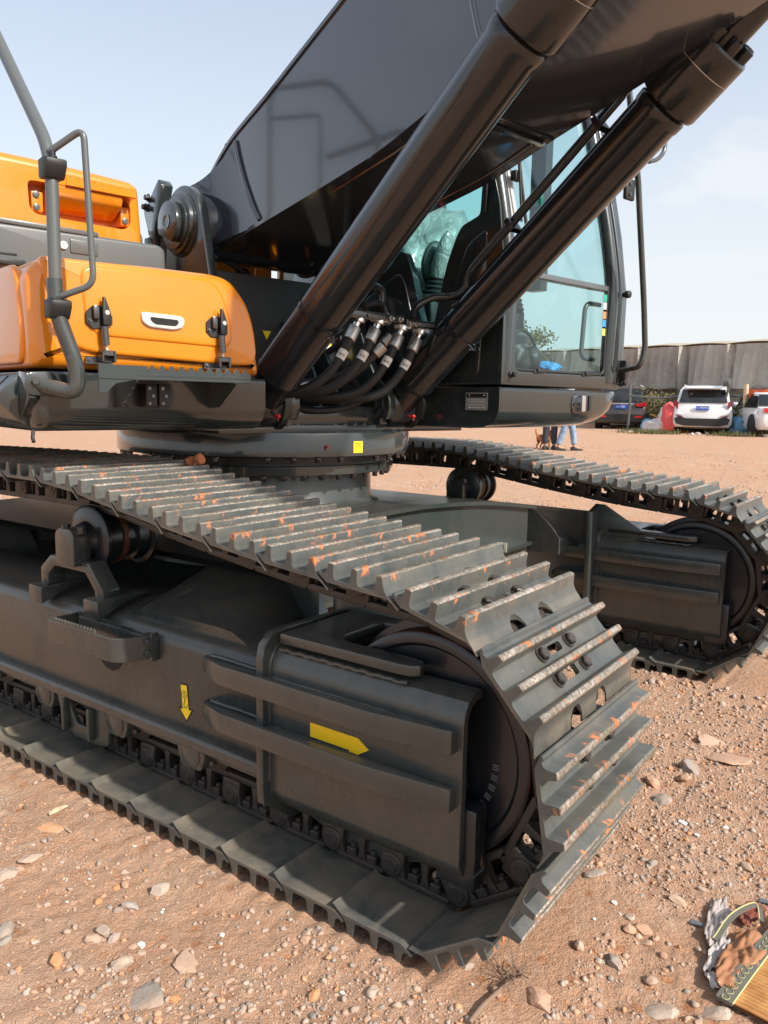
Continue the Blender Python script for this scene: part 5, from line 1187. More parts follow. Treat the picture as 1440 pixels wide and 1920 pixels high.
    for a, b, z in ((1.202,0.548,1.506),(1.202,1.488,1.490)):
        mb = MB(); mb.lathe(H(a,b,z), Fv, [(0,0.016),(0.012,0.016),(0.014,0.012),(0.030,0.012),(0.034,0.009)], 16); obj('rubber_buffer', mb, 'black_plastic', cb)
    mb = MB(); mb.lathe(H(1.20,1.455,1.955), Fv, [(0,0.012),(0.020,0.012),(0.022,0.020),(0.045,0.019),(0.048,0.014)], 18); obj('rubber_buffer', mb, 'black_plastic', cb)
    # colour-coded inspection stickers
    for k, (z, m) in enumerate(((1.925,'green_label'),(1.885,'silver_plastic'),(1.838,'orange_label'),(1.797,'blue_label'),(1.752,'lime_label'))):
        mb = MB(); Hbox(mb, 1.1955, 1.197, 1.288, 1.318, z-0.019, z+0.017); obj('window_sticker', mb, m, cb)
    # wiper and its linkage at the right pillar
    mb = MB(); mb.tube(bez([H(1.13,0.620,2.63),H(1.14,0.632,2.45),H(1.175,0.655,2.19)],0.05,4), 0.009, 8); mb.tube([H(1.15,0.600,2.60),H(1.18,0.612,2.20)], 0.006, 8); wp = obj('wiper', mb, 'black_plastic', cb)
    mb = MB(); Hbox(mb, 1.12, 1.155, 0.590, 0.640, 2.385, 2.43); obj('wiper_block', mb, 'black_plastic', wp, bevel=0.006)
    slab(1.148,2.20,1.02,2.78,0.585,0.628,0.01,'silver_plastic','screen_blind')
    # long grab bar / mirror bar in front of the left pillar
    mb = MB(); mb.tube(bez([H(1.20,1.480,1.560),H(1.34,1.440,1.572),H(1.350,1.462,1.66),H(1.350,1.425,1.88),H(1.350,1.292,2.50),H(1.350,1.250,2.60),H(1.33,1.18,2.95)],0.06,8), 0.0150, 16); mbv = obj('mirror_bar', mb, 'frame_paint', cb, smooth=60)
    mb = MB(); mb.prism([(1.475,1.50),(1.475,1.615),(1.520,1.575),(1.520,1.545)], 1.17, 1.235, Hbz); obj('bar_bracket', mb, 'black_paint', cb, bevel=0.006)
    mb = MB(); mb.tube(bez([H(1.35,1.385,2.585),H(1.35,1.470,2.612),H(1.35,1.530,2.665),H(1.35,1.53,2.74)],0.04,6), 0.011, 12); obj('mirror_stay', mb, 'frame_paint', mbv, smooth=60)
    mb = MB(); Hbox(mb, 1.33, 1.352, 1.195, 1.275, 2.375, 2.475); mh = obj('mirror_foot', mb, 'black_plastic', mbv, bevel=0.008)
    for z in (2.40,2.45):
        mb = MB(); mb.lathe(H(1.352,1.225,z), Fv, [(0,0.010),(0.006,0.010)], 6); obj('mirror_bolt', mb, 'dark_chrome', mh)
    # ---- inside
    mat('sheet_plastic', (0.42,0.43,0.44), rough=0.22, coat=0.8, build=lambda t,b: bump(t, b, noise_n(t, coord(t), 9, 4, 0.6, 1.5), 1.0, 0.03))
    def blob(nm, c, r, m, seed, amp=0.2, parent=cb, fold=7.0):
        bm = bmesh.new(); bmesh.ops.create_icosphere(bm, subdivisions=4, radius=1)
        for v in bm.verts:
            d = v.co.normalized(); k = 1+amp*(noise.noise(d*1.5+Vector((seed,0,0))) + 0.35*noise.noise(Vector((d.x*fold+d.z*2, d.y*fold, d.z*1.3))+Vector((0,seed,0))))
            v.co = Vector((d.x*r[0]*k, d.y*r[1]*k, d.z*r[2]*k))
        mb = MB(); vs = [H(c[0]+v.co.x, c[1]+v.co.y, c[2]+v.co.z) for v in bm.verts]; mb.add(vs, [tuple(v.index for v in f.verts) for f in bm.faces]); bm.free()
        return obj(nm, mb, m, parent, smooth=80)
    mb = MB(); mb.prism(round_poly([(-0.10,1.95),(0.05,1.93),(0.16,2.10),(0.10,2.62),(0.0,2.66),(-0.14,2.60)],0.05,4), 0.72, 1.24, Haz); seat = obj('seat', mb, 'silver_plastic', cb, bevel=0.03, seg=3)
    blob('seat_cover', (0.22,0.93,2.10), (0.26,0.32,0.33), 'sheet_plastic', 3, 0.50, fold=3.5)
    mb = MB(); Hbox(mb, 0.0, 0.52, 0.72, 1.22, 1.78, 1.92); obj('seat_cushion', mb, 'black_plastic', seat, bevel=0.04, seg=3)
    text_part('seat_cover_print', 'HYUNDAI', 0.055, H(0.375,0.600,2.275), (Fv*0.80+Lv*0.55), Zv, 'cream_label', seat)
    # joystick consoles with ribbed boots under bubble wrap
    for (b, a) in ((0.64,0.60),(1.24,0.62)):
        mb = MB(); Hbox(mb, a-0.33, a+0.05, b-0.075, b+0.075, 1.70, 1.90); cs = obj('console', mb, 'black_plastic', cb, bevel=0.02)
        prof = []
        for k in range(11): prof.append((0.012*k, 0.075-0.0045*k+(0.006 if k % 2 else -0.003)))
        mb = MB(); mb.lathe(H(a,b,1.90), Vector((0.12,0,1)), prof, 24); obj('lever_boot', mb, 'rubber', cs)
        mb = MB(); mb.lathe(H(a+0.015,b,2.01), Vector((0.25,0.05,1)), [(0,0.035),(0.05,0.045),(0.13,0.040),(0.20,0.028),(0.24,0.006)], 18); obj('lever_wrap', mb, 'sheet_plastic', cs)
    mb = MB(); Hbox(mb, 0.58, 0.60, 0.56, 0.66, 1.80, 1.87); obj('console_label', mb, 'lime_label', cb)
    mb = MB(); Hbox(mb, 0.60, 0.70, 1.40, 1.462, 2.02, 2.95); post = obj('door_post', mb, 'grey_plastic', cb)
    mb = MB(); Hbox(mb, 0.66, 0.70, 1.37, 1.398, 2.48, 2.56); obj('exit_label', mb, 'green_label', cb)
    # black bag, pedals console, blue wrap on the cab floor
    blob('black_bag', (1.02,0.80,1.60), (0.07,0.085,0.085), 'black_plastic', 9, 0.25)
    blob('black_bag_part', (1.02,0.93,1.60), (0.05,0.055,0.065), 'black_plastic', 15, 0.15)
    mb = MB(); mb.tube(catmull([H(1.02,0.76,1.68),H(1.03,0.82,1.735),H(1.03,0.90,1.715),H(1.03,0.95,1.66)],6), 0.008, 8); obj('bag_strap', mb, 'black_plastic', cb)
    blob('blue_wrap', (1.05,1.04,1.555), (0.06,0.075,0.035), 'blue_label', 21, 0.35)
    blob('blue_wrap', (0.95,0.66,1.62), (0.06,0.05,0.06), 'blue_label', 27, 0.35)
    for b0 in (0.83, 1.06):
        mb = MB(); mb.prism(round_poly([(b0-0.08,1.60),(b0+0.08,1.60),(b0+0.085,1.72),(b0+0.045,1.765),(b0-0.045,1.765),(b0-0.085,1.72)],0.01,2), 0.80, 0.84, Hbz); obj('pedal_panel', mb, 'grey_plastic', cb, bevel=0.01)
    for b0 in (0.905, 0.975):
        mb = MB(); mb.tube([H(0.80,b0+0.06,1.66), H(0.72,b0-0.06,2.12)], 0.017, 12); obj('travel_lever', mb, 'grey_plastic', cb)
    mb = MB(); mb.tube(catmull([H(0.62,0.73,1.62),H(0.60,0.75,1.78),H(0.61,0.755,1.95)],6), 0.013, 10); obj('red_hammer', mb, 'red_cap', cb)
    blob('monitor', (0.55,0.70,2.08), (0.05,0.10,0.13), 'grey_plastic', 33, 0.06)
cab()

# ------------------------------------------------------------------ stones and gravel
def ico(sub):
    bm = bmesh.new(); bmesh.ops.create_icosphere(bm, subdivisions=sub, radius=1); vs = np.array([v.co for v in bm.verts]); fs = np.array([[v.index for v in f.verts] for f in bm.faces]); bm.free(); return vs, fs
def stone_shape(sub, seed, ang=0.35):
    vs, fs = ico(sub); rng = np.random.RandomState(seed); out = vs.copy()
    # cut with random planes for facets
    for k in range(rng.randint(7, 12)):
        n = rng.normal(size=3); n /= np.linalg.norm(n); d = rng.uniform(0.55, 0.9)
        p = out@n; m = p > d; out[m] -= np.outer(p[m]-d, n)
    if sub >= 2:
        k1 = np.array([noise.noise(Vector(v)*2.3+Vector((seed,0,0))) for v in vs]); k2 = np.array([noise.noise(Vector(v)*6.0+Vector((0,seed,0))) for v in vs]); out *= (1+0.13*k1+0.07*k2)[:,None]
    out *= np.array([1.0, rng.uniform(0.68,0.98), rng.uniform(0.55,0.85)])
    return out, fs
def stone_mesh(nm, sub, seed):
    vs, fs = stone_shape(sub, seed); me = bpy.data.meshes.new(nm); me.from_pydata([tuple(v) for v in vs], [], [tuple(f) for f in fs]); me.materials.append(MATS['stone'])
    me.polygons.foreach_set('use_smooth', [True]*len(me.polygons)); me.set_sharp_from_angle(angle=R_(24)); return me
SM = [stone_mesh('stone', 3, 100+k) for k in range(9)]
def in_view(x, y):
    """keep scatter to ground a camera near the photograph's could see, and off the tracks"""
    for yc in (0.30, 2.866):
        if abs(y-yc) < 0.33 and -4.4 < x < 0.33: return False
    return True
def put_stone(x, y, r, k=None, label=None, group=None, tint=None, sink=0.35, flat=1.0):
    me = SM[random.randrange(len(SM)) if k is None else k]
    o = bpy.data.objects.new('stone', me); z = float(ground_z(x, y)); link(o, None, (x, y, z + r*(0.5-sink)*flat))
    o.scale = (r, r*random.uniform(0.8,1.0), r*random.uniform(0.8,1.1)*flat); o.rotation_euler = (random.uniform(-.3,.3), random.uniform(-.3,.3), random.uniform(0,6.28))
    o['label'] = label or 'loose stone lying on the red soil around the tracks'; o['category'] = 'stone'
    if group: o['group'] = group
    elif not label: o['group'] = 'loose stones scattered on the red soil'
    return o
big = [ # x, y, radius, label
    (-0.735,-0.335,0.019,'rounded grey stone at the top of the small cluster by the lower left corner'),
    (-0.762,-0.365,0.017,'pinkish stone on the left side of the small stone cluster'),
    (-0.715,-0.36,0.016,'flat grey stone on the right side of the small stone cluster'),
    (-0.68,-0.405,0.022,'pale angular grey stone just below the small stone cluster'),
]
def gpt(u, v):   # where a pixel of the 1440x1920 photograph meets the ground (used once, to place things on the ground)
    d = cr*((u-720)/1474.55) + cdn*((v-960)/1474.55) + cf; o = Vector((0.946,-1.461,1.370)); t = 3.0
    for _ in range(60):
        p = o + d*t; e = p.z - float(ground_z(p.x, p.y)); t += e/max(1e-3, -d.z)*0.8
    return o + d*t
KEY = [ # photo position of the stone, apparent radius in pixels, label, flatness
    (195,1750,14,'rounded pinkish grey stone at the top of the three-stone cluster lower left',1.0),
    (174,1766,14,'reddish stone on the left of the three-stone cluster',1.0),
    (215,1762,13,'grey stone on the right of the three-stone cluster',1.0),
    (228,1813,18,'angular pale grey stone sitting below the three-stone cluster',1.1),
    (298,1672,19,'grey angular stone in the stony patch left of the track shoes',0.9),
    (243,1703,15,'yellowish rounded stone among pebbles left of the track shoes',0.9),
    (275,1880,52,'large flat reddish stone half buried at the bottom edge',0.35),
    (360,1800,44,'flat grey slab half buried in the soil left of centre',0.25),
    (60,1612,24,'flat grey stone sunk in soil near the left edge',0.4),
    (90,1555,32,'long flat pale stone beside the wood splinter',0.3),
    (1016,1878,40,'large rounded grey-brown boulder at the bottom beside the dry root',0.6),
    (1232,1897,36,'large grey stone half buried near the straw mat',0.5),
    (1338,1899,28,'smooth grey stone with an orange stain beside the straw mat corner',0.9),
    (1205,1747,15,'dark green rounded pebble on the red soil',0.8),
    (1211,1769,10,'small orange chip beside the green pebble',0.6),
    (1230,1762,9,'small grey-green pebble just right of the green one',0.7),
    (1220,1842,13,'grey angular stone above the large half-buried stone',1.0),
    (1150,1806,22,'slate-like grey shard standing at a slant',0.6),
    (1221,1470,16,'brown stone against the inner end of the front track shoes',1.0),
    (1291,1445,21,'pale grey stone in the sunlit gravel right of the track',0.9),
    (1283,1462,15,'pinkish stone just below the pale grey one',0.8),
    (1242,1503,17,'grey-brown stone at the edge of the shadow',0.8),
    (1400,1630,12,'reddish egg-shaped stone near the right edge',0.9),
    (1272,1690,16,'grey flat stone above the plastic scrap',0.5),
    (1115,1640,20,'flat pale stone right of the front track shoe',0.35),
    (1360,1420,46,'wide flat pale stone in the sunlit gravel',0.3),
    (1340,1395,30,'broad grey flat stone nearest the far track',0.3),
    (1180,1745,12,'round grey pebble left of the green pebble',0.9),
    (1225,1620,12,'dark grey pebble in the shaded gravel',0.9),
    (700,1862,14,'grey pebble at the bottom centre of the picture',0.8),
    (590,1868,13,'pale stone left of the bottom centre',0.8),
    (930,1862,13,'brown pebble under the front track shoe tips',0.9),
    (880,1812,13,'stone close below the lowest grouser bar',0.9),
    (1085,1777,13,'grey stone in shadow right of the front shoe',0.9),
    (1180,1722,10,'brown pebble left above the green pebble',0.9),
    (20,1640,20,'dusty stone cut by the left picture edge',0.7),
    (10,1750,18,'pale stone low on the left picture edge',0.8),
    (104,1805,16,'grey stone left of the large angular pale one',0.8),
]
for u, v, rp_, lab, fl in KEY:
    p = gpt(u, v); d = (p-Vector((0.946,-1.461,1.370))).length; o = put_stone(p.x, p.y, rp_*d/1474*(1.0 if rp_ < 22 else 0.9), label=lab, flat=fl*(1 if rp_ < 25 else 0.75), sink=0.32 if rp_ < 25 else 0.62)
rng = np.random.RandomState(5)
cnt = 0
while cnt < 255:
    u = rng.uniform(-30, 1470); v = rng.uniform(1290, 1940)
    p = gpt(u, v)
    if not in_view(p.x, p.y) or p.y > 5: continue
    if fbm(np.array(p.x*1.7), np.array(p.y*1.7), 2, 77) < 0.42 and rng.rand() < 0.75: continue
    put_stone(p.x, p.y, float(rng.uniform(0.0065, 0.0135)*(1.35 if rng.rand() < 0.15 else 1)), flat=float(rng.uniform(0.7,1.0))); cnt += 1
def gravel(nm, n, region, rmin, rmax, sub, seed, label, dens=2.2, power=2.2, far=False):
    rg = np.random.RandomState(seed); base = [stone_shape(sub, 300+k)[0] for k in range(8)]; F = ico(sub)[1]; V = []; FF = []; T = []; off = 0; done = 0
    x0, x1, y0, y1 = region
    while done < n:
        m = 4000; X = rg.uniform(x0, x1, m); Y = rg.uniform(y0, y1, m)
        keep = np.ones(m, bool)
        for yc in (0.30, 2.866): keep &= ~((np.abs(Y-yc) < 0.325) & (X > -4.4) & (X < 0.30))
        # view wedge
        dx, dy = X-0.946, Y+1.461; az = np.degrees(np.arctan2(dy, dx)); keep &= (az > 96) & (az < 158) & (np.hypot(dx, dy) > 1.2)
        c = fbm(X*dens, Y*dens, 4, 91); keep &= rg.rand(m) < np.clip((c-0.40)*5.0, 0.10, 1.0)
        if far: keep &= rg.rand(m) < np.clip(6.0/np.hypot(dx, dy), 0, 1)
        X, Y = X[keep], Y[keep]; Z = ground_z(X, Y)
        for x, y, z in zip(X, Y, Z):
            if done >= n: break
            r = rmin + (rmax-rmin)*rg.rand()**power; b = base[rg.randint(8)]; a = rg.uniform(0, 6.28); c_, s_ = math.cos(a), math.sin(a)
            sc_ = np.array([r, r*rg.uniform(0.7,1), r*rg.uniform(0.7,1.2)]); v = b*sc_
            v = np.stack([v[:,0]*c_-v[:,1]*s_+x, v[:,0]*s_+v[:,1]*c_+y, v[:,2]+z+r*0.12], -1)
            V.append(v); FF.append(F+off); off += len(v); T.append(np.full(len(v), rg.rand())); done += 1
    V = np.concatenate(V); FF = np.concatenate(FF); T = np.concatenate(T)
    me = bpy.data.meshes.new(nm); me.vertices.add(len(V)); me.vertices.foreach_set('co', V.reshape(-1)); me.loops.add(FF.size); me.loops.foreach_set('vertex_index', FF.reshape(-1).astype(np.int32))
    me.polygons.add(len(FF)); me.polygons.foreach_set('loop_start', (np.arange(len(FF))*3).astype(np.int32)); me.polygons.foreach_set('loop_total', np.full(len(FF), 3, np.int32)); me.update(calc_edges=True)
    at = me.attributes.new('tint', 'FLOAT', 'POINT'); at.data.foreach_set('value', T.astype(np.float32)); me.materials.append(MATS['stone'])
    o = bpy.data.objects.new(nm, me); link(o, None, (0,0,0)); tag(o, label, 'gravel', kind='stuff'); return o
gravel('fine_gravel', 30000, (-2.4,1.35,-1.0,2.6), 0.0014, 0.0060, 1, 1, 'fine red and grey gravel grit strewn over the soil in the foreground', power=2.0)
gravel('coarse_gravel', 11000, (-2.6,1.5,-1.0,3.2), 0.0030, 0.0125, 2, 2, 'pebbles scattered between the larger stones near the front track', dens=1.6)
gravel('far_gravel', 15000, (-11,3.5,2.3,17), 0.006, 0.026, 1, 3, 'scattered gravel on the open ground behind the excavator', dens=0.9, power=2.4, far=True)

# ------------------------------------------------------------------ litter close to the camera
def number_tag():
    d = cr*((943-720)/1474.55) + cdn*((1026-960)/1474.55) + cf; o = Vector((0.946,-1.461,1.370)); t = (0.612-o.y)/d.y; p = o+d*t
    mb = MB(); mb.box((-0.013,-0.0006,-0.014),(0.013,0.0006,0.014), lambda x,y,z: p+Vector((x,y,z))); tg = obj('number_tag', mb, 'cream_label', exc)
    text_part('tag_print', '2', 0.016, p+Vector((0,-0.001,0)), Vector((1,0,0)), Zv, 'print_black', tg)
number_tag()
def litter():
    # straw mat
    c0 = gpt(1350,1880); c1 = gpt(1440,1768); 
    ux = (c1-c0); ux.z = 0; ux.normalize(); uy = Vector((ux.y,-ux.x,0))          # uy towards the lower right
    if uy.dot(cr) < 0: uy = -uy
    base = c0 + Vector((0,0,0.012)); mat('root_dark', (0.10,0.05,0.03), rough=0.9); mat('border_grey', (0.15,0.14,0.115), rough=0.9); mat('cord_yellow', (0.50,0.47,0.22), rough=0.8)
    mat('straw', (0.52,0.25,0.085), rough=0.55, spec=0.4, build=lambda t,b: t.links.new(mixc(t, ramp(t, noise_n(t, coord(t, world=True), 16, 3, 0.6), 0.35, 0.7), (0.42,0.185,0.06), (0.66,0.37,0.13)), b.inputs['Base Color']))
    mb = MB(); mb.box((0,0,-0.006),(0.60,0.50,-0.002), lambda x,y,z: base+ux*x+uy*y+Zv*(z+0.004*math.sin(x*9)+0.003*math.sin(y*14)))
    mat_o = empty('straw_mat', base); tag(mat_o, 'brown bamboo strip mat with a patterned yellow edge lying at the lower right corner', 'mat')
    mb2 = obj('mat_backing', mb, 'root_dark', mat_o)
    n = 48; w = 0.60/n; sm = None
    for k in range(n):      # the strips run away from the border
        x0 = k*w; mb = MB(); 
        pts = [base+ux*(x0+w/2)+uy*(0.012+0.485*t/6)+Zv*(0.002+0.004*math.sin((x0)*9)+0.003*math.sin((0.5*t/6)*14)) for t in range(7)]
        mb.tube(pts, w*0.43, 6); obj('strip', mb, 'straw', mat_o, clean=False, smooth=60)
    mb = MB(); rings = []
    for k in range(41):
        x = -0.01+0.62*k/40; p = base+ux*x+Zv*(0.004+0.004*math.sin(x*9)); rings.append([p-uy*0.006-Zv*0.004, p-uy*0.008+Zv*0.005, p+uy*0.030+Zv*0.006, p+uy*0.030-Zv*0.002])
    mb.rings(rings); bd = obj('border_band', mb, 'border_grey', mat_o)
    mb = MB(); mb.tube([base+ux*x+uy*0.031+Zv*(0.009+0.004*math.sin(x*9)) for x in np.linspace(-0.01,0.61,30)], 0.0021, 6); obj('border_cord', mb, 'cord_yellow', mat_o)
    for k in range(26):
        x = 0.0+0.6*k/26; p = base+ux*x+uy*0.012+Zv*(0.0112+0.004*math.sin(x*9)); mb = MB(); mb.tube([p+ux*(0.008*math.cos(t)*(1+0.1*t))+uy*0.008*math.sin(t) for t in np.linspace(0, 5.0, 12)], 0.0008, 5); obj('border_scroll', mb, 'cord_yellow', mat_o)
    # torn end of the border curling away
    q0 = gpt(1336,1772); q1 = gpt(1412,1728); q2 = gpt(1432,1772)
    mb = MB(); cp = catmull([q0+Zv*0.015, (q0+q1)/2+Zv*0.045-uy*0.01, q1+Zv*0.05, (q1+q2)/2+Zv*0.035], 8); rings = []
    for i, p in enumerate(cp): rings.append([p, p+Zv*0.003, p+Zv*0.003+uy*0.013, p+uy*0.013])
    mb.rings(rings); obj('loose_border', mb, 'border_grey', mat_o)
    mb = MB(); mb.tube([p+Zv*0.006 for p in cp], 0.0019, 6); obj('loose_cord', mb, 'cord_yellow', mat_o)
    # crumpled sheets
    def sheet(nm, cen, ax1, ax2, col, lab, cat, seed, amp=0.03, n=26, rough=0.6, jag=0.15, alpha=None, lift=0.01):
        m = mat(nm+'_skin', col, rough=rough, spec=0.4, coat=0.2)
        if alpha:
            t = m.node_tree; b = t.nodes['Principled BSDF']; b.inputs['Alpha'].default_value = alpha
        rg = random.Random(seed); vs = []; 
        for i in range(n+1):
            for j in range(n+1):
                s_, t_ = i/n-0.5, j/n-0.5
                e = 1+jag*noise.noise(Vector((s_*4, t_*4, seed+9)))
                p = cen+ax1*s_*e+ax2*t_*e
                h = (0.5+noise.noise(Vector((s_*3.2, t_*3.2, seed))))*amp*0.8 + abs(noise.noise(Vector((s_*6+t_*3, t_*5-s_*2, seed+5))))*amp*0.9
                vs.append(Vector((p.x, p.y, float(ground_z(p.x,p.y))+lift+h)))
        mb = MB(); fs = [(i*(n+1)+j,(i+1)*(n+1)+j,(i+1)*(n+1)+j+1,i*(n+1)+j+1) for i in range(n) for j in range(n) if math.hypot(i/n-.5, j/n-.5) < 0.46+0.09*noise.noise(Vector((i/n*4.5, j/n*4.5, seed*3)))]
        mb.add(vs, fs); a = np.array(mb.v); used = sorted({i for f in mb.f for i in f}); mp_ = {u: k for k, u in enumerate(used)}; mb.v = [mb.v[u] for u in used]; mb.f = [tuple(mp_[i] for i in f) for f in mb.f]
        o = obj(nm, mb, nm+'_skin', None, smooth=80, clean=False); md = o.modifiers.new('t', 'SOLIDIFY'); md.thickness = 0.0012; tag(o, lab, cat); return o
    def ax(u0, v0, u1, v1):
        a, b = gpt(u0, v0), gpt(u1, v1); return Vector((b.x-a.x, b.y-a.y, 0))
    c = gpt(1385,1812); sheet('brown_paper', Vector((c.x,c.y,0)), ax(1345,1860,1425,1760), ax(1350,1790,1412,1835), (0.36,0.16,0.075), 'crumpled brown paper tucked against the edge of the straw mat', 'paper', 4, 0.016, lift=0.016)
    c = gpt(1345,1735); sheet('plastic_scrap', Vector((c.x,c.y,0)), ax(1338,1780,1342,1682), ax(1322,1740,1372,1725), (0.50,0.43,0.39), 'dusty translucent plastic scrap above the brown paper', 'plastic sheet', 8, 0.014, alpha=0.85, lift=0.006)
    c = gpt(1342,1800); sheet('grey_cloth', Vector((c.x,c.y,0)), ax(1325,1840,1365,1775), ax(1330,1800,1360,1810), (0.42,0.38,0.36), 'torn grey plastic strip left of the brown paper', 'plastic sheet', 12, 0.012, lift=0.008)
    c = gpt(1334,1840); sheet('white_scrap', Vector((c.x,c.y,0)), ax(1314,1820,1348,1858), ax(1328,1848,1338,1832), (0.66,0.62,0.58), 'pale torn plastic sliver beside the mat corner', 'plastic sheet', 17, 0.012, lift=0.006)
    c = gpt(1407,1722); sheet('rust_cloth', Vector((c.x,c.y,0)), ax(1380,1735,1430,1712), ax(1392,1708,1415,1745), (0.22,0.06,0.035), 'dark rust-red clod of fibre behind the brown paper', 'fibre', 23, 0.016, lift=0.006, rough=0.9)
    # blue-grey shards
    for u, v, s_, lab in ((1308,1735,0.020,'blue-grey slate shard left of the plastic scrap'),(1438,1695,0.020,'blue-grey shard at the right picture edge')):
        p = gpt(u, v); mb = MB(); mb.prism([(-s_,-s_*0.4),(s_*0.9,-s_*0.5),(s_*0.5,s_*0.1),(-s_*0.9,s_*0.7)], 0, 0.004, lambda x,y,z: p+Vector((x,y,z+0.004+x*0.2))); 
        if 'slate' not in MATS: mat('slate', (0.16,0.18,0.21), rough=0.7)
        o = obj('slate_shard', mb, 'slate'); tag(o, lab, 'shard')
    # white chips
    if 'chip' not in MATS: mat('chip', (0.78,0.75,0.70), rough=0.6)
    chips = [(1280,1543,9,'rectangular white tile chip in the shaded gravel right of the track'),(1306,1566,6,'white chip below the rectangular tile chip'),(1307,1546,3,None),(1361,1552,5,None),(1432,1589,4,None),(1424,1578,3,None),(1151,1693,7,'white chip right of the front track shoe'),(1114,1724,4,None),(1162,1714,3,None),(265,1773,10,'broken white stone chip right of the three-stone cluster'),(417,1754,6,'white cube-like chip on the red soil'),(414,1770,4,None),(304,1712,4,None),(126,1692,4,None),(643,1864,7,'white flake at the bottom centre'),(886,1847,4,None),(16,1811,4,None),(306,1706,3,None),(252,1588,4,None),(168,1649,4,None)]
    for u, v, r, lab in chips:
        p = gpt(u, v); d = (p-Vector((0.946,-1.461,1.37))).length; rr = r*d/1474
        vs, fs = stone_shape(1, 500+int(u)); mb = MB(); mb.add([Vector((p.x+x*rr, p.y+y*rr, p.z+0.002+z*rr*0.6)) for x,y,z in vs], [tuple(f) for f in fs])
        o = obj('white_chip', mb, 'chip', smooth=30); tag(o, lab or 'tiny white chip lying on the red soil', 'chip', None if lab else 'tiny white chips on the soil')
    # wood splinter, dry root, worn ring
    mat('wood', (0.55,0.42,0.27), rough=0.8, build=lambda t,b: t.links.new(mixc(t, ramp(t, noise_n(t, coord(t), 40, 4, 0.6), 0.3, 0.7), (0.42,0.30,0.19), (0.66,0.53,0.36)), b.inputs['Base Color']))
    a, b = gpt(92,1530), gpt(127,1514); mb = MB(); mb.tube([a+Zv*0.006, a.lerp(b,0.4)+Zv*0.009, b+Zv*0.007], [0.006,0.009,0.003], 6); tag(obj('wood_splinter', mb, 'wood'), 'pale wood splinter lying left of the track shoes', 'wood splinter')
    a, b = gpt(122,1554), gpt(133,1563); mb = MB(); mb.tube([a+Zv*0.005, b+Zv*0.005], [0.005,0.003], 6); tag(obj('wood_splinter', mb, 'wood'), 'small pale wood chip by the long flat stone', 'wood splinter')
    mat('root', (0.24,0.16,0.11), rough=0.9)
    rt = [gpt(880,1925)+Zv*0.01, gpt(905,1895)+Zv*0.012, gpt(935,1868)+Zv*0.014, gpt(955,1853)+Zv*0.016, gpt(975,1838)+Zv*0.02]
    mb = MB(); mb.tube(catmull(rt, 6), [0.0062]*8+[0.0055]*6+[0.0048]*6+[0.004]*5, 10); ro = obj('dry_root', mb, 'root', smooth=60); tag(ro, 'dry forked root with wispy fibres at the bottom of the picture', 'root')
    e = rt[-2]; rg = random.Random(3)
    for k in range(46):
        d = Vector((rg.uniform(-1,1), rg.uniform(-1,1), rg.uniform(0.1,1.0))).normalized(); l = rg.uniform(0.03,0.075); p0 = rt[3].lerp(rt[4], rg.random())
        mb = MB(); mb.tube([p0, p0+d*l*0.5+Zv*0.003, p0+d*l-Zv*0.008], 0.0008, 4); obj('root_fibre', mb, 'root', ro, clean=False)
    p = gpt(57,1513); mb = MB(); mb.tube([p+Vector((0.019*math.cos(t),0.019*math.sin(t),0.004)) for t in np.linspace(0,2*PI,25)], 0.0045, 8, cap=False); tag(obj('rusty_ring', mb, 'root'), 'half-buried rusty ring washer near the left edge', 'ring')
    # reddish pebbles lying on the upper track strand
    for u, v, r in ((356,864,0.022),(372,862,0.030)):
        d = cr*((u-720)/1474.55) + cdn*((v-960)/1474.55) + cf; o0 = Vector((0.946,-1.461,1.370)); t = (0.56-o0.y)/d.y; p = o0+d*t
        vs, fs = stone_shape(3, 700+u); mb = MB(); mb.add([Vector((p.x+x*r, p.y+y*r, p.z+z*r*1.5)) for x,y,z in vs], [tuple(f) for f in fs])
        if 'clay' not in MATS: mat('clay', (0.50,0.18,0.08), rough=0.9)
        tag(obj('clay_lump', mb, 'clay', smooth=40), 'larger orange clay lump on top of the near track' if r > 0.025 else 'smaller brown clay lump on top of the near track', 'clay lump')
litter()

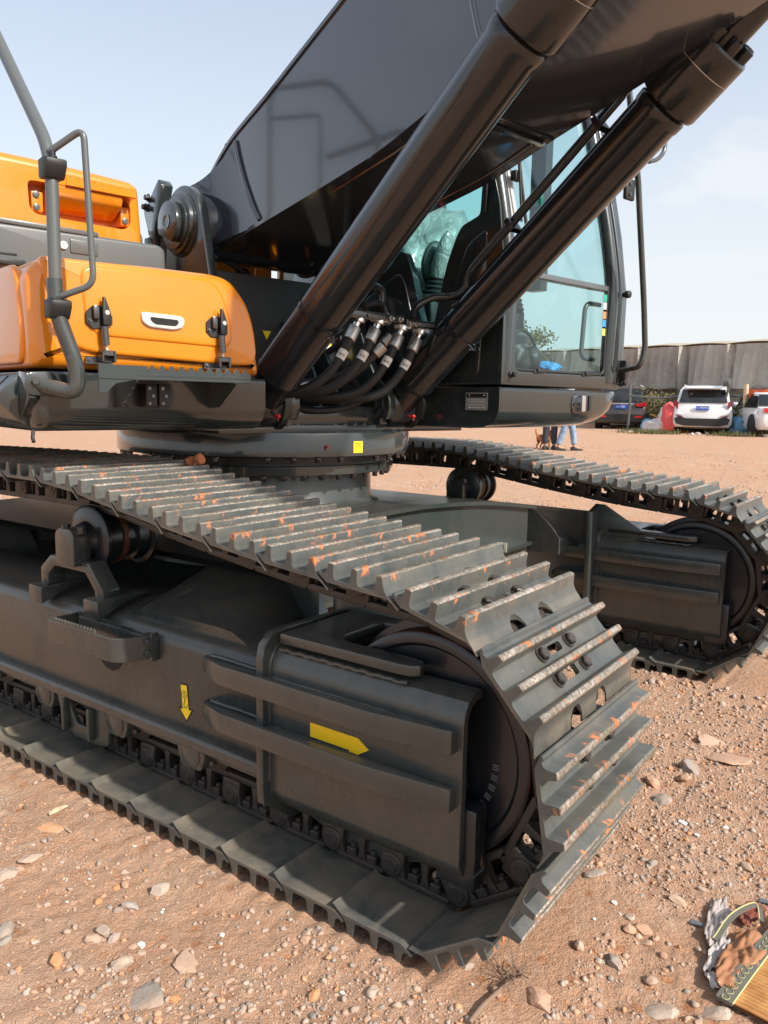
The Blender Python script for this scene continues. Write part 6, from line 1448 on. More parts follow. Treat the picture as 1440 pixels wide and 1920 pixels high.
# ------------------------------------------------------------------ background
GR = lambda x, y: float(ground_z(x, y))
def car(nm, lab, cat, pos, heading, L_, W_, H_, paint, kind, plate=None):
    """heading: unit vector pointing from the rear to the front of the car; pos: ground point under the middle of the rear bumper"""
    f = Vector((math.cos(heading), math.sin(heading), 0)); l = Vector((-f.y, f.x, 0)); P0 = Vector(pos)
    T = lambda x, y, z: P0 + f*x + l*y + Zv*z
    root = empty(nm, P0); tag(root, lab, cat)
    hb = H_*0.60 if kind == 'suv' else H_*0.62
    # body: cross sections along the car
    secs = [(0.0,0.86,0.34,hb*0.72),(0.05,0.95,0.26,hb*0.88),(0.14,0.985,0.22,hb*0.98),(0.5,1.0,0.20,hb),(L_*0.35,1.0,0.19,hb*1.0),(L_*0.65,1.0,0.19,hb*0.97),(L_*0.86,0.97,0.2,hb*0.84),(L_*0.97,0.86,0.24,hb*0.74),(L_,0.70,0.32,hb*0.62)]
    mb = MB(); rings = []
    for x, w, z0, z1 in secs:
        hw = W_/2*w; rings.append([T(x,y,z) for y,z in [(-hw*0.90,z0),(-hw*0.99,z0+0.10),(-hw,z0+(z1-z0)*0.55),(-hw*0.955,z1-0.06),(-hw*0.90,z1),(hw*0.90,z1),(hw*0.955,z1-0.06),(hw,z0+(z1-z0)*0.55),(hw*0.99,z0+0.10),(hw*0.90,z0)]])
    mb.rings(rings); body = obj('body', mb, paint, root, smooth=45)
    # greenhouse
    if kind == 'suv': gs = [(0.16,0.90,hb-0.02),(0.42,0.80,H_*0.955),(0.70,0.78,H_*0.995),(L_*0.40,0.79,H_),(L_*0.52,0.80,H_*0.975),(L_*0.66,0.88,hb-0.02)]
    else: gs = [(0.75,0.90,hb-0.02),(1.15,0.80,H_*0.955),(L_*0.40,0.79,H_),(L_*0.50,0.80,H_*0.985),(L_*0.66,0.88,hb-0.02)]
    mb = MB(); rings = []
    for x, w, z in gs:
        hw = W_/2*w; zb = hb-0.06; rings.append([T(x if z > hb else x, y, zz) for y, zz in [(-W_/2*0.90,zb),(-hw*1.0,max(zb+0.02,z-0.10)),(-hw*0.90,max(zb+0.03,z-0.015)),(0,z+0.012),(hw*0.90,max(zb+0.03,z-0.015)),(hw*1.0,max(zb+0.02,z-0.10)),(W_/2*0.90,zb)]])
    mb.rings(rings); gh = obj('cabin', mb, paint, root, smooth=45)
    # glass
    r0, r1 = gs[0], gs[1]
    hw0, hw1 = W_/2*0.80, W_/2*0.70
    q = lambda t: (r0[0]*(1-t)+r1[0]*t-0.018, (hb+0.02)*(1-t)+(r1[2]-0.03)*t)
    (xa, za), (xb, zb2) = q(0.08), q(0.93)
    mb = MB(); mb.rings([[T(xa,-hw0,za),T(xb,-hw1,zb2),T(xb,hw1,zb2),T(xa,hw0,za)],[T(xa-0.014,-hw0*0.97,za+0.01),T(xb-0.014,-hw1*0.97,zb2-0.01),T(xb-0.014,hw1*0.97,zb2-0.01),T(xa-0.014,hw0*0.97,za+0.01)]]); obj('rear_window', mb, 'car_glass', root, smooth=30)
    for s in (-1, 1):
        zt = H_*0.955; yb, yt = W_/2*0.915, W_/2*0.80
        for (xa, xb, x0t, x1t) in ((0.55,L_*0.34,0.75,L_*0.34),(L_*0.355,L_*0.585,L_*0.355,L_*0.50)):
            mb = MB(); mb.rings([[T(xa,s*yb,hb),T(xb,s*yb,hb),T(x1t,s*yt*1.02,zt-0.06),T(x0t,s*yt*1.02,zt-0.06)],[T(xa,s*(yb+0.012),hb),T(xb,s*(yb+0.012),hb),T(x1t,s*(yt*1.02+0.012),zt-0.06),T(x0t,s*(yt*1.02+0.012),zt-0.06)]]); obj('side_window', mb, 'car_glass', root)
        mb = MB(); mb.lathe(T(L_*0.57,s*W_*0.50,hb+0.03), l*s, [(0,0.05),(0.02,0.10),(0.12,0.10),(0.17,0.05)], 14); obj('wing_mirror', mb, paint, root)
        for x in (L_*0.175, L_*0.79):
            wz = 0.34 if kind == 'suv' else 0.32
            mb = MB(); mb.lathe(T(x,s*(W_/2-0.23),wz), l*s, [(0,wz*0.8),(0.0,wz*0.97),(0.03,wz),(0.18,wz),(0.215,wz*0.95),(0.22,wz*0.70)], 32); wl_ = obj('wheel', mb, 'tyre', root)
            mb = MB(); mb.lathe(T(x,s*(W_/2-0.02),wz), l*s, [(0,wz*0.68),(0.01,wz*0.66),(0.004,wz*0.2),(0.012,wz*0.12)], 24); obj('rim', mb, 'alloy', wl_)
            mb = MB(); mb.lathe(T(x,s*(W_/2-0.20),wz+0.02), l*s, [(0,wz*1.13),(0.215,wz*1.13)], 32); obj('wheel_arch', mb, 'black_plastic', root)
    return root, T, body
# white SUV seen from behind
def CP(u, dist):
    d = cr*((u-720)/1474.55) + cdn*((810-960)/1474.55) + cf; h = math.hypot(d.x, d.y); p = Vector((0.946,-1.461,1.37)) + d*(dist/h); p.z = GR(p.x, p.y); return p
root, T, body = car('parked_car', 'white SUV with dark rear window and slanted tail lights parked in front of the shed', 'car', tuple(CP(1314,28.3)), R_(103), 4.5, 1.88, 1.62, 'white_paint', 'suv')
def bxT(T, nm, mt, x0, x1, y0, y1, z0, z1, parent, bev=0):
    mb = MB(); mb.box((x0,y0,z0),(x1,y1,z1), T); return obj(nm, mb, mt, parent, bevel=bev)
mb = MB(); mb.prism([(-0.80,0.34),(-0.55,0.27),(0.55,0.27),(0.80,0.34),(0.86,0.50),(0.70,0.60),(0.52,0.52),(-0.52,0.52),(-0.70,0.60),(-0.86,0.50)], -0.05, 0.06, lambda y,z,x: T(x,y,z)); obj('rear_bumper', mb, 'black_plastic', root)
for s in (-1, 1):
    mb = MB(); mb.prism([(s*0.60,0.60),(s*0.84,0.66),(s*0.84,0.70),(s*0.60,0.645)], -0.06, 0.03, lambda y,z,x: T(x,y,z)); obj('reflector', mb, 'silver_plastic', root)
    mb = MB(); mb.prism([(s*0.60,0.54),(s*0.80,0.60),(s*0.80,0.625),(s*0.60,0.57)], -0.062, 0.03, lambda y,z,x: T(x,y,z)); obj('fog_lamp', mb, 'tail_dark', root)
    mb = MB(); mb.prism([(s*0.76,1.06),(s*0.93,1.10),(s*0.90,1.0),(s*0.82,0.86),(s*0.77,0.82)], -0.015, 0.10, lambda y,z,x: T(x+0.03,y,z)); obj('tail_light', mb, 'tail_dark', root)
bxT(T, 'number_plate', 'plate_blue', -0.035, 0.02, -0.21, 0.21, 0.80, 0.93, root)
rx = lambda T: (T(0,-1,0)-T(0,0,0))
text_part('plate_text', 'C·M0P30', 0.105, T(-0.037,0,0.866), rx(T), Zv, 'white_label', root)
for y in (-0.62, 0.62): bxT(T, 'roof_rail', 'silver_plastic', 0.6, 2.6, y-0.02, y+0.02, 1.60, 1.64, root)
mb = MB(); mb.prism([(0.10,1.52),(0.45,1.60),(0.45,1.57),(0.12,1.50)], -0.55, 0.55, lambda x,z,y: T(x,y,z)); obj('spoiler', mb, 'white_paint', root)
# brown SUV
root, T, body = car('parked_car', 'dark brown parked SUV with red tail lights, partly hidden by the cab skirt', 'car', tuple(CP(1161,30.4)), R_(105), 4.5, 1.85, 1.62, 'brown_paint', 'suv')
mb = MB(); mb.prism([(-0.80,0.30),(0.80,0.30),(0.88,0.52),(0.70,0.56),(-0.70,0.56),(-0.88,0.52)], -0.05, 0.06, lambda y,z,x: T(x,y,z)); obj('rear_bumper', mb, 'black_plastic', root)
for s in (-1, 1):
    mb = MB(); mb.prism([(s*0.50,0.93),(s*0.86,1.02),(s*0.92,0.92),(s*0.86,0.85),(s*0.55,0.84)], -0.02, 0.12, lambda y,z,x: T(x,y,z)); obj('tail_light', mb, 'tail_red', root)
    mb = MB(); mb.prism([(s*0.50,0.50),(s*0.78,0.52),(s*0.80,0.44),(s*0.50,0.43)], -0.062, 0.03, lambda y,z,x: T(x,y,z)); obj('reflector', mb, 'tail_red', root)
bxT(T, 'trim_bar', 'silver_plastic', -0.02, 0.03, -0.45, 0.45, 0.93, 0.955, root)
bxT(T, 'number_plate', 'plate_blue', -0.035, 0.02, -0.22, 0.22, 0.76, 0.90, root)
text_part('plate_text', 'A·H38', 0.11, T(-0.037,0,0.83), rx(T), Zv, 'white_label', root)
for y in (-0.62, 0.62): bxT(T, 'roof_rail', 'silver_plastic', 0.6, 2.6, y-0.02, y+0.02, 1.60, 1.64, root)
# white saloon
root, T, body = car('parked_car', 'white parked saloon car cut off by the right picture edge', 'car', tuple(CP(1481,27.4)), R_(119), 4.6, 1.80, 1.46, 'white_paint', 'saloon')
for s in (-1, 1):
    mb = MB(); mb.prism([(s*0.45,0.86),(s*0.80,0.90),(s*0.84,0.78),(s*0.50,0.75)], -0.03, 0.14, lambda y,z,x: T(x,y,z)); obj('tail_light', mb, 'tail_red', root)
bxT(T, 'number_plate', 'plate_blue', -0.05, 0.02, -0.22, 0.22, 0.55, 0.68, root)

# draped shed -----------------------------------------------------------
def shed():
    A0 = Vector((-24.5,34.6,0)); B0 = Vector((6.0,27.4,0)); d = (B0-A0); Lh = d.length; d.normalize(); n = Vector((d.y,-d.x,0))   # n towards the camera
    if n.y > 0: n = -n
    gz = 0.56; zb, zt = 2.12, 3.72
    mat('tarp', (0.30,0.265,0.225), rough=0.85, spec=0.2, build=lambda t,b: (t.links.new(mixc(t, ramp(t, noise_n(t, coord(t, world=True), 0.9, 4, 0.6), 0.3, 0.7), (0.36,0.325,0.285), (0.46,0.42,0.37)), b.inputs['Base Color']), bump(t, b, noise_n(t, coord(t, world=True), 3.0, 4, 0.6, 1.2), 0.9, 0.10)))
    mat('tarp_top', (0.42,0.36,0.27), rough=0.9, spec=0.2)
    root = empty('tarpaulin_shed', A0.lerp(B0,0.5)+Zv*gz); tag(root, 'long open shed draped with grey-brown tarpaulin sheets behind the parked cars', 'shed')
    w = 1.92; k = 0; x = 0.0; rg = random.Random(11)
    while x < Lh:
        ww = min(w*rg.uniform(0.9,1.1), Lh-x); N_ = 26; rows = 12; vs = []
        ph = rg.uniform(0,6); deep = rg.uniform(0.6,1.3)
        for i in range(N_+1):
            s = i/N_; xx = x+ww*s
            for j in range(rows+1):
                t = j/rows; z = zt*(1-t)+zb*t
                fold = 0.16*deep*math.sin(s*PI*2*1.4+ph+t*1.3)*(0.3+0.7*t) + 0.07*math.sin(s*PI*2*(4.3+deep)+ph*2+t*2.5)*(0.35+0.8*math.sin(t*PI)) + 0.22*math.exp(-((s-0.03)/0.04)**2) - 0.12*math.exp(-((s-0.10)/0.04)**2)
                p = A0+d*xx+n*(fold+0.02)+Zv*(z - (0.05*math.sin(s*PI) if j == rows else 0)); vs.append(p)
        mb = MB(); mb.add(vs, [(i*(rows+1)+j,i*(rows+1)+j+1,(i+1)*(rows+1)+j+1,(i+1)*(rows+1)+j) for i in range(N_) for j in range(rows)])
        obj('tarpaulin_panel', mb, 'tarp', root, smooth=80, clean=False)
        # sagging roof cover over the same bay
        vs = []
        for i in range(9):
            s = i/8
            for j in range(7):
                t = j/6; z = zt + 0.03 + 0.17*math.sin(min(1,t*2)*PI/2) + 0.05*math.sin(s*PI); vs.append(A0+d*(x+ww*s)-n*(t*3.2-0.05)+Zv*z)
        mb = MB(); mb.add(vs, [(i*7+j,(i+1)*7+j,(i+1)*7+j+1,i*7+j+1) for i in range(8) for j in range(6)]); obj('roof_cover', mb, 'tarp_top', root, smooth=80, clean=False)
        # post every bay
        mb = MB(); p = A0+d*x-n*0.05; mb.tube([Vector((p.x,p.y,GR(p.x,p.y)-0.1)), Vector((p.x,p.y,zt))], 0.045, 10); obj('post', mb, 'grey_plastic', root)
        if k % 2 == 0:
            mb = MB(); p = A0+d*(x+0.9)+n*0.02; mb.tube([p+Zv*zb, p+Zv*(zb-0.35)], 0.02, 6); obj('rope', mb, 'black_plastic', root)
        x += ww; k += 1
    mb = MB(); mb.box((0,-0.03,zb-0.04),(Lh,0.03,zb), lambda x,y,z: A0+d*x+n*y+Zv*z); obj('lower_rail', mb, 'grey_plastic', root)
    mb = MB(); mb.box((0,2.95,zb-0.2),(Lh,3.05,zt+0.2), lambda x,y,z: A0+d*x-n*y+Zv*z); obj('back_sheet', mb, 'tarp', root)
    # low wall behind
    mat('old_wall', (0.26,0.22,0.17), rough=0.95, build=lambda t,b: (t.links.new(mixc(t, ramp(t, noise_n(t, coord(t, world=True), 1.3, 6, 0.7), 0.35, 0.65), (0.20,0.165,0.125), (0.38,0.33,0.26)), b.inputs['Base Color']), bump(t, b, noise_n(t, coord(t, world=True), 9, 5, 0.7), 0.6, 0.03)))
    mb = MB(); mb.box((0,0.5,gz-0.5),(Lh,0.75,zb-0.02), lambda x,y,z: A0+d*x-n*y+Zv*z); wl = obj('block_wall', mb, 'old_wall'); tag(wl, 'weathered block wall standing under the draped shed', 'wall')
    return A0, B0, d, n, Lh
A0, B0, dS, nS, LS = shed()
# orange net, wires, bushes, rubbish
def at_px(u, v, dist):
    d = cr*((u-720)/1474.55) + cdn*((v-960)/1474.55) + cf; h = math.hypot(d.x, d.y); return Vector((0.946,-1.461,1.37)) + d*(dist/h)
mat('orange_net', (0.62,0.12,0.04), rough=0.8)
p0 = at_px(1405,700+38,28.6); p1 = at_px(1475,738,28.3); 
mb = MB(); n_ = 16; vs = []
for i in range(n_+1):
    for j in range(4): p = p0.lerp(p1, i/n_); vs.append(p+Zv*(0.14-0.09*j+0.02*math.sin(i*1.7+j))+nS*0.05*math.sin(i*1.1+j))
mb.add(vs, [(i*4+j,(i+1)*4+j,(i+1)*4+j+1,i*4+j+1) for i in range(n_) for j in range(3)]); o = obj('orange_cover', mb, 'orange_net', smooth=80, clean=False); tag(o, 'orange tiled sheet over the right end under the draped shed', 'cover')
mat('leaf', (0.10,0.12,0.035), rough=0.7, build=lambda t,b: t.links.new(mixc(t, ramp(t, noise_n(t, coord(t, world=True), 5, 3, 0.6), 0.35, 0.65), (0.055,0.075,0.02), (0.20,0.17,0.06)), b.inputs['Base Color']))
mat('dry_leaf', (0.22,0.17,0.09), rough=0.8)
def bush(nm, lab, cen, rx_, ry_, rz_, nleaf, seed, m='leaf', size=0.07, cat='bush', group=None):
    rg = random.Random(seed); root = empty(nm, cen); tag(root, lab, cat, group)
    mb = MB()
    for k in range(9):
        a = rg.uniform(0,6.28); e = cen+Vector((math.cos(a)*rx_*0.6, math.sin(a)*ry_*0.6, rz_*rg.uniform(0.9,1.7))); mb.tube([cen, cen.lerp(e,0.5)+Vector((rg.uniform(-.1,.1),rg.uniform(-.1,.1),0.05)), e], [0.02,0.012,0.005], 5)
    obj('stem', mb, 'wood', root, clean=False)
    vs = []; fs = []
    clumps = [(Vector((rg.gauss(0,.45)*rx_, rg.gauss(0,.45)*ry_, rz_*rg.uniform(0.3,1.75))), rg.uniform(0.18,0.42)) for _ in range(26)]
    for k in range(nleaf):
        c, r = clumps[rg.randrange(26)]; p = cen + c + Vector((rg.gauss(0,1)*r*rx_*0.8, rg.gauss(0,1)*r*ry_*0.8, rg.gauss(0,1)*r*rz_*0.8))
        if p.z < cen.z-0.05: p.z = cen.z+rg.random()*0.1
        a = Vector((rg.uniform(-1,1),rg.uniform(-1,1),rg.uniform(-1,1))).normalized(); b = a.orthogonal().normalized(); s = size*rg.uniform(0.6,1.3); i = len(vs)
        vs += [p-a*s*0.5, p+b*s*0.28, p+a*s*0.5, p-b*s*0.28]; fs.append((i,i+1,i+2,i+3))
    mb = MB(); mb.add(vs, fs); lf = obj('foliage', mb, m, root, clean=False); return root
k = 0
for u, dist, sx, sz, lab in ((1222,31.5,0.5,0.60,'dry olive bush left of the white SUV, behind the wing mirror of the brown car'),(1238,30.6,1.0,0.75,'taller scrubby bush behind the red and white bundle'),(1258,30.4,0.6,0.65,'narrow yellowish bush touching the left side of the white SUV'),(1395,29.2,0.9,0.50,'green hedge bush behind the white saloon car'),(1432,28.8,1.0,0.52,'green hedge bush at the right picture edge'),(1380,29.6,0.5,0.45,'small bush in the gap between the white cars')):
    p = at_px(u, 800, dist); p.z = GR(p.x, p.y); bush('bush', lab, p, sx, 0.35, sz, 1500, 40+k, 'leaf' if k >= 3 else ('dry_leaf' if k == 0 else 'leaf'), 0.09); k += 1
# tree far left seen through the cab glass
def tree(cen, h, seed, lab):
    rg = random.Random(seed); root = empty('tree', cen); tag(root, lab, 'tree'); mb = MB(); mb.tube(catmull([cen-Zv*0.2, cen+Vector((0.1,0,h*0.25)), cen+Vector((0,0.1,h*0.5)), cen+Vector((0.2,0,h*0.75))], 4), [0.18]*5+[0.12]*4+[0.07]*4, 8); obj('trunk', mb, 'wood', root)
    for k in range(7):
        a = rg.uniform(0,6.28); s = cen+Zv*h*rg.uniform(0.35,0.6); e = s+Vector((math.cos(a)*h*0.3, math.sin(a)*h*0.3, h*0.22)); mb = MB(); mb.tube([s, s.lerp(e,0.5)+Zv*0.1, e], [0.07,0.045,0.02], 6); obj('limb', mb, 'wood', root, clean=False)
    vs = []; fs = []; cl = [(Vector((rg.gauss(0,.2)*h, rg.gauss(0,.2)*h, h*rg.uniform(0.45,1.0))), rg.uniform(0.06,0.13)*h) for _ in range(34)]
    for k in range(5200):
        c, r = cl[rg.randrange(34)]; d = Vector((rg.gauss(0,1),rg.gauss(0,1),rg.gauss(0,0.7))); p = cen+c+d*r*0.55; a = Vector((rg.uniform(-1,1),rg.uniform(-1,1),rg.uniform(-1,1))).normalized(); b = a.orthogonal().normalized(); s = 0.17*rg.uniform(0.6,1.3); i = len(vs)
        vs += [p-a*s*0.5, p+b*s*0.3, p+a*s*0.5, p-b*s*0.3]; fs.append((i,i+1,i+2,i+3))
    mb = MB(); mb.add(vs, fs); obj('crown', mb, 'leaf', root, clean=False)
p = at_px(957, 760, 38); p.z = GR(p.x, p.y); tree(p, 4.2, 5, 'small leafy tree beyond the shed, seen through the lower cab windscreen')
# leaning poles and posts in front of the wall
for u, dist, lab in ((1393,29.0,'weathered wooden post standing between the white SUV and the saloon car'),(1257-80,30.2,'grey pole beside the brown car, under the draped shed')):
    p = at_px(u, 800, dist); p.z = GR(p.x, p.y)-0.1; mb = MB(); mb.tube([p, p+Vector((0.03,0,1.0)), p+Vector((0.0,0,1.75))], [0.10,0.09,0.075] if u > 1300 else [0.05]*3, 10); tag(obj('post', mb, 'wood' if u > 1300 else 'grey_plastic', smooth=60), lab, 'post')
for u0, v0, u1, v1, lab in ((1180,742,1300,738,'long cable sagging left of the white SUV roof'),(1370,742,1470,752,'thick cable running to the right picture edge')):
    a, b = at_px(u0, v0, 29.6), at_px(u1, v1, 28.6); m = a.lerp(b, 0.5)+Zv*(-0.12 if u0 < 1300 else 0.02); mb = MB(); mb.tube(catmull([a, m, b], 8), 0.035, 8); tag(obj('cable', mb, 'grey_plastic', smooth=60), lab, 'cable')
p = at_px(1357,780,28.6); p.z = GR(p.x,p.y); mb = MB()
mb.tube([p+Vector((0.35,0,0.7)), p+Vector((0,0,1.05)), p+Vector((-0.25,0,0.85))], 0.05, 8); mb.tube([p+Vector((0,0,0)), p+Vector((0,0,1.05)), p+Vector((0.12,0,1.75))], 0.04, 8); mb.lathe(p+Vector((-0.08,-0.1,1.70)), (1,0,0), [(0,0.05),(0.03,0.12),(0.20,0.12),(0.24,0.05)], 14)
tag(obj('machine_arm', mb, 'grey_plastic', smooth=50), 'rusty jointed metal arm standing left of the saloon car', 'machine part')
# red and white wrapped bundle and rubbish bags
def lump(nm, lab, cat, c, r, m, seed, amp=0.3):
    bm = bmesh.new(); bmesh.ops.create_icosphere(bm, subdivisions=4, radius=1); mb = MB(); vs = []
    for v in bm.verts:
        d = v.co.normalized(); k = 1+amp*(noise.noise(d*1.6+Vector((seed,0,0)))+0.4*noise.noise(d*5+Vector((0,seed,0)))); q = c+Vector((d.x*r[0]*k, d.y*r[1]*k, d.z*r[2]*k)); q.z = max(q.z, c.z-r[2]*0.85); vs.append(q)
    mb.add(vs, [tuple(v.index for v in f.verts) for f in bm.faces]); bm.free(); o = obj(nm, mb, m, smooth=80); tag(o, lab, cat); return o
mat('pink_red', (0.70,0.10,0.10), rough=0.6); mat('bag_white', (0.60,0.58,0.58), rough=0.5); mat('bag_blue', (0.12,0.30,0.45), rough=0.5)
def gp(u, dist): p = at_px(u, 800, dist); p.z = GR(p.x, p.y); return p
p = gp(1251,28.6); root = lump('wrapped_bundle', 'upright red bundle in a pale wrapper standing left of the white SUV', 'bundle', p+Zv*0.50, (0.27,0.2,0.52), 'pink_red', 3, 0.2)
lump('wrapped_bundle_cover', 'pale torn wrapper around the left side of the red bundle', 'wrapper', p+Vector((-0.13,0.05,0.42)), (0.22,0.2,0.46), 'bag_white', 5, 0.25)
lump('rubbish_bag', 'white rubbish bag lying beside the brown car', 'bag', gp(1226,28.8)+Zv*0.18, (0.38,0.25,0.26), 'bag_white', 7)
lump('rubbish_bag', 'blue-grey rubbish bag behind the white one', 'bag', gp(1217,29.3)+Zv*0.20, (0.30,0.25,0.24), 'bag_blue', 9)
lump('rubbish_bag', 'blue plastic heap right of the white SUV', 'bag', gp(1386,28.9)+Zv*0.25, (0.33,0.3,0.36), 'bag_blue', 11)
a = gp(1238,28.6); mb = MB(); mb.tube([a+Vector((-0.35,0,0.62)), a+Vector((0.15,0,0.42))], 0.02, 6); tag(obj('bamboo_stick', mb, 'straw'), 'short bamboo stick leaning against the red bundle', 'stick')
rg = random.Random(77)
for k in range(46):
    u = rg.uniform(1180,1440); p = gp(u, rg.uniform(27.2,30)); r = rg.uniform(0.04,0.13)
    vs, fs = stone_shape(1, 900+k); mb = MB(); mb.add([Vector((p.x+x*r,p.y+y*r,p.z+0.01+z*r)) for x,y,z in vs], [tuple(f) for f in fs]); o = obj('rubble_piece', mb, ['stone','bag_white','stone','wood'][k % 4], smooth=30); tag(o, 'piece of rubble or litter on the ground around the parked cars', 'rubble', 'rubble around the parked cars')
# weeds
def weeds(cen, r, n, seed, lab):
    rg = random.Random(seed); vs = []; fs = []
    for k in range(n):
        a = rg.uniform(0,6.28); q = cen+Vector((rg.gauss(0,r), rg.gauss(0,r*0.5), 0)); q.z = GR(q.x,q.y); h = rg.uniform(0.06,0.22); w = 0.012; d = Vector((math.cos(a),math.sin(a),0)); i = len(vs); t = q+Vector((rg.uniform(-.08,.08),rg.uniform(-.05,.05),h)); vs += [q-d*w, q+d*w, t]; fs.append((i,i+1,i+2))
    mb = MB(); mb.add(vs, fs); o = obj('weeds', mb, 'leaf', clean=False); tag(o, lab, 'grass', kind='stuff')
weeds(gp(1222,27.6), 0.5, 700, 1, 'low green weeds in front of the rubbish bags'); weeds(gp(1380,27.4), 0.35, 350, 2, 'low green weeds between the two white cars')

# people and dog ----------------------------------------------------------
def skin_body(nm, joints, edges, radii, mt, parent, sub=2):
    me = bpy.data.meshes.new(nm); me.from_pydata([tuple(j) for j in joints], edges, []); o = bpy.data.objects.new(nm, me); COL.objects.link(o)
    sk = o.modifiers.new('skin', 'SKIN')
    for v, r in zip(me.skin_vertices[0].data, radii): v.radius = (r, r)
    me.skin_vertices[0].data[0].use_root = True
    ss = o.modifiers.new('sub', 'SUBSURF'); ss.levels = sub
    dg = bpy.context.evaluated_depsgraph_get(); m2 = bpy.data.meshes.new_from_object(o.evaluated_get(dg)); bpy.data.objects.remove(o)
    c = Vector(joints[0]); 
    for v in m2.vertices: v.co -= c
    m2.materials.clear(); m2.materials.append(MATS[mt]); m2.polygons.foreach_set('use_smooth', [True]*len(m2.polygons))
    q = bpy.data.objects.new(nm, m2); link(q, parent, c); return q
mat('skin', (0.45,0.27,0.19), rough=0.6); mat('denim', (0.20,0.30,0.42), rough=0.85, build=lambda t,b: t.links.new(mixc(t, ramp(t, noise_n(t, coord(t), 14, 4, 0.6), 0.35, 0.65), (0.15,0.23,0.34), (0.30,0.42,0.54)), b.inputs['Base Color'])); mat('dark_trousers', (0.035,0.035,0.05), rough=0.85); mat('hair', (0.015,0.012,0.01), rough=0.6); mat('shirt_grey', (0.25,0.26,0.28), rough=0.85); mat('shirt_dark', (0.06,0.06,0.09), rough=0.85); mat('shoe_black', (0.02,0.02,0.02), rough=0.6); mat('dog_fur', (0.42,0.17,0.07), rough=0.9)
def person(base, face, lab, trousers, shirt, stance):
    f = Vector((math.cos(face), math.sin(face), 0)); l = Vector((-f.y, f.x, 0)); T = lambda x, y, z: base + f*x + l*y + Zv*z
    root = empty('person', base); tag(root, lab, 'person')
    (lx, ly), (rx2, ry2) = stance
    J = [T(0,0,0.95), T(0,0,1.12), T(-0.01,0,1.32), T(-0.01,0,1.45), T(0.01,0,1.52), T(0.02,0,1.60), T(0.02,0,1.68),
         T(-0.01,0.19,1.40), T(0.0,0.24,1.13), T(0.10,0.22,0.90), T(0.13,0.21,0.82),
         T(-0.01,-0.19,1.40), T(0.0,-0.24,1.13), T(0.10,-0.22,0.90), T(0.13,-0.21,0.82),
         T(lx*0.1,0.10,0.88), T(lx*0.5+0.03,ly*0.55+0.04,0.50), T(lx,ly,0.09), T(lx+0.14,ly,0.045),
         T(rx2*0.1,-0.10,0.88), T(rx2*0.5+0.03,ry2*0.55-0.04,0.50), T(rx2,ry2,0.09), T(rx2+0.14,ry2,0.045)]
    E_ = [(0,1),(1,2),(2,3),(3,4),(4,5),(5,6),(3,7),(7,8),(8,9),(9,10),(3,11),(11,12),(12,13),(13,14),(0,15),(15,16),(16,17),(17,18),(0,19),(19,20),(20,21),(21,22)]
    Rr = [0.135,0.125,0.14,0.085,0.055,0.085,0.075,0.055,0.045,0.036,0.035,0.055,0.045,0.036,0.035,0.085,0.058,0.042,0.036,0.085,0.058,0.042,0.036]
    body = skin_body('body', J, E_, Rr, 'skin', root)
    # trousers
    TJ = [T(0,0,0.97), T(lx*0.1,0.10,0.86), T(lx*0.5+0.03,ly*0.55+0.04,0.50), T(lx,ly,0.11), T(rx2*0.1,-0.10,0.86), T(rx2*0.5+0.03,ry2*0.55-0.04,0.50), T(rx2,ry2,0.11)]
    skin_body('trousers', TJ, [(0,1),(1,2),(2,3),(0,4),(4,5),(5,6)], [0.150,0.105,0.082,0.068,0.105,0.082,0.068], trousers, root)
    SJ = [T(0,0,0.98), T(0,0,1.14), T(-0.01,0,1.33), T(-0.01,0,1.44), T(-0.01,0.20,1.40), T(0.0,0.245,1.13), T(0.09,0.225,0.92), T(-0.01,-0.20,1.40), T(0.0,-0.245,1.13), T(0.09,-0.225,0.92)]
    skin_body('shirt', SJ, [(0,1),(1,2),(2,3),(3,4),(4,5),(5,6),(3,7),(7,8),(8,9)], [0.155,0.145,0.158,0.09,0.068,0.056,0.046,0.068,0.056,0.046], shirt, root)
    for x, y in ((lx,ly),(rx2,ry2)):
        mb = MB(); mb.rings([[T(x+a,y+b*0.048*w,z) for b,z in ((-1,0.0),(-1,0.05*h),(-0.5,0.085*h),(0.5,0.085*h),(1,0.05*h),(1,0.0))] for a,w,h in ((-0.085,0.6,0.9),(-0.06,0.95,1.05),(0.02,0.95,1.0),(0.10,1.05,0.75),(0.17,0.9,0.55),(0.195,0.5,0.4))]); obj('shoe', mb, 'shoe_black', root, smooth=60)
    c = T(0.02,0,1.665); bm = bmesh.new(); bmesh.ops.create_icosphere(bm, subdivisions=3, radius=1); mb = MB()
    mb.add([c+f*(v.co.x*0.098-0.012)+l*v.co.y*0.086+Zv*(v.co.z*0.105+0.01) if True else None for v in bm.verts], [tuple(v.index for v in fc.verts) for fc in bm.faces if fc.calc_center_median().z > -0.1 and not (fc.calc_center_median().x > 0.45 and fc.calc_center_median().z < 0.55)]); bm.free(); obj('hair', mb, 'hair', root, smooth=80, clean=False)
    for s in (-1,1):
        mb = MB(); mb.lathe(T(0.095,s*0.030,1.645), f, [(0,0.012),(0.006,0.006)], 10); obj('eye', mb, 'hair', root)
    mb = MB(); mb.tube([T(0.10,0,1.65), T(0.125,0,1.615)], [0.008,0.014], 8); obj('nose', mb, 'skin', root)
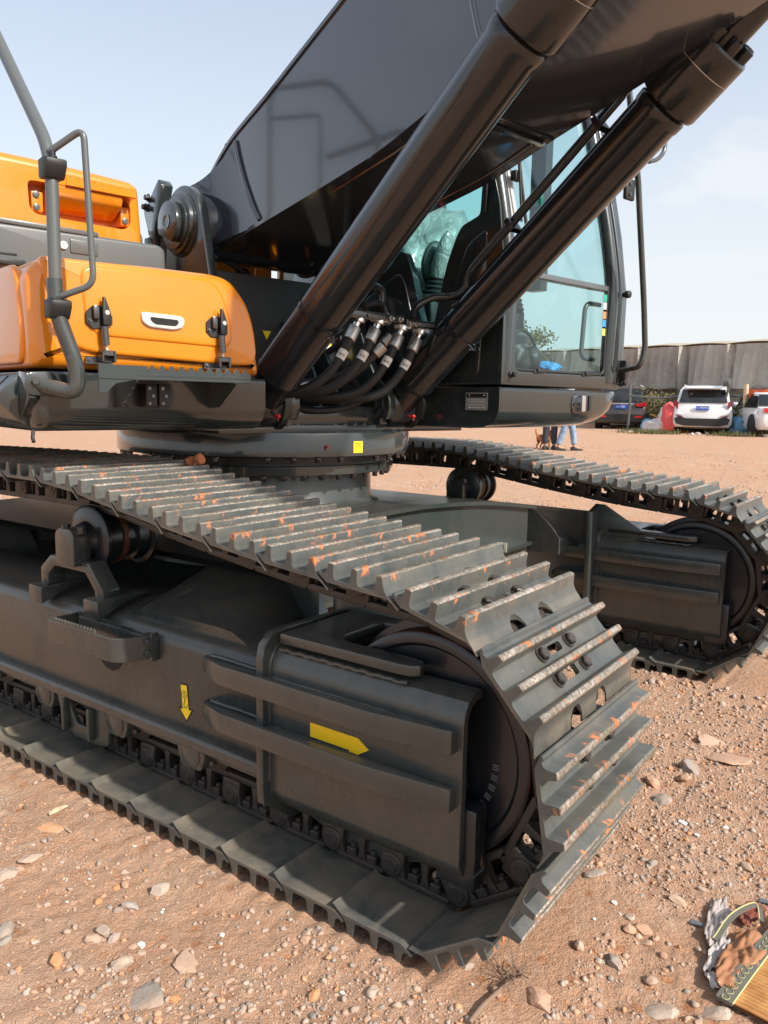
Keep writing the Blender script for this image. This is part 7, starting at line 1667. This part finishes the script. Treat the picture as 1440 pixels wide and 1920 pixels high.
    # hands with fingers
    for s in (-1,1):
        hc = T(0.13,s*0.21,0.80); HJ = [hc, hc-Zv*0.05]; He = [(0,1)]; Hr = [0.026,0.028]
        for k, (dy, ln_) in enumerate(((-0.022,0.055),(-0.008,0.065),(0.008,0.062),(0.022,0.05))):
            i = len(HJ); HJ += [hc-Zv*0.075+f*dy, hc-Zv*(0.075+ln_*0.6)+f*(dy+0.004)-l*s*0.008, hc-Zv*(0.075+ln_)+f*(dy)-l*s*0.020]; He += [(1,i),(i,i+1),(i+1,i+2)]; Hr += [0.010,0.009,0.008]
        i = len(HJ); HJ += [hc-Zv*0.03+f*0.035, hc-Zv*0.06+f*0.045]; He += [(0,i),(i,i+1)]; Hr += [0.011,0.009]
        skin_body('hand', HJ, He, Hr, 'skin', root, 1)
b = at_px(1029,843,18.4); b.z = GR(b.x,b.y); person(b, R_(95), 'person in dark trousers whose legs show under the cab skirt, beside a small dog', 'dark_trousers', 'shirt_dark', ((-0.03,0.085),(0.06,-0.09)))
b = at_px(1062,845,18.4); b.z = GR(b.x,b.y); person(b, R_(24), 'person in light blue jeans and black shoes whose legs show under the cab skirt', 'denim', 'shirt_grey', ((0.17,0.07),(-0.20,-0.07)))
def dog():
    b = at_px(1018,842,18.6); b.z = GR(b.x,b.y); hd = R_(70); f = Vector((math.cos(hd),math.sin(hd),0)); l = Vector((-f.y,f.x,0)); T = lambda x,y,z: b+f*x+l*y+Zv*z
    root = empty('dog', b); tag(root, 'small reddish brown dog standing left of the person in dark trousers', 'dog')
    J = [T(0,0,0.27),T(0.13,0,0.26),T(0.20,0,0.33),T(0.235,0,0.41),T(0.29,0,0.40),T(0.34,0,0.385),T(-0.13,0,0.275),T(-0.20,0,0.31),T(-0.25,0,0.40),T(-0.24,0,0.47),
         T(0.14,0.055,0.20),T(0.13,0.06,0.11),T(0.15,0.06,0.02),T(0.14,-0.055,0.20),T(0.13,-0.06,0.11),T(0.15,-0.06,0.02),
         T(-0.12,0.055,0.21),T(-0.08,0.06,0.14),T(-0.15,0.06,0.085),T(-0.13,0.06,0.02),T(-0.12,-0.055,0.21),T(-0.08,-0.06,0.14),T(-0.15,-0.06,0.085),T(-0.13,-0.06,0.02)]
    E_ = [(0,1),(1,2),(2,3),(3,4),(4,5),(0,6),(6,7),(7,8),(8,9),(1,10),(10,11),(11,12),(1,13),(13,14),(14,15),(6,16),(16,17),(17,18),(18,19),(6,20),(20,21),(21,22),(22,23)]
    Rr = [0.070,0.082,0.055,0.052,0.034,0.024,0.066,0.024,0.02,0.015,0.035,0.022,0.020,0.035,0.022,0.020,0.042,0.030,0.018,0.020,0.042,0.030,0.018,0.020]
    body = skin_body('body', J, E_, Rr, 'dog_fur', root)
    for s in (-1,1):
        mb = MB(); mb.tube([T(0.225,s*0.035,0.44), T(0.215,s*0.05,0.50)], [0.022,0.004], 8); obj('ear', mb, 'dog_fur', root)
        mb = MB(); mb.lathe(T(0.285,s*0.026,0.425), f, [(0,0.007),(0.004,0.004)], 8); obj('eye', mb, 'hair', root)
    mb = MB(); mb.lathe(T(0.355,0,0.392), f, [(0,0.012),(0.012,0.008)], 8); obj('nose', mb, 'hair', root)
dog()
